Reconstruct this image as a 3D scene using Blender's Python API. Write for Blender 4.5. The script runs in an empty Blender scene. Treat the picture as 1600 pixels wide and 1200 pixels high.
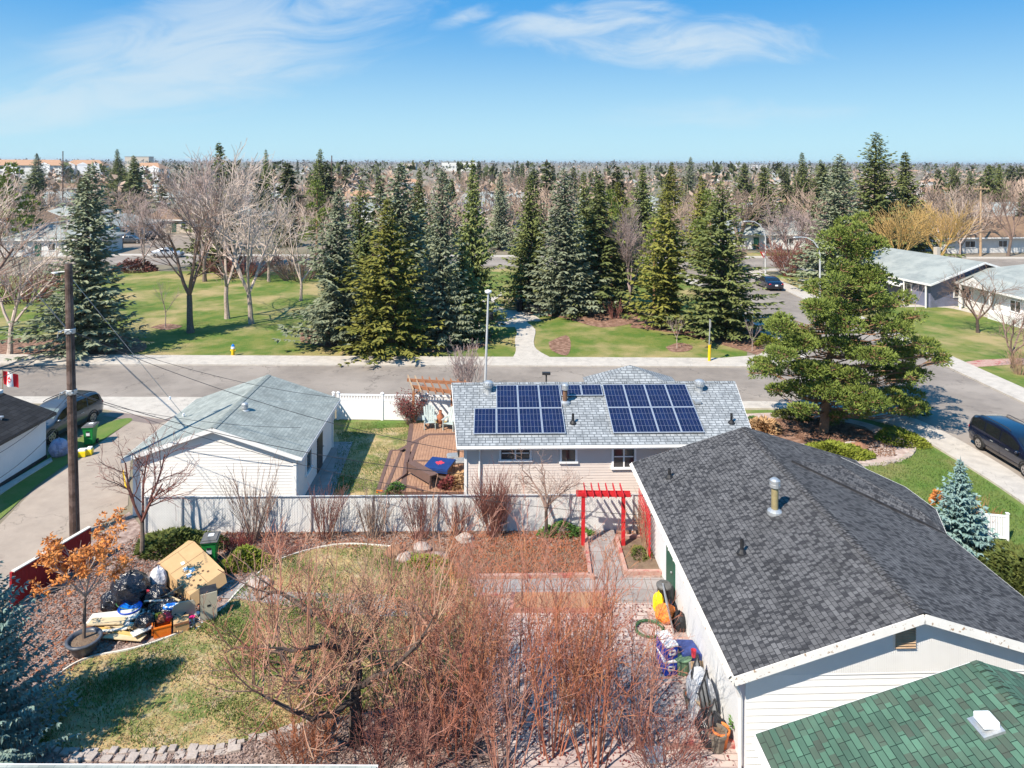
import bpy, math, random
from mathutils import Vector, Matrix
from mathutils.geometry import tessellate_polygon
S = bpy.context.scene
COL = S.collection
R = math.radians

# ------------------------------------------------------------------ camera
F_PX, HY, CX, ROLL, CAMH = 1100.0, 252.5, 800.0, R(0.2), 15.0
cd = bpy.data.cameras.new("camera"); cam = bpy.data.objects.new("camera", cd); COL.objects.link(cam)
cam.location = (0, 0, CAMH)
cam.rotation_mode = 'QUATERNION'
cam.rotation_quaternion = (Matrix.Rotation(R(90), 3, 'X') @ Matrix.Rotation(ROLL, 3, 'Z')).to_quaternion()
cd.sensor_width = 36.0; cd.lens = F_PX / 1600 * 36.0
cd.shift_x = 0.0; cd.shift_y = -(600 - HY) / 1600
cd.clip_start = 0.5; cd.clip_end = 30000
S.camera = cam
# ------------------------------------------------------------------ light
SUN_EL, SUN_AZ = R(48), R(225)          # sun stands behind the camera on the left
S.view_settings.view_transform = 'Standard'; S.view_settings.look = 'None'
S.view_settings.exposure = 0.72; S.view_settings.gamma = 1.0
sd = bpy.data.lights.new("sun", 'SUN'); sd.energy = 5.0; sd.angle = R(0.5); sd.color = (1.0, 0.91, 0.78)
so = bpy.data.objects.new("sun", sd); COL.objects.link(so)
tow = Vector((math.sin(SUN_AZ) * math.cos(SUN_EL), math.cos(SUN_AZ) * math.cos(SUN_EL), math.sin(SUN_EL)))
so.rotation_euler = tow.to_track_quat('Z', 'Y').to_euler(); so.location = tow * 60
W = bpy.data.worlds.new("World"); S.world = W; W.use_nodes = True
nt = W.node_tree; nt.nodes.clear()
def N(t, ty, **k):
    n = t.nodes.new(ty)
    for a, b in k.items(): setattr(n, a, b)
    return n
def mth(t, op, a, b=None, c=None, clamp=False):
    n = N(t, 'ShaderNodeMath', operation=op); n.use_clamp = clamp
    for i, x in enumerate((a, b, c)):
        if x is None: continue
        if isinstance(x, (int, float)): n.inputs[i].default_value = x
        else: t.links.new(x, n.inputs[i])
    return n.outputs[0]
def mixc(t, f, a, b, mode='MIX'):
    n = N(t, 'ShaderNodeMix', data_type='RGBA', blend_type=mode)
    for s_, x in ((n.inputs[0], f), (n.inputs[6], a), (n.inputs[7], b)):
        if isinstance(x, (int, float)): s_.default_value = x
        elif isinstance(x, (tuple, list)): s_.default_value = tuple(x)[:3] + (1,)
        else: t.links.new(x, s_)
    return n.outputs[2]
sky = N(nt, 'ShaderNodeTexSky'); sky.sky_type = 'NISHITA'; sky.sun_disc = False
sky.sun_elevation = SUN_EL; sky.sun_rotation = SUN_AZ; sky.altitude = 700; sky.air_density = 1.0; sky.dust_density = 0.6; sky.ozone_density = 2.0
tc = N(nt, 'ShaderNodeTexCoord'); sep = N(nt, 'ShaderNodeSeparateXYZ'); nt.links.new(tc.outputs['Generated'], sep.inputs[0])
yy = mth(nt, 'MAXIMUM', mth(nt, 'ABSOLUTE', sep.outputs[1]), 0.08)
uu = mth(nt, 'DIVIDE', sep.outputs[0], yy); vv = mth(nt, 'DIVIDE', sep.outputs[2], yy)
def cloud(cu, cv, ru, rv, rot, seed, lo, hi, sc):
    du = mth(nt, 'SUBTRACT', uu, cu); dv = mth(nt, 'SUBTRACT', vv, cv); c, s = math.cos(rot), math.sin(rot)
    a = mth(nt, 'ADD', mth(nt, 'MULTIPLY', du, c), mth(nt, 'MULTIPLY', dv, s))
    b = mth(nt, 'SUBTRACT', mth(nt, 'MULTIPLY', dv, c), mth(nt, 'MULTIPLY', du, s))
    cmb = N(nt, 'ShaderNodeCombineXYZ'); nt.links.new(a, cmb.inputs[0]); nt.links.new(mth(nt, 'MULTIPLY', b, 3.2), cmb.inputs[1]); cmb.inputs[2].default_value = seed
    nz = N(nt, 'ShaderNodeTexNoise'); nz.inputs['Scale'].default_value = sc; nz.inputs['Detail'].default_value = 10; nz.inputs['Roughness'].default_value = 0.6
    nz.inputs['Distortion'].default_value = 1.1; nt.links.new(cmb.outputs[0], nz.inputs['Vector'])
    aa = mth(nt, 'DIVIDE', a, ru); bb = mth(nt, 'DIVIDE', b, rv)
    d2 = mth(nt, 'ADD', mth(nt, 'MULTIPLY', aa, aa), mth(nt, 'MULTIPLY', bb, bb))
    m = mth(nt, 'SUBTRACT', 1.0, d2, clamp=True)
    k = mth(nt, 'ADD', nz.outputs[0], mth(nt, 'MULTIPLY', mth(nt, 'SUBTRACT', m, 0.5), 0.55))
    mr = N(nt, 'ShaderNodeMapRange'); mr.interpolation_type = 'SMOOTHSTEP'
    mr.inputs[1].default_value = lo; mr.inputs[2].default_value = hi; nt.links.new(k, mr.inputs[0])
    return mth(nt, 'MULTIPLY', mr.outputs[0], mth(nt, 'POWER', m, 0.45))
c1 = cloud(-0.40, 0.17, 0.40, 0.13, 0.22, 1.3, 0.36, 0.85, 5.0)
c2 = cloud(-0.62, 0.085, 0.42, 0.05, 0.16, 4.1, 0.36, 0.85, 5.0)
c3 = cloud(0.22, 0.172, 0.32, 0.060, -0.03, 7.7, 0.42, 0.95, 6.0)
c3 = mth(nt, 'MAXIMUM', c3, cloud(0.10, 0.20, 0.20, 0.04, 0.1, 5.7, 0.40, 0.95, 7.0))
c4 = cloud(-0.07, 0.205, 0.08, 0.02, 0.3, 2.2, 0.42, 1.0, 9.0)
c5 = cloud(0.30, 0.07, 0.35, 0.035, 0.0, 9.2, 0.45, 1.3, 7.0)
cl = mth(nt, 'MAXIMUM', mth(nt, 'MULTIPLY', c1, 0.62), mth(nt, 'MAXIMUM', mth(nt, 'MULTIPLY', c2, 0.5), mth(nt, 'MAXIMUM', mth(nt, 'MULTIPLY', c3, 0.75), mth(nt, 'MAXIMUM', mth(nt, 'MULTIPLY', c4, 0.6), mth(nt, 'MULTIPLY', c5, 0.5)))))
tint = mixc(nt, 1.0, sky.outputs[0], (0.74, 0.98, 1.12), 'MULTIPLY')
el = N(nt, 'ShaderNodeMapRange'); el.interpolation_type = 'SMOOTHERSTEP'; el.inputs[1].default_value = -0.06; el.inputs[2].default_value = 0.30; nt.links.new(sep.outputs[2], el.inputs[0])
air = mixc(nt, el.outputs[0], (3.9, 6.0, 6.9), (0.30, 2.55, 6.0))
tint = mixc(nt, 0.92, tint, air)
full = mixc(nt, cl, tint, (5.4, 6.1, 6.5))
bg = N(nt, 'ShaderNodeBackground'); bg.inputs[1].default_value = 0.085; nt.links.new(full, bg.inputs[0])
ow = N(nt, 'ShaderNodeOutputWorld'); nt.links.new(bg.outputs[0], ow.inputs[0])

# ------------------------------------------------------------------ helpers
def G(px, py, z=0.0):
    u, v = px - CX, py - HY
    c, s = math.cos(ROLL), math.sin(ROLL)
    u2, v2 = u * c - v * s, u * s + v * c
    u2, v2 = u * c + v * s, -u * s + v * c
    d = F_PX * (CAMH - z) / v2
    return Vector((u2 * d / F_PX, d, z))
def AT(px, py, d):                      # point seen at a pixel, d metres deep
    u, v = px - CX, py - HY
    c, s = math.cos(ROLL), math.sin(ROLL)
    u2, v2 = u * c + v * s, -u * s + v * c
    return Vector((u2 * d / F_PX, d, CAMH - v2 * d / F_PX))
class MB:
    def __init__(s): s.v = []; s.f = []; s.uv = []; s.mi = []; s.m = 0
    def face(s, pts, uv=None):
        n = len(s.v); s.v.extend([tuple(p) for p in pts]); s.f.append(tuple(range(n, n + len(pts)))); s.uv.append(uv); s.mi.append(s.m)
    def idx(s, base, fs):
        for f in fs: s.f.append(tuple(base + i for i in f)); s.uv.append(None); s.mi.append(s.m)
    def quv(s, a, b, c, d):             # a->b runs along the courses; uv in metres
        a, b, c, d = map(Vector, (a, b, c, d)); e = (b - a).normalized(); nrm = e.cross(d - a if (d - a).length > 1e-6 else c - a).normalized(); g = nrm.cross(e)
        s.face([a, b, c, d], [((p - a).dot(e), (p - a).dot(g)) for p in (a, b, c, d)])
    def tuv(s, a, b, c):
        a, b, c = map(Vector, (a, b, c)); e = (b - a).normalized(); g = e.cross(c - a).normalized().cross(e)
        s.face([a, b, c], [((p - a).dot(e), (p - a).dot(g)) for p in (a, b, c)])
    def box(s, cx, cy, z0, sx, sy, sz, rz=0.0, tilt=None):
        n = len(s.v); c, si = math.cos(rz), math.sin(rz)
        M = tilt
        for dz in (0, 1):
            for dx, dy in ((-.5, -.5), (.5, -.5), (.5, .5), (-.5, .5)):
                p = Vector((dx * sx, dy * sy, dz * sz))
                if M is not None: p = M @ p
                s.v.append((cx + p.x * c - p.y * si, cy + p.x * si + p.y * c, z0 + p.z))
        s.idx(n, ((3, 2, 1, 0), (4, 5, 6, 7), (0, 1, 5, 4), (1, 2, 6, 5), (2, 3, 7, 6), (3, 0, 4, 7)))
    def bar(s, a, b, w, h, up=(0, 0, 1)):
        a, b = Vector(a), Vector(b); d = (b - a).normalized(); u = Vector(up)
        x = d.cross(u)
        if x.length < 1e-4: x = d.cross(Vector((1, 0, 0)))
        x.normalize(); y = x.cross(d); n = len(s.v)
        for p in (a, b):
            for i, j in ((-1, -1), (1, -1), (1, 1), (-1, 1)): s.v.append(tuple(p + x * i * w / 2 + y * j * h / 2))
        s.idx(n, ((0, 1, 2, 3), (7, 6, 5, 4), (0, 4, 5, 1), (1, 5, 6, 2), (2, 6, 7, 3), (3, 7, 4, 0)))
    def tube(s, pts, rad, n=6, cap=False):
        pts = [Vector(p) for p in pts]; b = len(s.v); k = len(pts)
        d = (pts[1] - pts[0]).normalized(); x = d.orthogonal().normalized()
        for i, p in enumerate(pts):
            if 0 < i < k - 1: d = (pts[i + 1] - pts[i - 1])
            elif i == k - 1: d = pts[i] - pts[i - 1]
            if d.length < 1e-9: d = Vector((0, 0, 1))
            d = d.normalized(); x = (x - d * x.dot(d))
            x = x.normalized() if x.length > 1e-6 else d.orthogonal().normalized()
            y = d.cross(x); r = rad[i] if isinstance(rad, (list, tuple)) else rad
            for j in range(n):
                a = 2 * math.pi * j / n; s.v.append(tuple(p + x * (r * math.cos(a)) + y * (r * math.sin(a))))
        for i in range(k - 1):
            for j in range(n):
                j2 = (j + 1) % n; s.f.append((b + i * n + j, b + i * n + j2, b + (i + 1) * n + j2, b + (i + 1) * n + j)); s.uv.append(None); s.mi.append(s.m)
        if cap:
            s.f.append(tuple(b + j for j in range(n))[::-1]); s.uv.append(None); s.mi.append(s.m)
            s.f.append(tuple(b + (k - 1) * n + j for j in range(n))); s.uv.append(None); s.mi.append(s.m)
    def lathe(s, prof, c=(0, 0, 0), n=16, sx=1, sy=1):
        b = len(s.v)
        for r, z in prof:
            for j in range(n):
                a = 2 * math.pi * j / n; s.v.append((c[0] + r * math.cos(a) * sx, c[1] + r * math.sin(a) * sy, c[2] + z))
        for i in range(len(prof) - 1):
            for j in range(n):
                j2 = (j + 1) % n; s.f.append((b + i * n + j, b + i * n + j2, b + (i + 1) * n + j2, b + (i + 1) * n + j)); s.uv.append(None); s.mi.append(s.m)
    def blob(s, c, r, seed=0, amp=0.2, n=10, m=7, flat=True):
        rg = random.Random(seed); b = len(s.v); rx, ry, rz = r
        for i in range(m + 1):
            th = math.pi * i / m
            for j in range(n):
                a = 2 * math.pi * j / n; k = 1 + rg.uniform(-amp, amp)
                if i in (0, m): k = 1
                z = math.cos(th) * rz * k
                if flat: z = max(z, -rz * 0.62)
                s.v.append((c[0] + rx * math.sin(th) * math.cos(a) * k, c[1] + ry * math.sin(th) * math.sin(a) * k, c[2] + z))
        for i in range(m):
            for j in range(n):
                j2 = (j + 1) % n; s.f.append((b + i * n + j, b + (i + 1) * n + j, b + (i + 1) * n + j2, b + i * n + j2)); s.uv.append(None); s.mi.append(s.m)
    def flatpoly(s, pts, z):
        pts = [Vector((p[0], p[1], z)) for p in pts]; b = len(s.v); s.v.extend([tuple(p) for p in pts])
        for t in tessellate_polygon([pts]):
            a, bb, c = [pts[i] for i in t]
            if (bb - a).cross(c - a).z < 0: t = t[::-1]
            s.f.append(tuple(b + i for i in t)); s.uv.append(None); s.mi.append(s.m)
    def slab(s, pts, z0, z1):
        s.flatpoly(pts, z1); n = len(pts)
        area = sum(pts[i][0] * pts[(i + 1) % n][1] - pts[(i + 1) % n][0] * pts[i][1] for i in range(n))
        if area < 0: pts = pts[::-1]
        for i in range(n):
            a, b = pts[i], pts[(i + 1) % n]
            s.face([(a[0], a[1], z0), (b[0], b[1], z0), (b[0], b[1], z1), (a[0], a[1], z1)])
def mesh(name, mb, mats, smooth=False):
    me = bpy.data.meshes.new(name); me.from_pydata(mb.v, [], mb.f)
    if not isinstance(mats, (list, tuple)): mats = [mats]
    for m in mats: me.materials.append(m)
    if len(mats) > 1: me.polygons.foreach_set('material_index', mb.mi)
    if any(u is not None for u in mb.uv):
        ul = me.uv_layers.new(name='uv'); k = 0; out = []
        for f, u in zip(mb.f, mb.uv):
            for i in range(len(f)): out.extend(u[i] if u else (0, 0))
        ul.data.foreach_set('uv', out)
    if smooth: me.polygons.foreach_set('use_smooth', [True] * len(me.polygons))
    me.update(); return me
def obj(name, mb, mats, parent=None, smooth=False, world=False, label=None, bevel=0):
    if world and parent is not None:
        inv = Matrix.LocRotScale(parent.location, parent.rotation_euler, parent.scale).inverted()
        mb.v = [tuple(inv @ Vector(p)) for p in mb.v]
    o = bpy.data.objects.new(name, mesh(name, mb, mats, smooth) if isinstance(mb, MB) else mb); COL.objects.link(o)
    if parent: o.parent = parent
    if label: o['label'] = label
    if bevel:
        b = o.modifiers.new('bevel', 'BEVEL'); b.width = bevel; b.segments = 2; b.limit_method = 'ANGLE'
    return o
def thing(name, label, cat, loc=(0, 0, 0), rz=0, group=None, scale=None):
    o = bpy.data.objects.new(name, None); COL.objects.link(o); o.location = loc; o.rotation_euler = (0, 0, rz); o.empty_display_size = 0.3
    if scale: o.scale = scale if isinstance(scale, (tuple, list)) else (scale,) * 3
    return tag(o, label, cat, group)
def tag(o, label, cat, group=None, kind=None):
    o['label'] = label; o['category'] = cat
    if group: o['group'] = group
    if kind: o['kind'] = kind
    return o
def struct(name, mb, mat, label=None, kind='structure', cat=None, smooth=False):
    o = obj(name, mb, mat, smooth=smooth); o['kind'] = kind
    if label: o['label'] = label
    if cat: o['category'] = cat
    return o
def dup(root, loc, rz=0, label=None, group=None, scale=None):
    r = root.copy(); COL.objects.link(r); r.location = loc; r.rotation_euler = (0, 0, rz)
    if label: r['label'] = label
    if group: r['group'] = group
    if scale: r.scale = scale if isinstance(scale, (tuple, list)) else (scale,) * 3
    for ch in list(root.children):
        c = ch.copy(); COL.objects.link(c); c.parent = r
        for g in list(ch.children):
            d = g.copy(); COL.objects.link(d); d.parent = c
    return r

# ------------------------------------------------------------------ materials
def mat(name, c1, c2=None, scale=3.0, rough=0.8, metal=0.0, bump=0.0, bscale=None, c3=None, scale3=0.3, lo=0.35, hi=0.65, detail=6, spec=0.3, coat=0, rnd=0, lo3=0.45, hi3=0.6, uv=False, trans=0, cracks=0):
    m = bpy.data.materials.new(name); m.use_nodes = True; t = m.node_tree; b = t.nodes['Principled BSDF']
    b.inputs['Roughness'].default_value = rough; b.inputs['Metallic'].default_value = metal; b.inputs['Specular IOR Level'].default_value = spec
    if coat: b.inputs['Coat Weight'].default_value = coat; b.inputs['Coat Roughness'].default_value = 0.06
    tcn = N(t, 'ShaderNodeTexCoord'); src = tcn.outputs['Object']
    def ramp(sc, lo, hi, det=detail):
        nz = N(t, 'ShaderNodeTexNoise'); nz.inputs['Scale'].default_value = sc; nz.inputs['Detail'].default_value = det; nz.inputs['Roughness'].default_value = 0.62
        t.links.new(src, nz.inputs['Vector']); mr = N(t, 'ShaderNodeMapRange'); mr.inputs[1].default_value = lo; mr.inputs[2].default_value = hi
        t.links.new(nz.outputs[0], mr.inputs[0]); return mr.outputs[0], nz.outputs[0]
    col = tuple(c1)
    if c2 is not None:
        f, _ = ramp(scale, lo, hi); col = mixc(t, f, c1, c2)
    if c3 is not None:
        f, _ = ramp(scale3, lo3, hi3); col = mixc(t, f, col, c3)
    if cracks:
        vo = N(t, 'ShaderNodeTexVoronoi', feature='DISTANCE_TO_EDGE'); vo.inputs['Scale'].default_value = cracks; nd = N(t, 'ShaderNodeTexNoise'); nd.inputs['Scale'].default_value = 1.3; nd.inputs['Detail'].default_value = 6; t.links.new(src, nd.inputs['Vector'])
        va = N(t, 'ShaderNodeVectorMath', operation='MULTIPLY_ADD'); va.inputs[1].default_value = (2.2, 2.2, 2.2); t.links.new(nd.outputs['Color'], va.inputs[0]); t.links.new(src, va.inputs[2]); t.links.new(va.outputs[0], vo.inputs['Vector'])
        f, _ = ramp(0.17, .42, .5); mr = N(t, 'ShaderNodeMapRange'); mr.inputs[1].default_value = 0.0; mr.inputs[2].default_value = 0.010; mr.inputs[3].default_value = 0.7; mr.inputs[4].default_value = 0.0; t.links.new(vo.outputs['Distance'], mr.inputs[0])
        col = mixc(t, mth(t, 'MULTIPLY', mr.outputs[0], f), col, tuple(x * .35 for x in c1)); f, _ = ramp(0.9, .60, .68); col = mixc(t, mth(t, 'MULTIPLY', f, .35), col, tuple(x * .6 for x in c1))
    if rnd:
        oi = N(t, 'ShaderNodeObjectInfo'); mr = N(t, 'ShaderNodeMapRange'); mr.inputs[3].default_value = 1 - rnd; mr.inputs[4].default_value = 1 + rnd
        t.links.new(oi.outputs['Random'], mr.inputs[0]); cb = N(t, 'ShaderNodeCombineColor')
        for i in range(3): t.links.new(mr.outputs[0], cb.inputs[i])
        col = mixc(t, 1.0, col, cb.outputs[0], 'MULTIPLY')
    if isinstance(col, tuple): b.inputs['Base Color'].default_value = col[:3] + (1,)
    else: t.links.new(col, b.inputs['Base Color'])
    if bump:
        _, nzo = ramp(bscale or scale * 4, 0, 1, 4); bn = N(t, 'ShaderNodeBump'); bn.inputs['Strength'].default_value = 1.0; bn.inputs['Distance'].default_value = bump
        t.links.new(nzo, bn.inputs['Height']); t.links.new(bn.outputs[0], b.inputs['Normal'])
    if trans:
        b.inputs['Subsurface Weight'].default_value = 0
        tr = N(t, 'ShaderNodeBsdfTranslucent'); mx = N(t, 'ShaderNodeMixShader'); mx.inputs[0].default_value = trans
        if isinstance(col, tuple): tr.inputs[0].default_value = col[:3] + (1,)
        else: t.links.new(col, tr.inputs[0])
        t.links.new(b.outputs[0], mx.inputs[1]); t.links.new(tr.outputs[0], mx.inputs[2]); t.links.new(mx.outputs[0], t.nodes['Material Output'].inputs[0])
    return m
def shingle(name, c1, c2, dark, bw=0.32, rh=0.14, mort=(0.02, 0.02, 0.02), gap=0.006, vary=0.45, bw2=0.11):
    m = bpy.data.materials.new(name); m.use_nodes = True; t = m.node_tree; b = t.nodes['Principled BSDF']; b.inputs['Roughness'].default_value = 0.92; b.inputs['Specular IOR Level'].default_value = 0.2
    uvn = N(t, 'ShaderNodeUVMap')
    def brick(w, h, a, bb, mo, ms, off=0.5, freq=2, squash=1.0, bias=0.0):
        k = N(t, 'ShaderNodeTexBrick'); k.offset = off; k.offset_frequency = freq; k.squash = squash
        k.inputs['Color1'].default_value = tuple(a) + (1,); k.inputs['Color2'].default_value = tuple(bb) + (1,); k.inputs['Mortar'].default_value = tuple(mo) + (1,)
        k.inputs['Scale'].default_value = 1; k.inputs['Mortar Size'].default_value = ms; k.inputs['Brick Width'].default_value = w; k.inputs['Row Height'].default_value = h; k.inputs['Bias'].default_value = bias
        k.inputs['Mortar Smooth'].default_value = 0.1
        t.links.new(uvn.outputs[0], k.inputs[0]); return k
    k1 = brick(bw, rh, c1, c2, mort, gap, 0.37, 3)
    k2 = brick(bw2, rh, (1, 1, 1), (0, 0, 0), (0.5, 0.5, 0.5), 0.0, 0.61, 2, bias=0.0)
    mr = N(t, 'ShaderNodeMapRange'); mr.inputs[1].default_value = 0.55; mr.inputs[2].default_value = 0.8; mr.inputs[4].default_value = vary; t.links.new(k2.outputs[0], mr.inputs[0])
    col = mixc(t, mr.outputs[0], k1.outputs[0], dark)
    nz = N(t, 'ShaderNodeTexNoise'); nz.inputs['Scale'].default_value = 1.1; nz.inputs['Detail'].default_value = 5; t.links.new(uvn.outputs[0], nz.inputs['Vector'])
    m2 = N(t, 'ShaderNodeMapRange'); m2.inputs[1].default_value = 0.3; m2.inputs[2].default_value = 0.7; m2.inputs[3].default_value = 0.82; m2.inputs[4].default_value = 1.18; t.links.new(nz.outputs[0], m2.inputs[0])
    cb = N(t, 'ShaderNodeCombineColor')
    for i in range(3): t.links.new(m2.outputs[0], cb.inputs[i])
    col = mixc(t, 1.0, col, cb.outputs[0], 'MULTIPLY')
    g = N(t, 'ShaderNodeTexNoise'); g.inputs['Scale'].default_value = 120; t.links.new(uvn.outputs[0], g.inputs['Vector'])
    col = mixc(t, 0.22, col, mixc(t, g.outputs[0], (0, 0, 0), (0.6, 0.6, 0.6)), 'OVERLAY')
    t.links.new(col, b.inputs['Base Color'])
    bn = N(t, 'ShaderNodeBump'); bn.inputs['Distance'].default_value = 0.012; t.links.new(mth(t, 'SUBTRACT', 1.0, k1.outputs[1]), bn.inputs['Height']); t.links.new(bn.outputs[0], b.inputs['Normal'])
    return m
def paving(name, c1, c2, mort, bw, rh, gap=0.012, off=0.5, c3=None, rough=0.9):
    m = bpy.data.materials.new(name); m.use_nodes = True; t = m.node_tree; b = t.nodes['Principled BSDF']; b.inputs['Roughness'].default_value = rough; b.inputs['Specular IOR Level'].default_value = 0.2
    tcn = N(t, 'ShaderNodeTexCoord'); k = N(t, 'ShaderNodeTexBrick'); k.offset = off
    k.inputs['Color1'].default_value = tuple(c1) + (1,); k.inputs['Color2'].default_value = tuple(c2) + (1,); k.inputs['Mortar'].default_value = tuple(mort) + (1,)
    k.inputs['Scale'].default_value = 1; k.inputs['Mortar Size'].default_value = gap; k.inputs['Brick Width'].default_value = bw; k.inputs['Row Height'].default_value = rh
    t.links.new(tcn.outputs['Object'], k.inputs[0])
    nz = N(t, 'ShaderNodeTexNoise'); nz.inputs['Scale'].default_value = 1.5; nz.inputs['Detail'].default_value = 8; t.links.new(tcn.outputs['Object'], nz.inputs['Vector'])
    mr = N(t, 'ShaderNodeMapRange'); mr.inputs[1].default_value = 0.4; mr.inputs[2].default_value = 0.7; t.links.new(nz.outputs[0], mr.inputs[0])
    col = mixc(t, mr.outputs[0], k.outputs[0], c3 if c3 else tuple(x * 0.7 for x in c1))
    t.links.new(col, b.inputs['Base Color'])
    bn = N(t, 'ShaderNodeBump'); bn.inputs['Distance'].default_value = 0.01; t.links.new(mth(t, 'SUBTRACT', nz.outputs[0], k.outputs[1]), bn.inputs['Height']); t.links.new(bn.outputs[0], b.inputs['Normal'])
    return m
def solar_mat():
    m = bpy.data.materials.new('solar_cells'); m.use_nodes = True; t = m.node_tree; b = t.nodes['Principled BSDF']; b.inputs['Roughness'].default_value = 0.12; b.inputs['Specular IOR Level'].default_value = 0.6
    uvn = N(t, 'ShaderNodeUVMap'); k = N(t, 'ShaderNodeTexBrick'); k.offset = 0
    k.inputs['Color1'].default_value = (0.004, 0.007, 0.026, 1); k.inputs['Color2'].default_value = (0.005, 0.013, 0.052, 1); k.inputs['Mortar'].default_value = (0.15, 0.17, 0.22, 1)
    k.inputs['Scale'].default_value = 1; k.inputs['Mortar Size'].default_value = 0.006; k.inputs['Brick Width'].default_value = 0.157; k.inputs['Row Height'].default_value = 0.4; k.inputs['Mortar Smooth'].default_value = 0
    t.links.new(uvn.outputs[0], k.inputs[0]); nz = N(t, 'ShaderNodeTexVoronoi'); nz.inputs['Scale'].default_value = 12; t.links.new(uvn.outputs[0], nz.inputs['Vector'])
    col = mixc(t, mth(t, 'MULTIPLY', nz.outputs[0], 0.35), k.outputs[0], (0.03, 0.02, 0.09)); t.links.new(col, b.inputs['Base Color']); return m
M = {}
M['asphalt'] = mat('asphalt', (0.25, 0.215, 0.185), (0.20, 0.172, 0.15), 0.8, 0.95, bump=0.01, bscale=40, c3=(0.30, 0.26, 0.225), scale3=0.12, cracks=0.16)
M['asphalt_patch'] = mat('asphalt_patch', (0.24, 0.19, 0.17), (0.19, 0.155, 0.14), 1.5, 0.95, bump=0.01, bscale=40)
M['concrete'] = mat('concrete', (0.50, 0.455, 0.40), (0.42, 0.38, 0.335), 2.0, 0.9, cracks=0.35, c3=(0.36, 0.33, 0.30), scale3=0.5, lo3=0.55, hi3=0.8, bump=0.004, bscale=30)
M['alley'] = mat('alley_concrete', (0.37, 0.305, 0.25), (0.31, 0.255, 0.21), 1.2, 0.92, c3=(0.28, 0.22, 0.18), scale3=0.4, lo3=0.52, hi3=0.75, bump=0.006, bscale=30, cracks=0.3)
M['kerb'] = mat('kerb', (0.42, 0.39, 0.36), (0.32, 0.3, 0.28), 3, 0.9)
M['grass_park'] = mat('grass_park', (0.080, 0.142, 0.018), (0.165, 0.182, 0.04), 0.5, 0.95, bump=0.06, bscale=9, c3=(0.34, 0.265, 0.12), scale3=0.16, lo3=0.47, hi3=0.63, lo=.4, hi=.6)
M['grass_green'] = mat('grass_green', (0.095, 0.17, 0.03), (0.15, 0.19, 0.05), 0.9, 0.95, bump=0.05, bscale=12, c3=(0.28, 0.23, 0.11), scale3=0.22, lo3=0.54, hi3=0.7)
M['grass_dry'] = mat('grass_dry', (0.43, 0.315, 0.15), (0.15, 0.18, 0.05), 0.75, 0.95, bump=0.05, bscale=16, c3=(0.42, 0.33, 0.20), scale3=1.9, lo3=0.5, hi3=0.66, lo=0.44, hi=0.6)
M['ground'] = mat('ground_far', (0.20, 0.17, 0.12), (0.13, 0.13, 0.07), 0.05, 0.95, c3=(0.26, 0.21, 0.17), scale3=0.02, bump=0.05, bscale=2)
M['mulch'] = mat('mulch', (0.22, 0.115, 0.075), (0.12, 0.065, 0.045), 6, 0.95, bump=0.05, bscale=22, c3=(0.33, 0.20, 0.14), scale3=3.0)
M['mulch_grey'] = mat('mulch_grey', (0.33, 0.235, 0.20), (0.20, 0.135, 0.115), 7, 0.95, bump=0.05, bscale=24, c3=(0.42, 0.32, 0.28), scale3=4.0)
M['soil'] = mat('soil', (0.15, 0.10, 0.07), (0.22, 0.16, 0.11), 4, 0.95, bump=0.05, bscale=18)
M['gravel_pink'] = mat('gravel_pink', (0.46, 0.36, 0.32), (0.36, 0.27, 0.24), 5, 0.95, bump=0.02, bscale=30, c3=(0.52, 0.44, 0.40), scale3=1.5)
M['dirt'] = mat('dirt', (0.36, 0.20, 0.12), (0.30, 0.17, 0.1), 1.2, 0.95, bump=0.02)
M['pavers'] = paving('pavers', (0.50, 0.41, 0.37), (0.42, 0.34, 0.31), (0.27, 0.2, 0.18), 0.4, 0.2, c3=(0.38, 0.29, 0.27))
M['slab_grey'] = paving('slab_grey', (0.34, 0.31, 0.30), (0.28, 0.26, 0.25), (0.2, 0.17, 0.15), 0.6, 0.6, off=0, c3=(0.25, 0.22, 0.21))
M['white'] = mat('white_paint', (0.78, 0.77, 0.75), (0.70, 0.69, 0.67), 1.2, 0.55, lo=0.3, hi=0.8)
M['white_peel'] = mat('white_peeling', (0.76, 0.73, 0.68), (0.70, 0.67, 0.62), 2, 0.7, c3=(0.36, 0.24, 0.15), scale3=9, lo3=0.60, hi3=0.64)
M['siding_cream'] = mat('siding_cream', (0.74, 0.715, 0.68), (0.69, 0.665, 0.63), 0.8, 0.6)
M['siding_pink'] = mat('siding_pale', (0.66, 0.58, 0.53), (0.61, 0.53, 0.485), 0.8, 0.6)
M['stucco'] = mat('stucco', (0.72, 0.72, 0.72), (0.64, 0.65, 0.66), 1.0, 0.9, bump=0.01, bscale=30)
M['vinyl'] = mat('vinyl_white', (0.82, 0.82, 0.82), (0.78, 0.78, 0.78), 1.0, 0.35)
M['fence_slat'] = mat('fence_white', (0.80, 0.79, 0.77), (0.73, 0.72, 0.70), 2.0, 0.7, c3=(0.56, 0.54, 0.52), scale3=1.3, lo3=0.55, hi3=0.8)
M['chair_grey'] = mat('chair_pale_green', (0.42, 0.48, 0.46), (0.36, 0.42, 0.40), 3, 0.6)
M['galv'] = mat('galvanised', (0.55, 0.56, 0.56), (0.42, 0.43, 0.44), 6, 0.45, 0.6)
M['steel_pale'] = mat('pale_steel', (0.62, 0.63, 0.64), (0.55, 0.56, 0.57), 3, 0.4, 0.3)
M['red'] = mat('red_paint', (0.55, 0.022, 0.028), (0.45, 0.016, 0.022), 2, 0.55)
M['red_dark'] = mat('red_gate', (0.30, 0.012, 0.018), (0.24, 0.01, 0.014), 1, 0.6)
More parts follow.
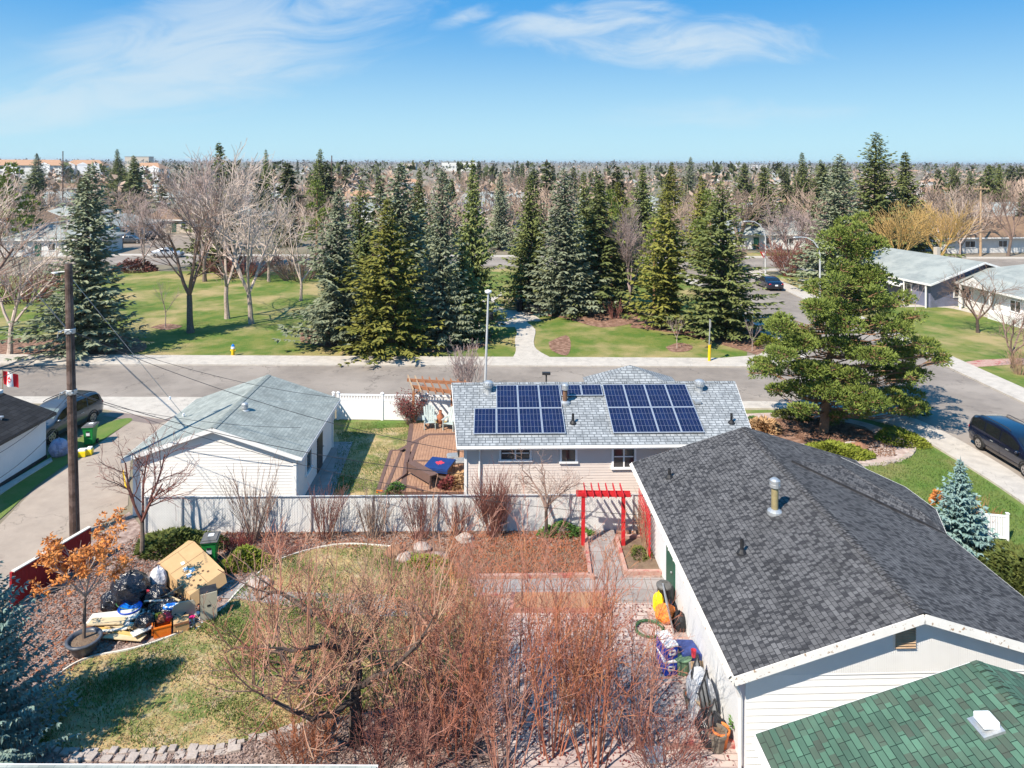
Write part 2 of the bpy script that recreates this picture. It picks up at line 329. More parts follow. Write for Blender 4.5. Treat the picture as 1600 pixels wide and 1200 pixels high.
M['red_wood'] = mat('faded_red_wood', (0.42, 0.16, 0.13), (0.36, 0.2, 0.16), 4, 0.85)
M['pink_wood'] = mat('faded_timber', (0.46, 0.31, 0.26), (0.38, 0.22, 0.18), 5, 0.85, c3=(0.36, 0.09, 0.08), scale3=2.0, lo3=0.55, hi3=0.62)
M['deck'] = mat('deck_wood', (0.38, 0.22, 0.14), (0.30, 0.17, 0.11), 3, 0.75)
M['deck_dark'] = mat('deck_trim', (0.15, 0.09, 0.075), (0.12, 0.075, 0.062), 3, 0.7)
M['cedar'] = mat('cedar', (0.36, 0.16, 0.08), (0.28, 0.12, 0.06), 4, 0.8)
M['cedar_pale'] = mat('cedar_weathered', (0.46, 0.33, 0.21), (0.36, 0.24, 0.15), 4, 0.85)
M['pole'] = mat('pole_wood', (0.055, 0.034, 0.028), (0.10, 0.065, 0.052), 9, 0.9, bump=0.01, c3=(0.15, 0.105, 0.09), scale3=2.5)
M['plank'] = mat('plank_pale', (0.60, 0.48, 0.30), (0.52, 0.40, 0.24), 4, 0.8)
M['plank_white'] = mat('plank_white', (0.70, 0.67, 0.60), (0.58, 0.54, 0.47), 4, 0.8)
M['plank_yellow'] = mat('plank_yellow', (0.62, 0.42, 0.14), (0.55, 0.36, 0.12), 4, 0.8)
M['card'] = mat('cardboard', (0.50, 0.33, 0.17), (0.45, 0.29, 0.145), 2.5, 0.9)
M['card_dark'] = mat('cardboard_print', (0.12, 0.07, 0.04), rough=0.9)
M['label_white'] = mat('white_label', (0.8, 0.8, 0.78), rough=0.7)
M['black_bag'] = mat('black_plastic', (0.010, 0.010, 0.014), (0.02, 0.02, 0.028), 6, 0.22, bump=0.05, bscale=7, spec=0.7)
M['white_bag'] = mat('white_plastic', (0.62, 0.62, 0.66), (0.5, 0.5, 0.56), 4, 0.35, bump=0.06, bscale=7)
M['grey_bag'] = mat('grey_plastic', (0.40, 0.40, 0.52), (0.24, 0.24, 0.38), 5, 0.35, bump=0.06, bscale=7)
M['clear_tarp'] = mat('silver_tarp', (0.55, 0.57, 0.60), (0.42, 0.44, 0.48), 4, 0.3, bump=0.06, bscale=6)
M['orange'] = mat('orange_plastic', (0.75, 0.20, 0.02), (0.68, 0.16, 0.015), 3, 0.4)
M['orange_bag'] = mat('orange_bag', (0.85, 0.26, 0.05), (0.7, 0.18, 0.03), 5, 0.4, bump=0.05, bscale=9)
M['yellow'] = mat('yellow_plastic', (0.80, 0.62, 0.02), (0.75, 0.55, 0.02), 3, 0.4)
M['yellow_paint'] = mat('yellow_paint', (0.80, 0.50, 0.01), (0.74, 0.45, 0.01), 3, 0.45)
M['blue'] = mat('blue_plastic', (0.012, 0.06, 0.48), (0.012, 0.05, 0.42), 3, 0.4)
M['blue_dull'] = mat('dull_blue_plastic', (0.045, 0.075, 0.26), (0.04, 0.065, 0.22), 3, 0.45)
M['blue_bright'] = mat('bright_blue_plastic', (0.01, 0.20, 0.72), (0.01, 0.15, 0.6), 4, 0.3)
M['navy'] = mat('navy_cloth', (0.01, 0.035, 0.15), (0.012, 0.045, 0.19), 3, 0.6)
M['green_bin'] = mat('green_bin', (0.02, 0.26, 0.055), (0.018, 0.22, 0.045), 3, 0.45)
M['green_dull'] = mat('dull_green_plastic', (0.15, 0.26, 0.16), (0.13, 0.22, 0.13), 3, 0.6)
M['bin_lid'] = mat('bin_lid', (0.15, 0.145, 0.14), (0.10, 0.10, 0.10), 4, 0.5)
M['black'] = mat('black_plain', (0.015, 0.015, 0.017), (0.03, 0.03, 0.032), 5, 0.5)
M['dark_metal'] = mat('dark_metal', (0.04, 0.04, 0.045), (0.06, 0.06, 0.065), 5, 0.45, 0.4)
M['brown_metal'] = mat('rusty_flue', (0.22, 0.12, 0.07), (0.12, 0.07, 0.05), 7, 0.8)
M['flue_tan'] = mat('tan_flue', (0.34, 0.28, 0.14), (0.26, 0.21, 0.11), 6, 0.7)
M['pink'] = mat('pink_plastic', (0.75, 0.03, 0.2), rough=0.4)
M['cream'] = mat('cream_plastic', (0.55, 0.50, 0.38), (0.5, 0.45, 0.34), 3, 0.6)
M['terracotta'] = mat('terracotta', (0.68, 0.20, 0.05), (0.58, 0.16, 0.04), 4, 0.7)
M['pot_grey'] = mat('grey_pot', (0.20, 0.17, 0.14), (0.13, 0.11, 0.09), 8, 0.85)
M['pot_dark'] = mat('dark_blue_pot', (0.06, 0.07, 0.09), (0.10, 0.11, 0.13), 6, 0.35)
M['hose'] = mat('garden_hose', (0.03, 0.10, 0.04), (0.05, 0.14, 0.06), 8, 0.5)
M['stone'] = mat('edging_stone', (0.44, 0.38, 0.34), (0.32, 0.27, 0.24), 5, 0.9, bump=0.02)
M['stone_brown'] = mat('brown_boulder', (0.34, 0.16, 0.09), (0.22, 0.13, 0.09), 4, 0.9, bump=0.03)
M['glass'] = mat('window_glass', (0.025, 0.03, 0.035), (0.06, 0.055, 0.05), 1.5, 0.08, spec=0.8)
M['glass_pale'] = mat('window_glass_blind', (0.30, 0.31, 0.32), (0.16, 0.17, 0.18), 1.0, 0.15, spec=0.7)
M['car_black'] = mat('car_paint_black', (0.010, 0.012, 0.022), rough=0.22, coat=1.0, spec=0.5)
M['car_navy'] = mat('car_paint_navy', (0.005, 0.007, 0.022), rough=0.2, coat=1.0, spec=0.5)
M['car_grey'] = mat('car_paint_grey', (0.10, 0.115, 0.135), rough=0.3, metal=0.5, coat=0.8)
M['car_silver'] = mat('car_paint_silver', (0.5, 0.5, 0.52), rough=0.3, metal=0.5, coat=0.8)
M['car_glass'] = mat('car_glass', (0.012, 0.014, 0.016), rough=0.05, spec=0.9)
M['windshield'] = mat('windshield_glass', (0.16, 0.20, 0.20), (0.08, 0.10, 0.11), 2.0, 0.08, spec=0.9)
M['tyre'] = mat('tyre', (0.02, 0.02, 0.02), rough=0.85)
M['rim'] = mat('rim', (0.45, 0.42, 0.40), rough=0.35, metal=0.7)
M['headlight'] = mat('headlight_glass', (0.6, 0.6, 0.6), rough=0.1, spec=0.8)
M['taillight'] = mat('taillight_glass', (0.5, 0.01, 0.01), rough=0.15, spec=0.8)
M['bark'] = mat('bark', (0.13, 0.095, 0.075), (0.20, 0.155, 0.13), 8, 0.9, bump=0.01)
M['bark_dark'] = mat('bark_dark', (0.055, 0.04, 0.034), (0.10, 0.075, 0.062), 9, 0.9, bump=0.01)
M['bark_pale'] = mat('bark_pale', (0.50, 0.40, 0.34), (0.30, 0.235, 0.20), 5, 0.9)
M['bark_orange'] = mat('bark_orange', (0.36, 0.19, 0.10), (0.24, 0.14, 0.09), 5, 0.9)
M['twig_pale'] = mat('twig_pale', (0.58, 0.47, 0.40), (0.44, 0.35, 0.30), 2, 0.9, rnd=0.15)
M['twig_brown'] = mat('twig_brown', (0.19, 0.125, 0.10), (0.27, 0.185, 0.15), 3, 0.9, rnd=0.15)
M['twig_far'] = mat('twig_far', (0.36, 0.265, 0.205), (0.28, 0.205, 0.16), 1, 0.95, rnd=0.25)
M['twig_pinkgrey'] = mat('twig_pinkgrey', (0.36, 0.275, 0.255), (0.27, 0.205, 0.195), 1, 0.95, rnd=0.2)
M['twig_red'] = mat('twig_red', (0.38, 0.125, 0.07), (0.25, 0.095, 0.07), 2.0, 0.75, c3=(0.50, 0.23, 0.11), scale3=0.9, lo3=0.48, hi3=0.62, rnd=0.1)
M['twig_redbrown'] = mat('twig_redbrown', (0.24, 0.095, 0.075), (0.17, 0.075, 0.06), 2.0, 0.8, rnd=0.1)
M['twig_tan'] = mat('twig_tan', (0.42, 0.28, 0.18), (0.30, 0.18, 0.12), 2.0, 0.85, rnd=0.1)
M['twig_wine'] = mat('twig_wine', (0.32, 0.13, 0.10), (0.42, 0.24, 0.18), 1.6, 0.8, c3=(0.42, 0.13, 0.06), scale3=0.8, lo3=0.48, hi3=0.62, rnd=0.1)
M['twig_mix'] = mat('twig_mix', (0.42, 0.27, 0.18), (0.30, 0.13, 0.09), 1.1, 0.85, c3=(0.40, 0.16, 0.10), scale3=0.7, lo3=0.5, hi3=0.6)
M['twig_yellow'] = mat('twig_yellow', (0.56, 0.36, 0.12), (0.42, 0.28, 0.12), 2.0, 0.85, rnd=0.1)
M['needle'] = mat('needles_green', (0.105, 0.135, 0.042), (0.20, 0.22, 0.075), 0.7, 0.8, rnd=0.2, spec=0.2)
M['needle_olive'] = mat('needles_olive', (0.12, 0.13, 0.025), (0.22, 0.21, 0.045), 0.7, 0.8, rnd=0.12, spec=0.2)
M['needle_blue'] = mat('needles_bluegreen', (0.15, 0.175, 0.105), (0.26, 0.285, 0.185), 0.8, 0.8, rnd=0.12, spec=0.2)
M['needle_silver'] = mat('needles_silverblue', (0.14, 0.235, 0.22), (0.24, 0.34, 0.32), 2.5, 0.8, spec=0.2)
M['needle_teal'] = mat('needles_teal', (0.12, 0.18, 0.155), (0.25, 0.32, 0.275), 2.0, 0.8, spec=0.2)
M['needle_far'] = mat('needles_far', (0.08, 0.095, 0.045), (0.12, 0.135, 0.06), 0.4, 0.9, rnd=0.4, spec=0.1)
M['pine'] = mat('pine_needles', (0.11, 0.155, 0.03), (0.21, 0.25, 0.055), 1.5, 0.8, spec=0.2)
M['juniper'] = mat('juniper_leaf', (0.13, 0.17, 0.02), (0.22, 0.24, 0.035), 3, 0.8, spec=0.2)
M['juniper_dark'] = mat('juniper_dark', (0.07, 0.10, 0.025), (0.13, 0.14, 0.035), 3, 0.8, spec=0.2)
M['leaf_orange'] = mat('leaf_orange', (0.70, 0.30, 0.08), (0.55, 0.2, 0.06), 4, 0.8, trans=0.25)
M['leaf_rust'] = mat('leaf_rust', (0.36, 0.13, 0.06), (0.24, 0.09, 0.05), 4, 0.85)
M['leaf_red'] = mat('leaf_darkred', (0.20, 0.045, 0.04), (0.13, 0.03, 0.03), 4, 0.85)
M['leaf_green'] = mat('leaf_green', (0.06, 0.14, 0.025), (0.10, 0.18, 0.04), 4, 0.8)
M['leaf_tan'] = mat('leaf_tan', (0.45, 0.30, 0.16), (0.34, 0.2, 0.1), 4, 0.9)
M['solar'] = solar_mat()
M['alu'] = mat('aluminium', (0.62, 0.63, 0.65), rough=0.35, metal=0.6)
M['roof_grey'] = shingle('shingle_light', (0.36, 0.38, 0.395), (0.30, 0.32, 0.335), (0.17, 0.185, 0.20), 0.30, 0.16, (0.11, 0.12, 0.13), 0.016, 0.6, 0.17)
M['roof_teal'] = shingle('shingle_teal', (0.37, 0.395, 0.365), (0.29, 0.315, 0.295), (0.21, 0.235, 0.225), 0.34, 0.14, (0.20, 0.24, 0.24), 0.005, 0.35, 0.12)
M['roof_black'] = shingle('shingle_charcoal', (0.138, 0.135, 0.138), (0.102, 0.100, 0.103), (0.032, 0.032, 0.036), 0.22, 0.13, (0.028, 0.028, 0.031), 0.008, 0.85, 0.10)
M['roof_green'] = shingle('shingle_green', (0.10, 0.20, 0.135), (0.06, 0.11, 0.08), (0.075, 0.075, 0.06), 0.42, 0.15, (0.016, 0.038, 0.028), 0.008, 0.6, 0.3)
M['roof_metal'] = shingle('shingle_near_black', (0.035, 0.035, 0.038), (0.025, 0.025, 0.028), (0.015, 0.015, 0.016), 0.6, 0.25, (0.012, 0.012, 0.013), 0.01, 0.4, 0.4)
M['roof_bluegrey'] = mat('roof_bluegrey', (0.27, 0.295, 0.28), (0.22, 0.24, 0.235), 1.5, 0.9, c3=(0.32, 0.34, 0.32), scale3=0.4)
M['roof_brown'] = mat('roof_brown', (0.24, 0.16, 0.10), (0.19, 0.12, 0.08), 1.5, 0.9)
M['roof_tan'] = mat('roof_tan', (0.42, 0.25, 0.15), (0.36, 0.21, 0.13), 1.5, 0.9)
M['roof_dark'] = mat('roof_dark', (0.12, 0.12, 0.13), (0.09, 0.09, 0.1), 1.5, 0.9)
M['wall_blue'] = mat('wall_blue', (0.16, 0.17, 0.25), (0.13, 0.14, 0.2), 1.5, 0.8)
M['wall_beige'] = mat('wall_beige', (0.52, 0.45, 0.37), (0.46, 0.4, 0.33), 1.5, 0.8)
M['wall_white'] = mat('wall_white', (0.70, 0.69, 0.66), (0.62, 0.61, 0.59), 1.5, 0.8)
M['wood_far'] = mat('distant_trees', (0.07, 0.075, 0.06), (0.14, 0.11, 0.10), 0.02, 0.95)
M['door_green'] = mat('door_green', (0.02, 0.09, 0.06), rough=0.5)
M['flag_red'] = mat('flag_red', (0.72, 0.02, 0.03), rough=0.7, trans=0.3)
M['flag_white'] = mat('flag_white', (0.8, 0.8, 0.8), rough=0.7, trans=0.3)
M['print_red'] = mat('red_print', (0.6, 0.05, 0.08), rough=0.6)
# ------------------------------------------------------------------ setting
def P(pts): return [G(x, y) for x, y in pts]
def patch(name, pts, z, m, world=False, label=None):
    mb = MB(); mb.flatpoly(pts if world else P(pts), z); return struct(name, mb, m, label)
def smoothpts(pts, k=4):                # Catmull-Rom through the pixel points
    out = []; n = len(pts)
    for i in range(n - 1):
        p0, p1, p2, p3 = pts[max(i - 1, 0)], pts[i], pts[i + 1], pts[min(i + 2, n - 1)]
        for j in range(k):
            t = j / k
            out.append(tuple(0.5 * (2 * b + (c - a) * t + (2 * a - 5 * b + 4 * c - d) * t * t + (3 * b - a - 3 * c + d) * t ** 3) for a, b, c, d in zip(p0, p1, p2, p3)))
    out.append(pts[-1]); return out
mb = MB(); mb.face([(-9000, -60, 0), (9000, -60, 0), (9000, 15000, 0), (-9000, 15000, 0)]); struct('ground', mb, M['ground'])
# park and yards
patch('park_lawn', [(-300, 560), (1165, 566), (1180, 480), (1130, 425), (800, 420), (430, 424), (150, 424), (-300, 450)], 0.012, M['grass_park'])
patch('lawn', [(1248, 470), (1228, 452), (1212, 432), (1240, 421), (1500, 421), (1800, 470), (2000, 520), (2000, 690), (1600, 606), (1425, 535)], 0.012, M['grass_park'])
patch('lawn', [(1150, 395), (1160, 403), (1260, 403), (1300, 395)], 0.012, M['grass_park'])
XS = 24.2
patch('street', [(-70, 51.35), (20.5, 51.35), (22.0, 52.2), (23.0, 54.3), (23.4, 58), (23.4, 101), (-70, 101), (-70, 110), (100, 110), (100, 101), (31.9, 101), (31.9, 20), (XS, 20), (XS, 36.5), (23.4, 39.5), (21.3, 41.8), (18.0, 43.4), (14, 43.95), (-70, 44.6)], 0.03, M['asphalt'], True)
patch('back_street', [(-600, 160), (600, 160), (600, 168), (-600, 168)], 0.03, M['asphalt'], True)
def walk(name, pts, world=True, z=0.12, m='concrete'):
    mb = MB(); mb.slab(pts if world else P(pts), 0.0, z); return struct(name, mb, M[m])
walk('sidewalk', [(-70, 51.4), (20.5, 51.4), (21.9, 52.2), (22.9, 54.3), (23.35, 58), (23.35, 98), (21.8, 98), (21.8, 60), (20.9, 56.5), (19.0, 54.4), (16, 53.6), (-70, 54.1)])
walk('sidewalk', [(31.95, 18), (34.0, 18), (34.0, 97.0), (31.95, 97.0)])
walk('sidewalk', [(34.0, 97), (34.0, 98.8), (90, 98.8), (90, 97.8), (38, 97)])
walk('sidewalk', [(-70, 110.1), (-70, 112), (90, 112), (90, 110.1)])
nk = smoothpts([(1140, 630), (1200, 630), (1300, 634), (1370, 642), (1420, 654), (1457, 669), (1505, 694), (1560, 727), (1600, 753), (1760, 865)])
nl = smoothpts([(1140, 641), (1200, 641), (1290, 646), (1350, 655), (1400, 668), (1440, 688), (1487, 716), (1540, 749), (1600, 790), (1760, 906)])
kpts = P(nk); lpts = P(nl)
walk('sidewalk', [tuple(p) for p in kpts] + [tuple(p) for p in lpts[::-1]])
walk('sidewalk', [(-16.4, 43.0), (13.3, 42.6), (13.3, 43.95), (-16.4, 44.5)], z=0.115)
walk('sidewalk', [(-60, 43.3), (-27, 43.3), (-20, 40.6), (-18.3, 44.5), (-60, 44.55)], z=0.05)
path_l = smoothpts([(801, 560), (806, 549), (804.5, 532), (807.8, 520), (804, 511.5)], 3)
path_r = smoothpts([(791, 503), (765, 484), (756, 479), (752, 469), (765, 461.5), (794, 455.5), (860, 447)], 3)
path_b = smoothpts([(860, 450), (795, 458.7), (777, 466.8), (772.6, 472), (792, 485), (819, 486.2), (846, 501.5), (823, 503), (836.5, 515.6), (834, 534), (838.7, 547), (862, 560.5)], 3)
walk('path', path_l + [(700, 512.2), (640, 513.5), (640, 507), (711, 506)] + path_r + path_b, False, 0.06)
walk('path', [(1248, 437), (1300, 437.5), (1420, 439), (1420, 441), (1248, 440)], False, 0.04)
mb = MB(); wp = smoothpts([(1385, 477), (1430, 476.5), (1480, 477), (1515, 484), (1560, 496), (1640, 506)], 3); wq = smoothpts([(1640, 510), (1560, 500), (1512, 488), (1478, 481), (1430, 480), (1385, 480.5)], 3)
mb.slab(P(wp + wq), 0, 0.04); struct('path', mb, M['concrete'])
mb = MB(); mb.slab(P([(1503, 567), (1530, 563), (1600, 560), (1650, 562), (1650, 572), (1580, 570), (1525, 574)]), 0, 0.04); struct('path', mb, M['pink_wood'])
# mulch beds of the park
def bed(pts, z=0.03, m='mulch', name='mulch_bed', k=3): return patch(name, smoothpts(pts + [pts[0]], k), z, M[m])
bed([(-60, 538), (60, 526), (140, 520), (215, 530), (225, 548), (150, 557.5), (-60, 557.5)])
bed([(470, 535), (480, 515), (600, 500), (755, 510), (765, 530), (745, 545), (640, 553), (540, 547)])
bed([(820, 492), (860, 470), (980, 470), (1000, 500), (940, 512), (880, 497)])
bed([(985, 512), (1010, 500), (1180, 500), (1185, 530), (1195, 556), (1150, 545), (1060, 522)])
bed([(1040, 543), (1060, 536), (1082, 541), (1075, 549), (1050, 550)])
bed([(235, 512), (258, 506), (285, 510), (262, 516)])
bed([(857, 535), (885, 524), (892, 540), (885, 556), (862, 548)])
patch('dirt', [(751, 484), (790, 504), (745, 505)], 0.025, M['dirt']); patch('dirt', [(780, 478), (792, 484), (835, 485), (830, 466), (790, 462)], 0.02, M['grass_dry'])
# alley, verge
patch('alley', [(-500, 1130), (-60, 870), (0, 820), (47, 772), (107, 727), (207, 657), (228, 630), (330, 622.5), (300, 640), (268, 660), (205, 708), (200, 790), (40, 905), (-330, 1250)], 0.02, M['alley'])
patch('asphalt_patch', [(160, 650), (200, 632), (260, 622.5), (330, 622.5), (275, 655), (240, 664)], 0.026, M['asphalt_patch'])
patch('verge_grass', smoothpts([(-60, 850), (0, 812), (47, 768), (107, 724), (175, 678), (207, 657), (190, 655), (150, 668), (120, 688), (75, 712), (0, 765), (-60, 800)], 3), 0.03, M['grass_green'])
mb = MB(); mb.slab(P([(-20, 775), (70, 722), (80, 716), (82, 722), (40, 748), (-20, 788)]), 0, 0.06); struct('path', mb, M['concrete'])
# the solar house's yard
patch('lawn', [(515, 656), (712, 658), (712, 790), (440, 790), (470, 770)], 0.02, M['grass_dry'])
patch('lawn', [(517, 657), (645, 658), (640, 668), (520, 672)], 0.03, M['grass_green'])
mb = MB(); mb.slab(P([(440, 800), (470, 770), (515, 706), (516, 692), (551, 692), (520, 775), (505, 800)]), 0, 0.06); struct('patio_slab', mb, M['slab_grey'])
# corner bed and lawn
patch('lawn', [(1100, 641)] + nl[4:] + [(1760, 1000), (1500, 1000), (1300, 760), (1170, 700)], 0.02, M['grass_green'])
cb = smoothpts([(1160, 648), (1230, 646), (1300, 652), (1355, 662), (1400, 680), (1425, 698), (1420, 711), (1395, 722), (1350, 726), (1300, 722), (1240, 716), (1170, 700)], 4)
patch('corner_mulch_bed', cb, 0.05, M['gravel_pink']); patch('mulch_bed', smoothpts([(1200, 655), (1290, 658), (1350, 668), (1370, 690), (1330, 706), (1290, 700), (1230, 690), (1190, 672)], 3), 0.056, M['mulch'])
# the foreground yard
patch('yard_mulch_bed', [(225, 829), (1012, 829), (1060, 1000), (700, 1010), (480, 1000), (85, 1075), (85, 1250), (-200, 1250), (-60, 1010), (60, 910), (202, 800)], 0.02, M['mulch_grey'])
bed([(230, 832), (480, 833), (1000, 832), (920, 858), (620, 862), (470, 850), (250, 846)], 0.03, 'mulch')
lawn_edge = smoothpts([(60, 1085), (100, 1050), (140, 1030), (200, 1018), (250, 1003), (300, 982), (345, 955), (370, 928), (395, 905), (430, 880), (480, 862), (540, 852), (610, 856)], 4)
yl = lawn_edge + [(700, 880), (760, 940), (760, 1060), (640, 1100), (520, 1120), (430, 1145), (360, 1163), (290, 1172), (150, 1176), (60, 1170)]
patch('yard_lawn', yl, 0.04, M['grass_dry'])
patch('stone_path', smoothpts([(345, 905), (395, 915), (420, 925), (540, 930), (640, 935), (640, 965), (520, 958), (420, 945), (385, 940), (330, 935)], 3), 0.05, M['slab_grey'])
patch('yard_mulch_bed', [(60, 1180), (290, 1176), (360, 1167), (430, 1149), (520, 1124), (640, 1104), (760, 1062), (800, 1260), (40, 1260)], 0.035, M['mulch_grey'])
patch('patio', [(770, 932), (1000, 925), (1042, 925), (1180, 1230), (790, 1260), (740, 1060), (755, 960)], 0.05, M['pavers'])
patch('patio_path', [(905, 830), (965, 830), (958, 850), (975, 905), (1040, 905), (1045, 944), (880, 944), (740, 935), (745, 908), (925, 905), (912, 850)], 0.058, M['slab_grey'])
patch('garden_soil', [(700, 838), (905, 835), (922, 902), (700, 906)], 0.045, M['soil']); patch('garden_soil', [(966, 845), (1012, 842), (1033, 893), (978, 896)], 0.064, M['soil'])
# ------------------------------------------------------------------ buildings
def siding(mb, a, b, z0, ztop, course=0.115, proud=0.013, nrm=None):
    """lapped boards between a and b; ztop(t) gives the height of the wall at t in 0..1"""
    a, b = Vector(a), Vector(b); d = b - a; L = d.length; e = d.normalized()
    n = Vector((e.y, -e.x, 0)) if nrm is None else Vector(nrm)
    zt = ztop if callable(ztop) else (lambda t: ztop)
    K = 60; zm = max(zt(i / K) for i in range(K + 1)); z = z0
    while z < zm - 1e-4:
        z1 = min(z + course, zm)
        lo = hi = None
        ts = [i / 200 for i in range(201) if zt(i / 200) >= z - 1e-6]; tu = [i / 200 for i in range(201) if zt(i / 200) >= z1 - 1e-6]
        if ts:
            if not tu: tm = (min(ts) + max(ts)) / 2; tu = [tm]
            q = lambda t, zz, o: (a.x + d.x * t + n.x * o, a.y + d.y * t + n.y * o, zz)
            mb.face([q(min(ts), z, proud), q(max(ts), z, proud), q(max(tu), z1, 0.0), q(min(tu), z1, 0.0)])
            mb.face([q(min(ts), z, 0), q(max(ts), z, 0), q(max(ts), z, proud), q(min(ts), z, proud)])
        z = z1
def win(parent, a, e, n, w, h, z0, name='window', panes=1, frame='vinyl', glass='glass', trim=0.09, sash=False):
    """a window: frame with sill, pane sub-part. a = lower left corner point, e along, n outward"""
    a, e, n = Vector(a), Vector(e).normalized(), Vector(n).normalized(); up = Vector((0, 0, 1))
    f = MB(); p = lambda x, z, o: a + e * x + up * (z0 - a.z + z) + n * o
    for (x0, x1, q0, q1) in ((-trim, 0, -trim, h + trim), (w, w + trim, -trim, h + trim), (0, w, h, h + trim)):
        f.bar(p((x0 + x1) / 2, q0, .03), p((x0 + x1) / 2, q1, .03), x1 - x0, .07, n) if x1 - x0 < .2 else f.bar(p(x0, (q0 + q1) / 2, .03), p(x1, (q0 + q1) / 2, .03), q1 - q0, .07, n)
    for i in range(1, panes): f.bar(p(w * i / panes, 0, .025), p(w * i / panes, h, .025), .06, .05, n)
    if sash:
        for i in range(panes): f.bar(p(w * i / panes + .03, h * .5, .02), p(w * (i + 1) / panes - .03, h * .5, .02), .04, .035, n)
    o = obj(name, f, M[frame], parent)
    s = MB(); s.bar(p(-trim - .03, -trim / 2, .05), p(w + trim + .03, -trim / 2, .05), .10, trim, (0, 0, 1)) if False else s.bar(p(-trim - .03, -trim / 2, .045), p(w + trim + .03, -trim / 2, .045), .11, trim * .9, (0, 0, 1))
    obj('sill', s, M[frame], o)
    g = MB(); g.face([p(0, 0, .02), p(w, 0, .02), p(w, h, .02), p(0, h, .02)]); obj('pane', g, M[glass], o)
    return o
def gable_roof(parent, name, x0, x1, y0, y1, ze, zr, m, axis='y', over=0.0, fascia='white', th=0.09, extra=0.0, xr=None, fh=0.17, caps=True, gutter=False):
    """axis 'y': ridge runs along y at the middle of x. Roof planes carry uv in metres."""
    mb = MB(); xm = (x0 + x1) / 2 if xr is None else xr
    if axis == 'y':
        A, B = (x0, y0, ze), (x0, y1, ze); C, D = (xm, y1 + extra, zr), (xm, y0 - extra, zr)
        E, F = (x1, y1, ze), (x1, y0, ze)
        mb.quv(B, A, D, C); mb.quv(F, E, C, D)
        ends = [(A, D, F), (B, C, E)]; eaves = [(A, B, (-1, 0)), (F, E, (1, 0))]
    else:
        ym = (y0 + y1) / 2
        A, B = (x0, y0, ze), (x1, y0, ze); C, D = (x1 + extra, ym, zr), (x0 - extra, ym, zr)
        E, F = (x1, y1, ze), (x0, y1, ze)
        mb.quv(A, B, C, D); mb.quv(E, F, D, C)
        ends = [(A, D, F), (B, C, E)]; eaves = [(A, B, (0, -1)), (F, E, (0, 1))]
    ro = obj(name, mb, m, parent)
    fb = MB(); up = Vector((0, 0, 1))
    for (a, c, e) in ends:
        a, c, e = Vector(a), Vector(c), Vector(e); dz = up * (fh / 2 + .012)
        for p, q in ((a, c), (c, e)):
            fb.bar(p - dz, q - dz, .035, fh, up)
    for a, b, nn in eaves:
        a, b = Vector(a), Vector(b); dz = up * (fh / 2 + .014); off = Vector((nn[0], nn[1], 0)) * .012; dd = (b - a).normalized() * .02
        fb.bar(a - dz + off + dd, b - dz + off - dd, .03, fh, up)
    obj('fascia', fb, M[fascia], parent)
    sf = MB(); dz = up * .05                # underside of the roof
    for pl in (((A, B, C, D),) if False else ()): pass
    if axis == 'y': sf.face([Vector(p) - dz for p in (A, B, C, D)]); sf.face([Vector(p) - dz for p in (D, C, E, F)])
    else: sf.face([Vector(p) - dz for p in (B, A, D, C)]); sf.face([Vector(p) - dz for p in (D, F, E, C)])
    obj('soffit', sf, M[fascia], parent)
    if caps:
        cp = MB(); c, d = Vector(C), Vector(D); ln = (c - d).length; u = (c - d).normalized(); s = u.cross(up); k = int(ln / .16)
        sl = abs(zr - ze) / max(abs((x1 - x0) / 2 if axis == 'y' else (y1 - y0) / 2), .1)
        for i in range(k):
            p = d + u * (i * ln / k); q = d + u * ((i + 1.25) * ln / k)
            if (q - d).length > ln: q = c
            w = .15; a0 = p + up * .03; b0 = q + up * .012
            cp.face([a0 - s * w - up * w * sl, a0, b0, b0 - s * w - up * w * sl], [(0, i), (.3, i), (.3, i + .14), (0, i + .14)])
            cp.face([a0, a0 + s * w - up * w * sl, b0 + s * w - up * w * sl, b0], [(0, i + .3), (.3, i + .3), (.3, i + .44), (0, i + .44)])
            cp.face([a0 - s * w - up * w * sl - up * .025, a0 - up * .02, a0, a0 - s * w - up * w * sl]); cp.face([a0 - up * .02, a0 + s * w - up * w * sl - up * .025, a0 + s * w - up * w * sl, a0])
        obj('ridge_cap', cp, m, ro)
    return ro
def vent_pipe(parent, p, h=0.35, r=0.05, m='black', name='vent_pipe', base=0.16, cone=True):
    mb = MB(); x, y, z = p
    mb.lathe([(r, -.1), (r, h), (r * .8, h), (r * .8, h - .05), (0, h - .05)], (x, y, z), 12)
    if cone: mb.lathe([(base, -.02), (base * .9, .03), (r * 1.3, .12), (r, .13)], (x, y, z), 12)
    return obj(name, mb, M[m], parent, smooth=False)
def flue(parent, p, h, r, m, cap=True, name='flue'):
    x, y, z = p; mb = MB(); mb.lathe([(r, -.2), (r, h)], p, 14); o = obj(name, mb, M[m], parent, smooth=True)
    c = MB(); c.lathe([(r * 1.05, h - .02), (r * 1.5, h), (r * 1.5, h + .10), (r * 1.35, h + .11), (r * 1.5, h + .13), (r * 1.5, h + .22), (r * .9, h + .27), (0, h + .28)], p, 14)
    obj('flue_cap', c, M['galv'], o)
    b = MB(); b.lathe([(r * 2.2, -.06), (r * 2.1, .05), (r * 1.4, .10), (r * 1.05, .12)], p, 14); obj('flashing', b, M['galv'], o)
    return o
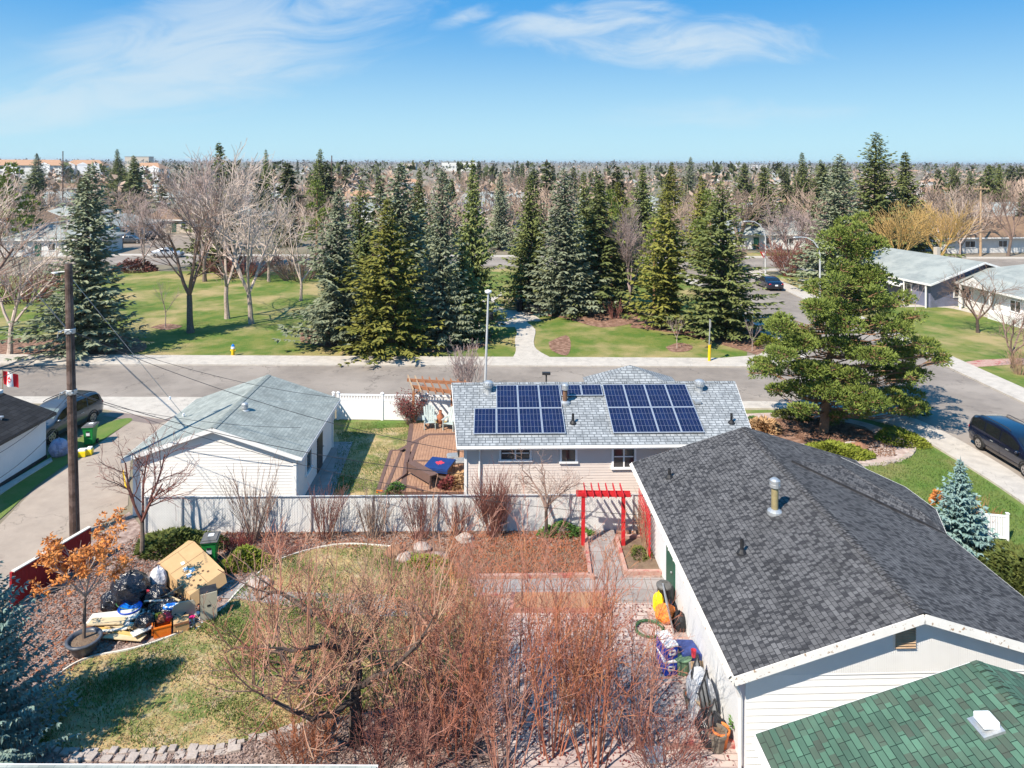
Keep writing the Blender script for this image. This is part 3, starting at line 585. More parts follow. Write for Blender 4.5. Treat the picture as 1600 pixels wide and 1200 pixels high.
def turbine(parent, p, r=0.17):
    mb = MB(); mb.lathe([(r * .9, -.15), (r * .9, .18), (r * 1.3, .22), (r * 1.45, .34), (r * 1.3, .44), (r * .8, .5), (0, .52)], p, 14)
    for i in range(14):
        a = 2 * math.pi * i / 14; mb.bar((p[0] + r * 1.38 * math.cos(a), p[1] + r * 1.38 * math.sin(a), p[2] + .22), (p[0] + r * 1.38 * math.cos(a + .3), p[1] + r * 1.38 * math.sin(a + .3), p[2] + .45), .012, .03)
    b = obj('roof_turbine_vent', mb, M['galv'], parent, smooth=False)
    f = MB(); f.box(p[0], p[1], p[2] - .12, r * 3.2, r * 3.2, .06); obj('flashing', f, M['galv'], b); return b

# --- garage with the pale teal roof -------------------------------------
t = thing('garage', 'cream sided garage with a pale teal shingle gable roof behind the white garden fence', 'garage', (G(472, 715, 2.5).x, G(472, 715, 2.5).y, 0), R(1.6))
gw, gl = 7.5, 7.4
gable_roof(t, 'roof', -gw, 0, 0, gl, 2.5, 3.78, M['roof_teal'], 'y', fh=.17)
wx0, wx1, wy0, wy1 = -gw + .45, -.35, .24, gl - .3
top = lambda x: 2.42 + (3.78 - 2.5) * (1 - abs(x + gw / 2) / (gw / 2))
mb = MB(); siding(mb, (wx0, wy0, 0), (wx1, wy0, 0), 0.1, lambda q: top(wx0 + (wx1 - wx0) * q) - .06, .13); siding(mb, (wx1, wy0, 0), (wx1, wy1, 0), 0.1, 2.55, .13)
siding(mb, (wx0, wy1, 0), (wx0, wy0, 0), 0.1, 2.55, .13); siding(mb, (wx1, wy1, 0), (wx0, wy1, 0), 0.1, lambda q: top(wx1 + (wx0 - wx1) * q) - .06, .13)
obj('wall', mb, M['siding_cream'], t)
for x, y in ((wx0, wy0), (wx1, wy0), (wx1, wy1), (wx0, wy1)): mb = MB(); mb.box(x, y, 0.02, .13, .13, 2.45); obj('corner_trim', mb, M['white'], t)
mb = MB(); mb.slab([(wx0 + .01, wy0 + .01), (wx1 - .01, wy0 + .01), (wx1 - .01, wy1 - .01), (wx0 + .01, wy1 - .01)], 0, 2.38); obj('inner_wall', mb, M['siding_cream'], t)
win(t, (wx1, 1.9, 0), (0, 1, 0), (1, 0, 0), .85, 1.15, .95, panes=1)
d = MB(); d.box(wx1 + .03, 4.4, .1, .05, .95, 2.05); o = obj('door', d, M['dark_metal'], t)
h = MB(); h.lathe([(0, -.03), (.03, -.02), (.035, .02), (0, .04)], (wx1 + .1, 4.8, 1.05), 8); obj('handle', h, M['galv'], o)
mb = MB(); mb.tube([(-.03, .05, 2.38), (-.03, gl - .05, 2.38)], .055, 8); mb.tube([(-.03, .3, 2.36), (-.28, .25, 2.15), (-.28, .25, .2)], .035, 8); obj('gutter', mb, M['white'], t)
flue(t, (-3.3, 2.6, 3.55), .12, .10, 'galv', name='roof_vent')
# --- house with solar panels ---------------------------------------------
e0 = G(714, 697, 3.0); t = thing('house', 'pale sided bungalow with blue solar panels on its light grey roof', 'house', (e0.x, e0.y, 0), R(1.67))
HL = 12.75; run = 3.95; rise = 1.42; ze = 3.0
gable_roof(t, 'roof', 0, HL, 0, 2 * run, ze, ze + rise, M['roof_grey'], 'x', extra=.45, fh=.16)
mb = MB(); mb.tube([(0, -.06, ze - .07), (HL, -.06, ze - .07)], .065, 8); mb.tube([(.95, -.05, ze - .1), (.95, .32, ze - .35), (.95, .36, .2)], .04, 8); mb.m = 0
obj('gutter', mb, M['white'], t)
wy0 = .42; mb = MB(); siding(mb, (.35, wy0, 0), (HL - .35, wy0, 0), .15, ze - .07, .115)
tp = lambda q: ze - .1 + rise * (1 - abs(q - .5) * 2)
siding(mb, (.35, 2 * run - .4, 0), (.35, wy0, 0), .15, tp, .115); siding(mb, (HL - .35, wy0, 0), (HL - .35, 2 * run - .4, 0), .15, tp, .115); siding(mb, (HL - .35, 2 * run - .4, 0), (.35, 2 * run - .4, 0), .15, ze - .1, .115)
obj('wall', mb, M['siding_pink'], t)
mb = MB(); mb.slab([(.36, wy0 + .01), (HL - .36, wy0 + .01), (HL - .36, 2 * run - .41), (.36, 2 * run - .41)], 0, ze - .12); obj('inner_wall', mb, M['siding_pink'], t)
mb = MB(); mb.box(.35, wy0, .02, .12, .12, ze - .1); obj('corner_trim', mb, M['white'], t)
s = 36.2
for (px0, px1, ztop_, hh, pn, nm) in ((772, 816, 2.78, .52, 2, 'window'), (866, 887, 2.78, .62, 1, 'window'), (947, 979, 2.78, .90, 2, 'window')):
    a = (px0 - 718) / s + .38; w = (px1 - px0) / s
    win(t, (a, wy0, 0), (1, 0, 0), (0, -1, 0), w, hh, ztop_ - hh, panes=pn, sash=(pn == 2), glass='glass')
# wing beyond the ridge
mb = MB(); ax, ay, az = 8.42, run + 1.5, ze + 1.80; b0, b1, c0, c1 = ax - 2.3, ax + 2.3, run + .3, run + 2.3; zc = ze + .95
mb.tuv((b0, c0, zc), (b1, c0, zc), (ax, ay, az)); mb.tuv((b1, c0, zc), (b1, c1, zc), (ax, ay, az)); mb.tuv((b1, c1, zc), (b0, c1, zc), (ax, ay, az)); mb.tuv((b0, c1, zc), (b0, c0, zc), (ax, ay, az))
obj('wing_roof', mb, M['roof_grey'], t)
mb = MB(); mb.slab([(b0 + .3, c0 + .4), (b1 - .3, c0 + .4), (b1 - .4, c1 - .4), (b0 + .4, c1 - .4)], 0, zc - .05); obj('wing_wall', mb, M['siding_pink'], t)
# panels
sl = math.hypot(run, rise); uy, uz = run / sl, rise / sl
def rp(u, v, o=0.0): return Vector((u, v * uy - o * uz, ze + v * uz + o * uy))
def panel(u0, v0, w, h):
    fr = MB(); o = .10
    for (a, b, c, d) in ((u0, u0 + w, v0, v0 + .03), (u0, u0 + w, v0 + h - .03, v0 + h), (u0, u0 + .03, v0 + .03, v0 + h - .03), (u0 + w - .03, u0 + w, v0 + .03, v0 + h - .03)):
        p = [rp(a, c, o), rp(b, c, o), rp(b, d, o), rp(a, d, o)]; q = [rp(a, c, o - .04), rp(b, c, o - .04), rp(b, d, o - .04), rp(a, d, o - .04)]; n = len(fr.v)
        fr.v.extend([tuple(x) for x in q + p]); fr.idx(n, ((3, 2, 1, 0), (4, 5, 6, 7), (0, 1, 5, 4), (1, 2, 6, 5), (2, 3, 7, 6), (3, 0, 4, 7)))
    f = obj('solar_panel', fr, M['alu'], t)
    g = MB(); a, b, c, d = u0 + .03, u0 + w - .03, v0 + .03, v0 + h - .03; W_, H_ = b - a, d - c
    g.face([rp(a, c, o - .006), rp(b, c, o - .006), rp(b, d, o - .006), rp(a, d, o - .006)], [(0, 0), (W_, 0), (W_, H_), (0, H_)]); obj('cells', g, M['solar'], f)
pw, ph = .985, 1.63; V0 = .62
for i in range(4): panel(.68 + i * (pw + .012), V0, pw, ph)
for i in range(1, 4): panel(.68 + i * (pw + .012), V0 + ph + .014, pw, ph)
for i in range(2): panel(4.69 + i * .99, V0 + ph + .014 + .85, .97, .78)
for i in range(4):
    for j in range(2): panel(6.72 + i * (pw + .012), V0 + j * (ph + .014), pw, ph)
p = rp(5.05, 1.35); vent_pipe(t, p, .42, .055); p = rp(12.1, 1.3); vent_pipe(t, p, .42, .055)
p = rp(4.83, 2.7); flue(t, p, .62, .11, 'brown_metal')
for u in (1.3, 11.3): turbine(t, rp(u, 3.55))
vb = MB(); pp = rp(10.95, 2.65); vb.box(pp.x, pp.y, pp.z, .3, .3, .12); obj('box_vent', vb, M['galv'], t, bevel=.01)

# --- big house with the charcoal roof -------------------------------------
e0 = G(1147, 1057, 2.7); t = thing('house', 'white bungalow with a long charcoal shingle gable roof and peeling fascia boards', 'house', (e0.x, e0.y, 0), R(1.9))
BL = 12.0; bw = 9.3; bz = 2.7; br = 1.42
gable_roof(t, 'roof', 0, bw, 0, BL, bz, bz + br, M['roof_black'], 'y', fascia='white_peel', fh=.22)
wx0, wx1, wy0, wy1 = .42, bw - .4, .38, BL - .4
top = lambda x: bz - .1 + br * (1 - abs(x - bw / 2) / (bw / 2))
# gable wall: upper part vertical grooves, lower part lapped siding
mb = MB(); siding(mb, (wx0, wy0, 0), (wx1, wy0, 0), .1, lambda q: min(2.45, top(wx0 + (wx1 - wx0) * q) - .03), .17, .016)
obj('wall', mb, M['white'], t)
mb = MB(); K = 150
for i in range(K):
    xa = wx0 + (wx1 - wx0) * i / K; xb = wx0 + (wx1 - wx0) * (i + .9) / K
    if min(top(xa), top(xb)) - .06 > 2.45:
        mb.face([(xa, wy0 - .022, 2.45), (xb, wy0 - .022, 2.45), (xb, wy0 - .022, top(xb) - .05), (xa, wy0 - .022, top(xa) - .05)])
        mb.face([(xb, wy0 - .022, 2.45), (xb, wy0 - .004, 2.45), (xb, wy0 - .004, top(xb) - .05), (xb, wy0 - .022, top(xb) - .05)])
mb.face([(wx0, wy0 - .004, 2.45), (wx1, wy0 - .004, 2.45), (wx1, wy0 - .004, top(wx1) - .04), (bw / 2, wy0 - .004, top(bw / 2) - .04), (wx0, wy0 - .004, top(wx0) - .04)]); obj('gable_wall', mb, M['white'], t)
mb = MB(); mb.box(wx0 + (wx1 - wx0) / 2, wy0 - .012, 2.42, wx1 - wx0, .03, .03); obj('trim', mb, M['white'], t)
mb = MB(); mb.slab([(wx0, wy0 + .006), (wx1, wy0 + .006), (wx1, wy1), (wx0, wy1)], 0, bz - .12); mb.face([(wx0, wy1, bz - .13), (wx1, wy1, bz - .13), (bw / 2, wy1, bz + br - .15)]); obj('side_wall', mb, M['stucco'], t)
# louvred vent
mb = MB(); cx_ = bw / 2 - .28; mb.box(cx_, wy0 - .03, 3.05, .56, .03, .62); lo = obj('gable_vent', mb, M['white_peel'], t)
mb = MB()
for i in range(9): mb.bar((cx_ - .25, wy0 - .075, 3.10 + i * .063), (cx_ + .25, wy0 - .075, 3.10 + i * .063), .05, .02, (0, -.6, .8))
obj('louvre', mb, M['cedar_pale'], lo)
mb = MB(); mb.tube([(-.06, .05, bz - .08), (-.06, BL - .05, bz - .08)], .06, 8)
for k in range(20): mb.box(-.06, .3 + k * .6, bz - .13, .14, .03, .12)
obj('gutter', mb, M['white_peel'], t)
mb = MB(); mb.tube([(-.05, .1, bz - .1), (.18, .35, bz - .5), (.30, .40, bz - .8), (.30, .42, .1)], .045, 8); obj('downspout', mb, M['white'], t)
d = MB(); d.box(wx0 - .03, 7.35, .12, .06, 1.0, 2.05); o = obj('door', d, M['door_green'], t)
h = MB(); h.lathe([(0, -.03), (.03, -.02), (.035, .02), (0, .04)], (wx0 - .1, 7.0, 1.1), 8); obj('handle', h, M['galv'], o)
bs = br / (bw / 2)
def bp(x, y): return (x, y, bz + (x if x < bw / 2 else bw - x) * bs)
flue(t, bp(3.35, 5.75), .82, .11, 'flue_tan'); vent_pipe(t, bp(1.75, 4.3), .42, .055); vent_pipe(t, bp(1.0, 9.9), .34, .06)
# lower front wing on the right
inv_ = Matrix.LocRotScale(t.location, t.rotation_euler, None).inverted(); wl = lambda x, y, z: inv_ @ Vector((x, y, z))
n0, n1 = wl(10.4, 26.1, 3.98), wl(13.9, 23.6, 2.94); r1, r0 = wl(14.1, 23.95, 3.03), wl(12.3, 26.3, 3.66)
f0, f1, f2, f3 = wl(13.3, 28.4, 3.12), wl(14.95, 26.7, 2.72), wl(15.1, 25.0, 2.70), wl(14.42, 23.3, 2.74)
mb = MB(); mb.quv(n0, n1, r1, r0); mb.quv(f2, f1, r0, r1); mb.tuv(f1, f0, r0); mb.tuv(f0, n0, r0); mb.tuv(n1, f3, r1); mb.tuv(f3, f2, r1); obj('wing_roof', mb, M['roof_black'], t)
mb = MB(); up_ = Vector((0, 0, .05)); mb.bar(n0 - up_, n1 - up_, .03, .12); mb.bar(n1 - up_, f3 - up_, .03, .1); obj('wing_edge', mb, M['dark_metal'], t)
mb = MB(); up_ = Vector((0, 0, .07)); mb.bar(f3 - up_, f2 - up_, .03, .14); mb.bar(f2 - up_, f1 - up_, .03, .14); mb.bar(f1 - up_, f0 - up_, .03, .14); obj('fascia', mb, M['white_peel'], t)
cp = MB(); u = r1 - r0
for i in range(20):
    a = r0.lerp(r1, i / 20) + Vector((0, 0, .035)); b = r0.lerp(r1, (i + 1.1) / 20) + Vector((0, 0, .015)); e = Vector((u.y, -u.x, 0)).normalized() * .15
    cp.face([a - e - Vector((0, 0, .03)), a, b, b - e - Vector((0, 0, .03))], [(0, i), (.3, i), (.3, i + .14), (0, i + .14)]); cp.face([a, a + e - Vector((0, 0, .04)), b + e - Vector((0, 0, .04)), b], [(0, i + .3), (.3, i + .3), (.3, i + .44), (0, i + .44)])
obj('ridge_cap', cp, M['roof_black'], t)
q = [wl(13.2, 28.0, 0), wl(14.5, 26.4, 0), wl(14.65, 25.1, 0), wl(13.6, 24.2, 0), wl(12.5, 27, 0)]; mb = MB(); mb.slab([(p.x, p.y) for p in q], 0, bz - .15); obj('wing_wall', mb, M['stucco'], t)

# --- green roofed building -------------------------------------------------
e0 = G(1180, 1147, 2.35); t = thing('garage', 'white garage with green shingle gable roof at the lower right, beside the charcoal roofed house', 'garage', (e0.x, e0.y, 0), R(1.9))
Lg = 9.0; Wg = 10.0
gable_roof(t, 'roof', 0, Wg, -Lg, 0, 2.35, 3.88, M['roof_green'], 'y', fh=.18, caps=True)
mb = MB(); mb.slab([(.4, -Lg + .4), (Wg - .4, -Lg + .4), (Wg - .4, -.35), (.4, -.35)], 0, 2.25); obj('wall', mb, M['white'], t)
mb = MB(); mb.tube([(-.06, -Lg, 2.25), (-.06, -.05, 2.25)], .06, 8); obj('gutter', mb, M['white'], t)
vb = MB(); x, y = 4.15, -1.5; z = 2.35 + x * (1.53 / 5)
vb.box(x, y, z + .06, .34, .34, .15); o = obj('box_vent', vb, M['vinyl'], t, bevel=.03); f = MB(); f.box(x, y, z + .0, .46, .5, .05, 0, Matrix.Rotation(-math.atan(.306), 3, 'Y')); obj('flashing', f, M['galv'], o)

# --- white garage at the left edge with near-black roof --------------------
e0 = G(88, 644, 2.25); t = thing('garage', 'long white walled garage with a near-black roof beside the alley', 'garage', (e0.x, e0.y, 0), R(-0.5))
gable_roof(t, 'roof', -5.4, 0, -13, 0, 2.25, 3.2, M['roof_metal'], 'y', fascia='dark_metal', fh=.12)
mb = MB(); mb.slab([(-5.1, -12.7), (-.32, -12.7), (-.32, -.3), (-5.1, -.3)], 0, 2.15); obj('wall', mb, M['stucco'], t)
mb = MB(); mb.box(-.315, -6.5, 0, .02, 12.5, .22); obj('base_shade_strip', mb, M['dark_metal'], t)  # dark strip standing in for the shadow line at the wall foot
mb = MB(); mb.lathe([(.05, 0), (.05, .1), (.12, .1), (.12, .16), (0, .2)], (-1.2, -2.2, 2.66), 10); obj('roof_vent', mb, M['galv'], t)
mb = MB(); mb.box(-3.1, .0, 2.86, .5, .4, .45); obj('chimney', mb, M['white'], t)
# teal roof edge of the shed at the very bottom
t = thing('shed', 'small shed with a flat pale teal roof along the lower edge of the yard', 'shed', (G(330, 1196, 2.0).x, G(330, 1196, 2.0).y, 0), 0)
mb = MB(); mb.quv((-5.6, -3, 1.75), (3.55, -3, 1.75), (3.55, 0, 2.0), (-5.6, 0, 2.0)); obj('roof', mb, M['roof_teal'], t)
mb = MB(); mb.box(-1.02, .02, 1.84, 9.2, .05, .15); mb.box(3.58, -1.5, 1.75, .05, 3, .12); obj('fascia', mb, M['white'], t)
mb = MB(); mb.slab([(-5.4, -2.9), (3.4, -2.9), (3.4, -.15), (-5.4, -.15)], 0, 1.72); obj('wall', mb, M['wall_white'], t)

# --- houses across the street on the right ----------------------------------
def simple_house(name, label, x, y, rz, w, l, ze, zr, wall, roofm, axis='x', group=None, over=.5, wins=((.2, .8), (.6, 1.2)), door=None, chimney=True, cat='house', hip=False, scale=None, fascia='white'):
    t = thing(name, label, cat, (x, y, 0), rz, group, scale)
    mb = MB(); mb.slab([(-w / 2, -l / 2), (w / 2, -l / 2), (w / 2, l / 2), (-w / 2, l / 2)], 0, ze)
    if not hip:
        if axis == 'x':
            for sx in (-1, 1): mb.face([(sx * w / 2, -l / 2, ze), (sx * w / 2, l / 2, ze), (sx * w / 2, 0, zr - .1)])
        else:
            for sy in (-1, 1): mb.face([(-w / 2, sy * l / 2, ze), (w / 2, sy * l / 2, ze), (0, sy * l / 2, zr - .1)])
    obj('wall', mb, M[wall], t)
    X, Y = w / 2 + over, l / 2 + over; mb = MB()
    k = (zr - ze) / (l / 2 if axis == 'x' else w / 2); zo = ze - k * over * .5
    if hip:
        i = min(w, l) * .48; A, B, C, D = (-X, -Y, zo), (X, -Y, zo), (X, Y, zo), (-X, Y, zo)
        if axis == 'x': p, q = (-X + i, 0, zr), (X - i, 0, zr); mb.quv(A, B, q, p); mb.quv(C, D, p, q); mb.tuv(B, C, q); mb.tuv(D, A, p)
        else: p, q = (0, -Y + i, zr), (0, Y - i, zr); mb.tuv(A, B, p); mb.tuv(C, D, q); mb.quv(B, C, q, p); mb.quv(D, A, p, q)
    elif axis == 'x': mb.quv((-X, -Y, zo), (X, -Y, zo), (X, 0, zr), (-X, 0, zr)); mb.quv((X, Y, zo), (-X, Y, zo), (-X, 0, zr), (X, 0, zr))
    else: mb.quv((-X, Y, zo), (-X, -Y, zo), (0, -Y, zr), (0, Y, zr)); mb.quv((X, -Y, zo), (X, Y, zo), (0, Y, zr), (0, -Y, zr))
    ro = obj('roof', mb, M[roofm], t)
    fb = MB()
    for a, b in (((-X, -Y), (X, -Y)), ((X, -Y), (X, Y)), ((X, Y), (-X, Y)), ((-X, Y), (-X, -Y))):
        if hip or (axis == 'x') == (a[1] == b[1]): fb.bar((a[0], a[1], zo - .1), (b[0], b[1], zo - .1), .05, .2)
        else:
            m_ = ((a[0] + b[0]) / 2, (a[1] + b[1]) / 2, zr - .1); fb.bar((a[0], a[1], zo - .1), m_, .05, .2); fb.bar(m_, (b[0], b[1], zo - .1), .05, .2)
    obj('fascia', fb, M[fascia], t)
    if chimney:
        c = MB(); c.box(w * .18, l * .12, ze, .5, .5, zr - ze + .55); obj('chimney', c, M['wall_beige'], ro)
    for fx, ww in wins:
        a = -w / 2 + w * fx; win(t, (a - ww / 2, -l / 2, 0), (1, 0, 0), (0, -1, 0), ww, 1.0, 1.0, panes=2 if ww > 1 else 1, trim=.08)
    for fy in (.25, .7):
        win(t, (-w / 2, -l / 2 + l * fy + .6, 0), (0, -1, 0), (-1, 0, 0), 1.2, 1.0, 1.0, panes=2, trim=.08)
    if door is not None:
        d = MB(); d.box(-w / 2 + w * door, -l / 2 - .03, .1, .95, .06, 2.0); o = obj('door', d, M['door_green'], t)
    return t
e = G(1515, 492); 
# pale grey roof, blue-violet wall
A = AT(1370, 392, 88); Bp = AT(1437, 447, 73); 
t = simple_house('house', 'low house with a pale grey gable roof and dark blue-violet walls across the side street', 48.0, 80.5, R(16), 13, 12, 2.7, 4.6, 'wall_blue', 'roof_bluegrey', 'y', over=.7, wins=((.3, 1.6), (.75, 1.4)))
for yy_ in (-1.5, 3.8): aw = MB(); aw.face([(-6.5, yy_ - 1.5, 2.15), (-6.5, yy_ + 1.5, 2.15), (-7.4, yy_ + 1.5, 1.85), (-7.4, yy_ - 1.5, 1.85)]); aw.box(-7.4, yy_, 1.72, .03, 3.0, .15); obj('awning', aw, M['vinyl'], t)
for yy_ in (-6.0, -3.2, 0.5, 4.5): pc = MB(); pc.box(-7.1, yy_, 0, .12, .12, 2.6); obj('porch_post', pc, M['white'], t)
t = simple_house('house', 'white stucco house with a broad blue-grey hip roof at the right edge', 54.0, 70.5, R(5), 13.5, 14, 2.8, 4.9, 'wall_white', 'roof_bluegrey', 'y', over=.8, wins=((.25, 1.8), (.7, 1.2)), hip=True)
pr = MB(); pr.quv((-8, 2.6, 2.6), (-4, 3.2, 3.2), (-3.4, .4, 3.95), (-8, .4, 3.75)); pr.quv((-4, -2.4, 3.2), (-8, -1.8, 2.6), (-8, .4, 3.75), (-3.4, .4, 3.95)); obj('porch_gable', pr, M['roof_bluegrey'], t)
gf = MB(); gf.face([(-7.9, -1.7, 2.6), (-7.9, 2.5, 2.6), (-7.9, .4, 3.68)]); gf.box(-7.8, -1.6, 0, .15, .15, 2.6); gf.box(-7.8, 2.4, 0, .15, .15, 2.6); obj('porch_front', gf, M['white'], t)
rb = MB(); rb.slab([(-8.2, -6.8), (-6.75, -6.8), (-6.75, -1.8), (-8.2, -1.8)], 0, .8); obj('planter_wall', rb, M['white'], t)
# ------------------------------------------------------------------ vegetation builders
def leafquad(mb, p, d, l, w, rg, sag=0.0):
    d = d.normalized(); s = d.cross(Vector((rg.uniform(-1, 1), rg.uniform(-1, 1), rg.uniform(.2, 1.4))))
    if s.length < 1e-3: return
    s.normalize(); q = p + d * l; q.z -= sag * l; m = p + d * (l * .45); m.z -= sag * l * .2
    b = len(mb.v); mb.v.extend((tuple(p), tuple(m + s * w * .5), tuple(q), tuple(m - s * w * .5))); mb.f.append((b, b + 1, b + 2, b + 3)); mb.uv.append(None); mb.mi.append(mb.m)
def spruce_mesh(h, r, seed, gap=.3, twig=.38, dens=1.0, ragged=.25, z0=.05, droop=.28, power=.76, top_sparse=1.0):
    rg = random.Random(seed); mb = MB(); z = z0 * h; bend = (rg.uniform(-.02, .02), rg.uniform(-.02, .02))
    lobes = [(rg.uniform(0, 6.28), rg.uniform(.05, .9), rg.uniform(-ragged, ragged)) for _ in range(10)]
    while z < h * .995:
        t = z / h; rad = r * (1 - t) ** power; n = max(4, int((5 + 5 * (1 - t)) * dens)); a0 = rg.uniform(0, 6.28)
        for i in range(n):
            a = a0 + 6.283 * i / n + rg.uniform(-.25, .25); L = rad * rg.uniform(1 - ragged * 1.6, 1.08)
            for la, lt, lk in lobes:
                if abs(t - lt) < .12 and math.cos(a - la) > .4: L *= 1 + lk
            L = max(L, .06); out = Vector((math.cos(a), math.sin(a), 0)); side = Vector((-out.y, out.x, 0))
            sl = -droop * (1 - t) + .55 * t; k = max(2, int(L / (twig * .5))); base = Vector((bend[0] * z, bend[1] * z, z + rg.uniform(-.5, .5) * gap))
            for j in range(k):
                s = (j + rg.random()) / k
                if s < .12 and L > 1: continue
                p = base + out * (s * L) + Vector((0, 0, L * (sl * s + .22 * s * s)))
                tl = twig * (1.15 - .45 * s) * rg.uniform(.7, 1.25) * (1 - .6 * t ** 3)
                for sd in (-1, 1): leafquad(mb, p, out * .75 + side * sd * rg.uniform(.5, 1.1) + Vector((0, 0, rg.uniform(-.45, .1))), tl, tl * .42, rg, .25)
                leafquad(mb, p, out + Vector((0, 0, rg.uniform(-.1, .35))), tl * .95, tl * .45, rg)
                if rg.random() < .5: leafquad(mb, p, Vector((rg.uniform(-.5, .5), rg.uniform(-.5, .5), -.8)), tl * .7, tl * .4, rg)
        z += gap * (.55 + .45 * (1 - t)) * rg.uniform(.8, 1.2)
    leafquad(mb, Vector((bend[0] * h, bend[1] * h, h * .97)), Vector((0, 0, 1)), h * .04 + .15, .1, rg)
    return mb
def trunk_mesh(h, r, n=8, top=.95): mb = MB(); mb.tube([(0, 0, -.1), (0, 0, h * .3), (0, 0, h * .7), (0, 0, h * top)], [r * 1.25, r * .85, r * .45, r * .08], n); return mb
def conifer(protos, name, label, p, h, w, rz, group=None, m=None):
    cm, tm, ph, pr = protos
    t = thing(name, label, 'tree', (p.x, p.y, 0), rz, group, (w / pr, w / pr, h / ph))
    c = bpy.data.objects.new('crown', cm); COL.objects.link(c); c.parent = t
    k = bpy.data.objects.new('trunk', tm); COL.objects.link(k); k.parent = t
    return t
def cproto(h, r, seed, m, trunk='bark_dark', tr=None, **k):
    return (mesh('crown', spruce_mesh(h, r, seed, **k), M[m]), mesh('trunk', trunk_mesh(h, tr or h * .016), M[trunk]), h, r)
def grow(mb, p, d, L, r, lev, maxl, rg, up=.1, wob=.15, nch=5, ratio=.62, spread=(.4, .9), segs=4, rr=.55, first=.3, rmin=.004, tip=.5, tips=None):
    pts = [p.copy()]; rad = [r]; d = d.normalized(); q = p.copy(); dirs = [d]
    for i in range(segs):
        d = (d + Vector((rg.uniform(-1, 1), rg.uniform(-1, 1), rg.uniform(-1, 1))) * wob + Vector((0, 0, up))).normalized()
        q = q + d * (L / segs); pts.append(q.copy()); rad.append(max(r * (1 - (1 - tip) * (i + 1) / segs), rmin)); dirs.append(d)
    mb.tube(pts, rad, 7 if lev == 0 else (5 if lev == 1 else 3))
    if tips is not None and lev == maxl: tips.append((pts[-1], d)); tips.append((pts[len(pts) // 2], d))
    if lev >= maxl: return
    for i in range(nch if isinstance(nch, int) else nch[lev]):
        s = first + (1 - first) * (i + rg.random()) / (nch if isinstance(nch, int) else nch[lev]); f = s * segs; k = min(int(f), segs - 1); b = pts[k].lerp(pts[k + 1], f - k)
        ax = dirs[k].orthogonal().normalized(); ax = Matrix.Rotation(rg.uniform(0, 6.283), 3, dirs[k]) @ ax
        nd = Matrix.Rotation(rg.uniform(*spread), 3, ax) @ dirs[k + 1]
        grow(mb, b, nd, L * ratio * rg.uniform(.7, 1.2) * (1.15 - .4 * s), max(rad[k] * rr, rmin), lev + 1, maxl, rg, up, wob, nch, ratio, spread, max(2, segs - 1), rr, .2, rmin, tip, tips)
def bare_tree(h, seed, rmin=.006, nch=(5, 6, 5, 4), lev=4, trunk=.25, stems=1, spread=(.35, .85), up=.07, wob=.13, r=None, lean=(0, 0), ratio=.62, fork=3):
    rg = random.Random(seed); tr = MB(); cr = MB(); r = r or h * .02
    q = Vector((0, 0, -.1)); pts = [q]; d = Vector((lean[0], lean[1], 1)); n = 4
    for i in range(n): q = q + (d + Vector((rg.uniform(-.08, .08), rg.uniform(-.08, .08), 0))) * (h * trunk / n); pts.append(q)
    tr.tube(pts, [r * 1.3, r, r * .92, r * .86, r * .8], 8)
    a0 = rg.uniform(0, 6.28)
    for i in range(fork):
        a = a0 + 6.283 * i / fork + rg.uniform(-.3, .3); tilt = rg.uniform(.2, .62)
        nd = Vector((math.cos(a) * tilt, math.sin(a) * tilt, 1))
        grow(cr, q.copy(), nd, h * (1 - trunk) * rg.uniform(.62, .8), r * .62, 1, lev, rg, up, wob, nch, ratio, spread, 5, .55, .25, rmin)
    return tr, cr
def shrub_mesh(h, w, seed, stems=25, rmin=.004, r=.014, nch=(4, 4), lev=1, up=.02, wob=.08, spread=(.2, .5), ratio=.4, base=.12, tips=None, arch=0):
    rg = random.Random(seed); mb = MB()
    for i in range(stems):
        a = rg.uniform(0, 6.283); k = math.sqrt(rg.random()); b = Vector((math.cos(a) * base * k, math.sin(a) * base * k, -.03))
        d = Vector((math.cos(a) * w * k, math.sin(a) * w * k, h)); L = d.length * rg.uniform(.6, 1.05)
        grow(mb, b, d, L, r * rg.uniform(.7, 1.2), 0, lev, rg, up, wob, nch, ratio, spread, 5, .6, .3, rmin, .35, tips)
    return mb
def leafmound(rx, ry, rz, n, size, seed, flat=.6, jit=.25, up=.5):
    rg = random.Random(seed); mb = MB()
    for i in range(n):
        a = rg.uniform(0, 6.283); k = math.sqrt(rg.random()); ang = .5 + .5 * math.sin(a * 3 + seed) * jit + .5
        x, y = math.cos(a) * rx * k * ang, math.sin(a) * ry * k * ang; z = rz * max(0, 1 - k ** 2.2) * rg.uniform(flat, 1.05) + rg.uniform(0, .04)
        z *= 1 + .3 * math.sin(x * 5 + seed) * math.cos(y * 4)
        leafquad(mb, Vector((x, y, z)), Vector((math.cos(a) + rg.uniform(-.7, .7), math.sin(a) + rg.uniform(-.7, .7), rg.uniform(0, up * 2))), size * rg.uniform(.6, 1.4), size * .5, rg)
    return mb
def wh(px_w, py_base):                    # metres spanned by px_w pixels at the depth of py_base
    return px_w * G(800, py_base).y / F_PX
def hgt(px, py_top, py_base): return AT(px, py_top, G(px, py_base).y).z

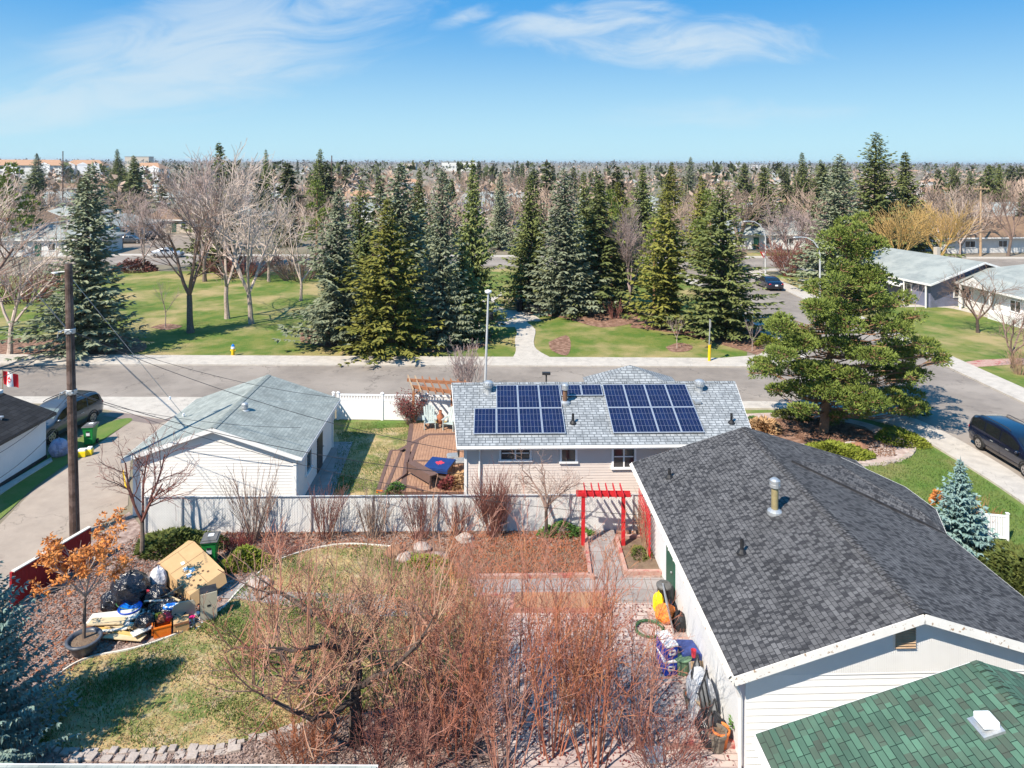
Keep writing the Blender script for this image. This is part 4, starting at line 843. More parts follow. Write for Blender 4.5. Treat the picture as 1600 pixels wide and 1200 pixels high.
# ------------------------------------------------------------------ park spruces
cp_green = [cproto(14, 3.2, 11, 'needle', gap=.27, twig=.5, ragged=.3), cproto(14, 3.2, 12, 'needle', gap=.31, twig=.6, ragged=.42, droop=.35), cproto(14, 3.2, 13, 'needle', gap=.25, twig=.45, ragged=.38, power=.68)]
cp_blue = [cproto(14, 3.2, 21, 'needle_blue', gap=.28, twig=.45), cproto(14, 3.2, 22, 'needle_blue', gap=.30, twig=.58, ragged=.42), cproto(14, 3.2, 23, 'needle_blue', gap=.26, twig=.5, ragged=.35, power=.8, droop=.1)]
cp_olive = [cproto(14, 3.2, 31, 'needle_olive', gap=.32, twig=.5, ragged=.3, droop=.4), cproto(14, 3.2, 32, 'needle_olive', gap=.3, twig=.5, ragged=.4), cproto(14, 3.2, 33, 'needle_olive', gap=.27, twig=.5, ragged=.35, power=.68)]
LIST = [  # kind, px, top, base, width px, label
 ('blue', 0, 135, 256, 548, 180, 'broad dark blue-green spruce directly behind the tall wooden utility pole'),
 ('blue', 1, 522, 296, 540, 112, 'blue-green spruce at the left end of the park spruce row beside bare trees'),
 ('green', 0, 562, 283, 515, 88, 'dark rusty tipped spruce between two front spruces of the left group'),
 ('olive', 0, 612, 312, 552, 126, 'yellow-olive spruce with drooping boughs at the front of the mulch bed'),
 ('blue', 0, 622, 256, 505, 128, 'tall broad grey-green spruce standing behind the yellow-olive one'),
 ('blue', 1, 690, 262, 538, 96, 'slender silvery spruce left of the curved concrete path'),
 ('green', 1, 738, 250, 500, 76, 'tall dark spruce just left of the curved concrete path'),
 ('green', 0, 722, 380, 528, 82, 'low dark spruce near the shadowed path branch'),
 ('green', 1, 828, 272, 478, 76, 'narrow dark spruce beside the park litter bin'),
 ('blue', 0, 882, 262, 490, 118, 'big silvery spruce behind the park bench'),
 ('green', 0, 936, 282, 480, 104, 'dark green spruce to the right of the bench spruce'),
 ('olive', 1, 970, 285, 440, 80, 'yellowish spruce behind the right park group'),
 ('green', 1, 1003, 258, 395, 66, 'dark conical spruce behind the pinkish bare park tree'),
 ('olive', 0, 1046, 300, 512, 118, 'bright olive-green spruce on the right mulch bed'),
 ('green', 0, 1128, 284, 525, 132, 'large dense spruce at the street corner of the park'),
 ('olive', 1, 1098, 274, 420, 60, 'yellow-green spruce tip behind the corner spruce'),
 ('olive', 0, 1046, 252, 365, 52, 'olive spruce in the middle distance beyond the park'),
 ('blue', 1, 1077, 245, 335, 36, 'dark slim spruce breaking the horizon above the park corner'),
 ('green', 1, 1194, 258, 385, 66, 'spruce beyond the street corner behind the curved street lamp'),
 ('green', 0, 1162, 255, 325, 44, 'round topped spruce in front of the pale distant roofs'),
 ('green', 1, 1253, 238, 345, 42, 'pencil slim spruce rising above the horizon right of the cross street'),
 ('blue', 0, 1308, 240, 452, 116, 'broad grey-green spruce behind the big pine'),
 ('green', 1, 1283, 250, 340, 50, 'spruce left of the tall pair on the right'),
 ('green', 0, 1368, 207, 405, 116, 'tallest spruce of all, standing above the horizon behind the pine'),
 ('green', 1, 1415, 238, 398, 78, 'pointed spruce at the right shoulder of the tallest one'),
 ('green', 0, 343, 223, 420, 70, 'tall dark spruce poking above the pale bare trees'),
 ('green', 1, 415, 234, 350, 32, 'small pointed spruce on the horizon above the bare trees'),
 ('green', 0, 500, 233, 350, 46, 'dark spruce with a twin tip on the horizon left of the pole wires'),
 ('blue', 0, 60, 240, 302, 30, 'blue spruce in front of the long pale apartment row'),
 ('green', 1, 183, 233, 318, 34, 'thin topped spruce in front of the apartment roofs'),
 ('green', 0, 208, 243, 318, 42, 'dense spruce beside the thin topped one near the apartments'),
 ('blue', 1, 780, 268, 390, 44, 'greyish spruce behind the head of the white street lamp'),
 ('green', 1, 655, 262, 420, 50, 'spruce tip showing between the two tallest park spruces'),
 ('green', 0, 912, 268, 430, 60, 'spruce between the silvery and dark spruces of the right group'),
 ('green', 1, 1490, 262, 338, 42, 'spruce behind the terracotta roofed house'), ('green', 0, 1516, 268, 345, 44, 'spruce right behind the wooden crossarm pole'),
 ('green', 1, 1545, 257, 345, 48, 'tallest spruce of the dark clump right of the crossarm pole'), ('green', 0, 1561, 256, 345, 30, 'slim spruce at the right end of the dark clump'),
]
PR = {'blue': cp_blue, 'green': cp_green, 'olive': cp_olive}
rg = random.Random(5)
for q_, (kind, i, x, yt, yb, w, lab) in enumerate(LIST):
    i = (i + q_) % 3
    p = G(x, yb); conifer(PR[kind][i], 'spruce_tree', lab, p, hgt(x, yt, yb), wh(w, yb) / 2 * (1.18 if w > 170 else rg.uniform(1.34, 1.55)), rg.uniform(0, 6.28))
# rounded green pines at mid distance
def pine_mesh(lobes, n, size, seed):
    rg = random.Random(seed); mb = MB()
    for (c, rr) in lobes:
        c = Vector(c); k = int(n * (rr[0] * rr[1]) ** 1.0)
        for i in range(k):
            v = Vector((rg.gauss(0, 1), rg.gauss(0, 1), rg.gauss(0, 1))).normalized(); q = rg.uniform(.55, 1.0) ** .5 * rg.uniform(.8, 1.08)
            p = c + Vector((v.x * rr[0] * q, v.y * rr[1] * q, v.z * rr[2] * q))
            if v.z < -.35 and rg.random() < .6: continue
            for s in range(3): leafquad(mb, p, v * .8 + Vector((rg.uniform(-.7, .7), rg.uniform(-.7, .7), rg.uniform(-.2, .9))), size * rg.uniform(.7, 1.3), size * .34, rg)
    return mb
def lobes(h, w, n, seed, z0=.25, flat=.4):
    rg = random.Random(seed); out = []
    for i in range(n):
        t = z0 + (1 - z0) * (i + rg.random() * .8) / n; R_ = w * (1 - .75 * max(0, (t - .3) / .7) ** 1.3); a = rg.uniform(0, 6.28) + i * 2.4; k = R_ * rg.uniform(.25, .85)
        s = w * rg.uniform(.22, .34) * (1.15 - .5 * t); out.append(((math.cos(a) * k, math.sin(a) * k, h * t), (s, s, s * flat * rg.uniform(.8, 1.3))))
    out.append(((0, 0, h * .97), (w * .18, w * .18, w * .16))); return out
pm = mesh('crown', pine_mesh(lobes(10, 3.0, 26, 3), 60, .42, 4), M['pine']); pt = mesh('trunk', trunk_mesh(10, .2), M['bark_orange'])
for x, yt, yb, w, lab in ((12, 258, 400, 90, 'yellow-green pine at the left edge of the picture'), (1022, 345, 492, 70, 'bright green pine between the pinkish tree and the olive spruce'), (955, 300, 450, 66, 'bright pine glowing yellow-green behind the dark park spruces'),
                          (495, 285, 400, 60, 'rounded green pine in front of the twin tipped spruce'), (1110, 300, 430, 70, 'yellow-green pine behind the large corner spruce'), (1375, 300, 380, 46, 'pine between the tall spruces on the right')):
    conifer((pm, pt, 10, 3.0), 'pine_tree', lab, G(x, yb), hgt(x, yt, yb), wh(w, yb) / 2, rg.uniform(0, 6))
# the big pine on the corner bed
b = G(1287, 676); D = b.y
t = thing('pine_tree', 'big spreading pine with an orange trunk on the mulched corner bed', 'tree', (b.x, b.y, 0))
mpx = D / F_PX
def L_(px, py, dy=0): q = AT(px, py, D + dy); return Vector((q.x - b.x, dy, q.z))
LB = [(1330, 358, 28, 20), (1312, 385, 30, 22), (1345, 392, 34, 24), (1325, 420, 40, 22), (1370, 430, 34, 20), (1300, 450, 36, 20), (1350, 462, 44, 22), (1392, 470, 30, 16), (1280, 490, 38, 18), (1330, 500, 46, 20), (1390, 512, 36, 18), (1425, 500, 20, 12),
      (1240, 512, 34, 16), (1215, 500, 16, 10), (1270, 535, 42, 18), (1325, 545, 40, 18), (1380, 550, 44, 18), (1440, 545, 34, 14), (1228, 545, 34, 14), (1205, 575, 30, 14), (1250, 580, 44, 16), (1310, 585, 44, 16), (1375, 590, 46, 16), (1425, 585, 26, 14),
      (1270, 612, 40, 14), (1330, 620, 44, 14), (1395, 625, 40, 14), (1430, 640, 20, 9), (1215, 610, 24, 10), (1255, 640, 22, 9), (1300, 650, 18, 10), (1345, 640, 24, 9), (1462, 560, 18, 9)]
rg = random.Random(77); lob = []; br = MB()
tp = [Vector((0, 0, -.1)), Vector((.1, 0, 1.5)), Vector((.3, .1, 4)), L_(1308, 520), L_(1318, 450), L_(1325, 375)]
for x, y, rx, ry in LB:
    for k in range(6):
        dy = rg.uniform(-3.3, 3.3) * (1 if y > 440 else .5); sh = rg.uniform(-.75, .75) * rx
        c = L_(x + sh, y + rg.uniform(-.7, .7) * ry, dy); r_ = rx * mpx * rg.uniform(.38, .70); lob.append((c, (r_, r_, ry * mpx * .62)))
        a = Vector((.2, 0, max(.9, c.z - .5 - r_ * .3))); 
        for i in range(len(tp) - 1):
            if tp[i].z <= a.z <= tp[i + 1].z: a = tp[i].lerp(tp[i + 1], (a.z - tp[i].z) / (tp[i + 1].z - tp[i].z))
        mid = a.lerp(c, .55) - Vector((0, 0, .25)); br.tube([a, mid, c], [.045, .028, .012], 5)
        for q in range(5):
            v = Vector((rg.uniform(-1, 1) * r_, rg.uniform(-1, 1) * r_, rg.uniform(-.3, .5) * r_)); br.tube([mid.lerp(c, .6), c + v * .7, c + v], [.02, .015, .008], 3)
cr = pine_mesh(lob, 520, .18, 5); tr = MB(); tr.tube(tp, [.26, .22, .18, .14, .10, .04], 10)
obj('trunk', tr, M['bark_orange'], t, smooth=True); obj('branches', br, M['bark_orange'], t); obj('crown', cr, M['pine'], t)

# ------------------------------------------------------------------ blue spruces near the camera
p = G(1500, 868); h = hgt(1490, 712, 868)
t = thing('spruce_tree', 'small silver-blue spruce on the lawn beside the white picket fence panel', 'tree', (p.x, p.y, 0))
obj('trunk', trunk_mesh(h, .09), M['bark'], t); sm = spruce_mesh(h * .96, 1.45, 41, gap=.16, twig=.24, dens=1.5, ragged=.16, z0=.03, droop=.18, power=.9); obj('crown', sm, M['needle_silver'], t)
p = Vector((-13.5, 17.3, 0)); t = thing('spruce_tree', 'large teal-blue spruce at the lower left edge, cut off by the frame', 'tree', (p.x, p.y, 0), .6)
obj('trunk', trunk_mesh(5.7, .15), M['bark'], t); obj('crown', spruce_mesh(6.0, 2.5, 43, gap=.13, twig=.19, dens=2.3, ragged=.22, z0=.02, droop=.12, power=.75), M['needle_teal'], t)

# ------------------------------------------------------------------ bare trees
def bt(name, label, px, pyb, h, proto, rz=0, w=1.0, group=None, cat='tree'):
    tr, cr, ph = proto; p = G(px, pyb); t = thing(name, label, cat, (p.x, p.y, 0), rz, group, (h / ph * w, h / ph * w, h / ph))
    for nm, me in (('trunk', tr), ('branches', cr)):
        o = bpy.data.objects.new(nm, me); COL.objects.link(o); o.parent = t
    return t
def bproto(h, seed, tm, cm, **k): a, c = bare_tree(h, seed, **k); return (mesh('trunk', a, M[tm]), mesh('branches', c, M[cm]), h)
pale1 = bproto(14, 51, 'bark_pale', 'twig_pale', nch=(5, 6, 5, 4), rmin=.016, trunk=.22, r=.22, spread=(.3, .8), fork=3)
pale2 = bproto(14, 52, 'bark_pale', 'twig_pale', nch=(5, 6, 5, 4), rmin=.016, trunk=.2, r=.20, spread=(.35, .9), fork=4, up=.04)
dark1 = bproto(12, 53, 'bark', 'twig_brown', nch=(5, 6, 5, 4), rmin=.012, trunk=.27, r=.24, spread=(.3, .8), fork=3, lean=(.1, 0))
dark2 = bproto(8, 54, 'bark_dark', 'twig_brown', nch=(5, 6, 5, 4), rmin=.008, trunk=.2, r=.15, spread=(.35, .95), fork=4, up=.03, wob=.22)
pink = bproto(10, 55, 'bark', 'twig_pinkgrey', nch=(5, 7, 7, 6), rmin=.016, trunk=.2, r=.18, spread=(.35, .9), fork=4)
sap = bproto(4, 56, 'bark_pale', 'twig_pinkgrey', nch=(6, 5, 4), lev=3, rmin=.006, trunk=.35, r=.05, spread=(.3, .6), fork=3)
far1 = bproto(9, 57, 'bark', 'twig_far', nch=(5, 6, 5), lev=3, rmin=.03, trunk=.2, r=.16, spread=(.35, .9), fork=4)
far2 = bproto(9, 58, 'bark', 'twig_far', nch=(6, 7, 5), lev=3, rmin=.035, trunk=.15, r=.16, spread=(.3, .8), fork=5)
yel = bproto(9, 59, 'bark_pale', 'twig_yellow', nch=(8, 10, 10), lev=3, rmin=.016, trunk=.15, r=.14, spread=(.25, .6), fork=6, up=.1)
for a in ((298, 520, hgt(298, 300, 520), dark1, 2.0, 1.1, 'forked bare tree with dark trunk on the park lawn, nearest the fire hydrant'),
          (355, 498, hgt(355, 262, 498), pale1, 1.0, 1.0, 'pale barked bare tree with a slender straight trunk on the park lawn'),
          (393, 506, hgt(393, 262, 506), pale2, 4.0, 1.15, 'pale barked bare tree with the thicker trunk, rightmost on the open park lawn'),
          (470, 470, hgt(470, 330, 470), pale1, 3.0, 1.1, 'low spreading pale bare tree against the left park spruces'),
          (420, 440, hgt(420, 300, 440), pale2, 5.5, 1.2, 'pale bare tree behind the open lawn'),
          (225, 425, hgt(250, 320, 440), pink, .5, .9, 'pinkish bare tree at the back edge of the park lawn'),
          (320, 440, hgt(320, 265, 440), pink, 2.5, 1.0, 'pinkish bare tree behind the two pale trunks'),
          (15, 555, hgt(15, 330, 555), pale2, 2.2, 1.2, 'tan bare tree at the left edge of the park beside the street'),
          (-60, 520, hgt(0, 300, 520), pale1, .8, 1.2, 'bare tree mostly outside the left frame edge over the park corner'),
          (-70, 590, 11.5, dark1, 3.0, 1.4, 'street tree outside the left frame edge casting branch shadows on the road'),
          (985, 485, hgt(985, 340, 485), pink, 1.8, .85, 'pinkish grey bare tree between the two park spruce groups'),
          (1235, 425, hgt(1235, 330, 425), pink, .3, 1.25, 'wide pinkish grey bare tree at the side street corner'),
          (1205, 405, hgt(1200, 335, 405), pale1, 1.3, .9, 'pale bare tree behind the curved street lamp'),
          (1528, 520, hgt(1500, 412, 520), dark2, 2.4, 1.25, 'leaning dark bare tree on the lawn before the white stucco house'),
          (1582, 575, hgt(1590, 455, 575), dark2, 4.4, 1.1, 'dark tangled bare tree at the right frame edge beside the brick path'),
          (1405, 428, hgt(1410, 326, 428), yel, 1.0, 1.35, 'golden yellow bare willow behind the pale grey roof'),
          (1468, 418, hgt(1450, 322, 418), yel, 3.0, 1.35, 'second golden willow, right of the first and more tan'),
          (1500, 400, hgt(1500, 310, 400), pale1, 2.0, .8, 'white stemmed birch behind the pale grey roof'),
          (1575, 400, hgt(1570, 300, 400), dark1, 5.0, 1.2, 'dark bare tree leaning over the brown roofed house')):
    bt('bare_tree', a[6], a[0], a[1], a[2], a[3], a[4], a[5])
for a in ((258, 512, 440, 'thin staked sapling in a mulch ring left of the forked tree'), (1058, 545, 494, 'young staked tree in its own mulch ring on the right park lawn'), (1175, 549, 500, 'young bare tree with spread twigs at the park corner'), (1430, 492, 440, 'small young tree on the dry lawn near the blue-violet house')):
    bt('young_tree', a[3], a[0], a[1], hgt(a[0], a[2], a[1]), sap, a[0] * 1.0, .95)
# ------------------------------------------------------------------ foreground bare trees
def bare_here(label, px, pyb, h, seed, tm, cm, name='bare_tree', off=None, **k):
    a, c = bare_tree(h, seed, **k); p = G(px, pyb) if off is None else off; t = thing(name, label, 'tree', (p.x, p.y, 0))
    obj('trunk', a, M[tm], t); obj('branches', c, M[cm], t); return t
bare_here('slender bare apple tree with reddish twigs before the left fence end and garage', 222, 868, 4.6, 61, 'bark', 'twig_redbrown', nch=(5, 6, 5, 3), rmin=.006, trunk=.3, r=.09, spread=(.4, .95), fork=4, up=.05, wob=.18)
bare_here('gnarled small bare tree growing at the fence left of the red arbour', 852, 838, 3.4, 62, 'bark_dark', 'twig_brown', nch=(5, 6, 5, 3), rmin=.005, trunk=.33, r=.075, spread=(.5, 1.2), fork=4, up=.0, wob=.28)
# old spreading apple tree of the lower middle: limbs laid out by hand
p = G(556, 1165); t = thing('bare_tree', 'old sprawling apple tree with thick dark crooked limbs over the yard lawn', 'tree', (p.x, p.y, 0))
rg = random.Random(63); tr = MB(); cr = MB(); D = p.y
def LL(px, py, dy=0): q = AT(px, py, D + dy); return Vector((q.x - p.x, dy, q.z))
tr.tube([Vector((0, 0, -.1)), LL(556, 1110), LL(555, 1075)], [.2, .16, .14], 9); fk = LL(555, 1075)
limbs = [[(555, 1075, 0), (520, 1075, .4), (490, 1062, .9), (470, 1070, 1.4), (430, 1055, 1.6)], [(555, 1075, 0), (545, 1020, .2), (520, 985, .8), (490, 960, 1.2), (460, 935, 1.8)], [(556, 1095, 0), (500, 1120, -.8), (460, 1112, -1.2), (420, 1090, -1.2), (395, 1070, -1)],
         [(555, 1075, 0), (562, 1020, .6), (590, 975, 1.2), (610, 930, 2)], [(555, 1075, 0), (600, 1050, -.5), (650, 1010, -1), (680, 960, -1.2)], [(470, 1070, 1.4), (440, 1020, 1.9), (400, 1010, 2.3), (350, 1020, 2.6)], [(490, 960, 1.2), (440, 925, 1.8), (400, 935, 2.2)], [(545, 1020, .2), (480, 1010, -.6), (420, 1012, -1)]]
for lm in limbs:
    q0_ = [LL(*q) for q in lm]; pts = []
    for i in range(len(q0_) - 1):
        for k in range(3): pts.append(q0_[i].lerp(q0_[i + 1], k / 3) + (Vector((rg.uniform(-1, 1), rg.uniform(-1, 1), rg.uniform(-1, 1))) * .07 if i + k else Vector()))
    pts.append(q0_[-1]); n = len(pts); tr.tube(pts, [.085 - .068 * i / (n - 1) for i in range(n)], 7)
    for i in range(n - 1):
        for k in range(2):
            b0 = pts[i].lerp(pts[i + 1], rg.random()); d = Vector((rg.uniform(-1, 1), rg.uniform(-1, 1), rg.uniform(-.1, 1.5)))
            grow(cr, b0, d, rg.uniform(.7, 2.0), .02, 1, 3, rg, .12, .14, (4, 4, 4), .5, (.4, .9), 4, .6, .2, .006)
for k in range(26):                      # upright water shoots
    lm = limbs[k % len(limbs)]; b0 = LL(*lm[rg.randrange(1, len(lm))]); grow(cr, b0, Vector((rg.uniform(-.15, .15), rg.uniform(-.15, .15), 1)), rg.uniform(1.2, 2.8), .018, 1, 2, rg, .05, .06, (4, 5), .3, (.4, .8), 4, .5, .3, .006)
obj('trunk', tr, M['bark_dark'], t); obj('branches', cr, M['twig_mix'], t)

# red and tan multi-stem shrubs that fill the lower middle
def shrub(name, label, px, pyb, h, w, seed, m, group=None, cat='shrub', off=None, **k):
    p = G(px, pyb) if off is None else Vector(off); t = obj(name, shrub_mesh(h, w, seed, **k), M[m]); t.location = (p.x, p.y, 0); return tag(t, label, cat, group)
RS = [(1185, 720, 5.2, 1.5, 'tall red stemmed shrub beside the trunk of the old apple tree'), (1130, 800, 5.0, 1.3, 'tall red stemmed shrub whose tips reach the garden soil bed'), (1180, 860, 4.9, 1.4, 'dense orange-red shrub in the middle of the thicket'),
      (1210, 930, 4.7, 1.5, 'fiery orange stemmed shrub nearest the bottom edge of the patio'), (1160, 985, 3.6, 1.2, 'rightmost red shrub leaning over the patio toward the coolers'), (1215, 790, 4.2, 1.3, 'red shrub along the bottom edge, second from the apple tree'), (1110, 740, 4.4, 1.2, 'red shrub standing behind the thicket, left of the raised bed'), (1120, 900, 4.2, 1.1, 'red shrub with open twigs in front of the raised dirt bed'),
      (1085, 690, 3.4, 1.1, 'wine red shrub between the stone path and the thicket'), (1195, 660, 2.6, 1.4, 'broad pinkish shrub at the bottom edge right of the apple trunk')]
for i, (yb, x, h, w, lab) in enumerate(RS): shrub('red_shrub', lab, x, yb, h, w, 70 + i, ('twig_red', 'twig_wine', 'twig_red', 'twig_red', 'twig_wine', 'twig_wine', 'twig_mix', 'twig_wine', 'twig_wine', 'twig_wine', 'twig_mix')[i], stems=15, lev=2, nch=(11, 6), r=.02, rmin=.0036, ratio=.30, wob=.13, spread=(.3, .95), base=.35, up=.05)
TS = [(1120, 640, 4.4, 1.2, 'tan twigged shrub right of the old apple tree'), (1040, 610, 3.6, 1.1, 'tan open shrub at the far edge of the yard lawn'), (1000, 690, 3.4, 1.2, 'tan and red shrub behind the thicket beside the stone path'), (1010, 540, 3.0, 1.0, 'pale leggy shrub standing on the lawn in front of the stone path')]
for i, (yb, x, h, w, lab) in enumerate(TS): shrub('bare_shrub', lab, x, yb, h, w, 80 + i, ('twig_mix', 'twig_tan', 'twig_wine', 'twig_tan')[i], stems=10, lev=2, nch=(7, 5), r=.016, rmin=.005, ratio=.36, wob=.09, spread=(.3, .8), base=.4)
LOW = [(1195, 600, 1.3, 1.4, 'low twiggy red shrub at the lower end of the stone edging'), (1165, 690, 1.6, 1.6, 'low wide tangle of pinkish twigs under the apple limbs'), (1180, 480, 1.1, .5, 'rusty brown dead clump beside the stone edging'), (1195, 1040, 1.2, .9, 'low red twigs in the timber bed at the bottom of the patio')]
for i, (yb, x, h, w, lab) in enumerate(LOW): shrub('low_shrub', lab, x, yb, h, w, 90 + i, 'twig_redbrown' if i != 2 else 'leaf_rust', stems=60, lev=1, nch=(8,), r=.011, rmin=.004, ratio=.4, wob=.15, spread=(.3, 1.0), base=.6)
# shrubs along the white fence
shrub('bare_shrub', 'wide vase shaped shrub before the garage end of the white fence', 395, 848, 2.7, 1.5, 101, 'twig_brown', stems=40, lev=1, nch=(6,), r=.016, rmin=.006, ratio=.25, spread=(.15, .4))
FS = [(508, 842, 1.9, .7, 'reddish twig shrub at the fence, second from the garage'), (583, 840, 1.8, .8, 'brown fan shaped shrub at the fence, below the deck steps'), (657, 842, 1.9, .7, 'reddish shrub at the fence in line with the blue fire table'), (716, 836, 1.5, .6, 'thin bare shrub at the fence just left of the dense dark red one'), (772, 838, 2.3, .75, 'dense dark red shrub at the fence below the end of the solar house')]
for i, (x, yb, h, w, lab) in enumerate(FS): shrub('fence_shrub', lab, x, yb, h, w, 110 + i, 'twig_redbrown' if i != 1 else 'twig_brown', stems=44 if i < 4 else 80, lev=1, nch=(6,) if i < 4 else (12,), r=.011, rmin=.005, ratio=.3, spread=(.2, .6), base=.25)
shrub('low_shrub', 'low flattened heather-like shrub on the mulch in front of the fence', 440, 866, .45, .9, 120, 'twig_redbrown', stems=70, lev=1, nch=(6,), r=.009, rmin=.004, ratio=.4, spread=(.3, .9), base=.3)
shrub('low_shrub', 'reddish low shrub growing behind the green wheeled bin', 372, 862, .6, .6, 121, 'leaf_red', stems=60, lev=1, nch=(6,), r=.009, rmin=.005, ratio=.4, spread=(.3, .9), base=.3)
shrub('bare_shrub', 'bare rounded shrub at the kerb behind the white street lamp', 730, 618, 2.9, 1.3, 122, 'twig_pinkgrey', stems=36, lev=2, nch=(6, 4), r=.02, rmin=.008, ratio=.35, spread=(.25, .6), base=.3)
shrub('bare_shrub', 'dark red-brown shrub at the corner of the far side street', 1232, 432, 4.2, 3.4, 123, 'twig_redbrown', stems=60, lev=2, nch=(6, 4), r=.03, rmin=.018, ratio=.35, spread=(.25, .7), base=.6)
shrub('bare_shrub', 'clump of reddish upright stems beside the right park mulch bed', 960, 498, 1.6, .8, 124, 'twig_redbrown', stems=30, lev=1, nch=(5,), r=.02, rmin=.01, ratio=.3, base=.4)
shrub('bare_shrub', 'red twigged shrub behind the small silver-blue spruce', 1535, 828, .9, .8, 125, 'twig_red', stems=60, lev=1, nch=(6,), r=.008, rmin=.004, ratio=.4, base=.3)
shrub('bare_shrub', 'tan tufted shrub at the right frame edge beside the brick path', 1592, 585, 1.8, .8, 126, 'twig_tan', stems=50, lev=1, nch=(5,), r=.012, rmin=.006, ratio=.3, base=.3)
# burgundy smoke bush
p = G(642, 664); tips = []; sm = shrub_mesh(1.5, 1.0, 130, stems=45, lev=1, nch=(7,), r=.012, rmin=.005, ratio=.4, spread=(.3, .8), base=.2, tips=tips)
t = thing('shrub', 'rounded burgundy leafed bush at the vinyl fence beside the wooden pergola', 'shrub', (p.x, p.y, 0)); obj('branches', sm, M['twig_brown'], t); lf = MB(); rg = random.Random(9)
for q, d in tips:
    for k in range(3): leafquad(lf, q + Vector((rg.uniform(-.07, .07), rg.uniform(-.07, .07), rg.uniform(-.07, .07))), Vector((rg.uniform(-1, 1), rg.uniform(-1, 1), rg.uniform(-.3, 1))), .09, .06, rg)
obj('leaves', lf, M['leaf_red'], t)
def mound(name, label, px, pyb, rx, ry, rz, n, size, seed, m, cat='shrub', group=None):
    p = G(px, pyb); o = obj(name, leafmound(rx, ry, rz, n, size, seed), M[m]); o.location = (p.x, p.y, 0.02); return tag(o, label, cat, group)
mound('juniper_shrub', 'dark spreading juniper against the left end of the white fence', 278, 855, 1.7, .85, .45, 5000, .16, 1, 'juniper_dark')
mound('juniper_shrub', 'bright yellow-green mounded juniper right of the green wheeled bin', 384, 882, .95, .6, .42, 3200, .14, 2, 'juniper')
mound('juniper_shrub', 'flat bright juniper at the front of the corner bed', 1303, 710, 1.8, 1.0, .4, 4500, .18, 3, 'juniper')
mound('juniper_shrub', 'small juniper at the curved stone edge of the corner bed', 1408, 688, 1.2, 1.3, .35, 2600, .16, 4, 'juniper')
mound('juniper_shrub', 'small dark juniper left of the pine trunk', 1240, 652, 1.1, .8, .35, 1600, .16, 5, 'juniper_dark')
mound('juniper_shrub', 'big dark yellow-green juniper along the right eave of the charcoal roofed house', 1600, 905, 1.8, 2.0, .75, 9000, .2, 6, 'juniper_dark')
mound('rock_plant', 'yellow-green groundcover clump among the boulders behind the yard lawn', 663, 882, .8, .4, .2, 1500, .1, 7, 'juniper', 'plant')
mound('green_plant', 'glossy dark green plant under the gnarled tree', 880, 836, 1.1, .35, .35, 1200, .13, 8, 'leaf_green', 'plant')
mound('green_plant', 'leafy green plant at the foot of the deck steps', 622, 775, .6, .3, .45, 700, .14, 9, 'leaf_green', 'plant')
mound('green_plant', 'small yellow flowering plant on the corner bed edge', 1180, 660, .5, .4, .3, 500, .12, 10, 'leaf_green', 'plant')
mound('ornamental_grass', 'straw coloured tufted grass at the end of the solar roof', 1195, 672, .7, .7, .5, 1200, .3, 11, 'leaf_tan', 'plant')
mound('bushy_plant', 'orange and tan leaved bush on the deck beside the house wall', 715, 768, .65, .6, .8, 1400, .16, 12, 'leaf_tan', 'plant')
mound('bushy_plant', 'dark red leaved bush on the deck in front of the tan one', 697, 772, .5, .4, .6, 900, .15, 13, 'leaf_red', 'plant')
mound('low_plant', 'rusty ground plant in the bed right of the arbour', 1000, 868, .35, .5, .15, 500, .1, 14, 'juniper_dark', 'plant')
mound('flowering_shrub', 'small orange-yellow shrub left of the silver-blue spruce', 1466, 790, .3, .3, .5, 500, .12, 15, 'leaf_orange')
mound('evergreen_bush', 'green bush under the corner spruce near the crosswalk', 1200, 540, 1.0, .8, .8, 1200, .2, 16, 'juniper')
for i, (x, y, w, lab) in enumerate(((830, 393, 60, 'clipped hedge clump behind the path head'), (210, 418, 60, 'brown hedge at the back edge of the park lawn'))):
    mound('hedge', lab, x, y + 6, wh(w, y) / 2, 1.5, 1.4, 1500, .4, 30 + i, 'juniper_dark' if i == 0 else 'twig_redbrown')
for i, (x, y, w, h_, lab) in enumerate(((380, 432, 90, 2.6, 'dark brown bare hedge at the back of the park behind the pale trunks'), (470, 436, 80, 3.0, 'brown bare thicket at the back of the park beside the left spruces'), (40, 470, 90, 3.2, 'tan bare thicket at the left edge behind the utility pole'), (1290, 415, 60, 2.4, 'brown bare hedge by the side street beyond the pine'), (560, 432, 70, 3, 'bare thicket glimpsed behind the left spruces'), (1130, 420, 60, 3, 'bare thicket behind the corner spruce'))):
    shrub('bare_thicket', lab, x, y, h_, wh(w, y) / 2, 400 + i, 'twig_redbrown' if i % 2 == 0 else 'twig_brown', stems=70, lev=1, nch=(8,), r=.05, rmin=.02, ratio=.35, spread=(.3, .9), base=wh(w, y) / 3)
# potted ornamental tree with orange leaves
p = G(131, 1018); t = thing('ornamental_tree', 'small bare tree with clusters of dry orange leaves standing in a dark pot', 'tree', (p.x, p.y, .4), 0, None, 1.1)
tips = []; rg = random.Random(140); tr = MB(); tr.tube([(0, 0, 0), (.02, .0, .8), (.03, .02, 1.25)], [.05, .04, .035], 7); cr = MB()
for i in range(7):
    a = i * .9; grow(cr, Vector((.03, .02, 1.15)), Vector((math.cos(a) * .8, math.sin(a) * .8, 1)), 1.5, .025, 0, 2, rg, .05, .12, (6, 4), .5, (.35, .9), 4, .6, .2, .005, .4, tips)
lf = MB()
for q, d in tips:
    if rg.random() < .62 and q.z > 1.5:
        for k in range(16): leafquad(lf, q + Vector((rg.uniform(-.08, .08), rg.uniform(-.08, .08), rg.uniform(-.05, .05))), Vector((rg.uniform(-1, 1), rg.uniform(-1, 1), rg.uniform(-.5, .8))), .11, .045, rg)
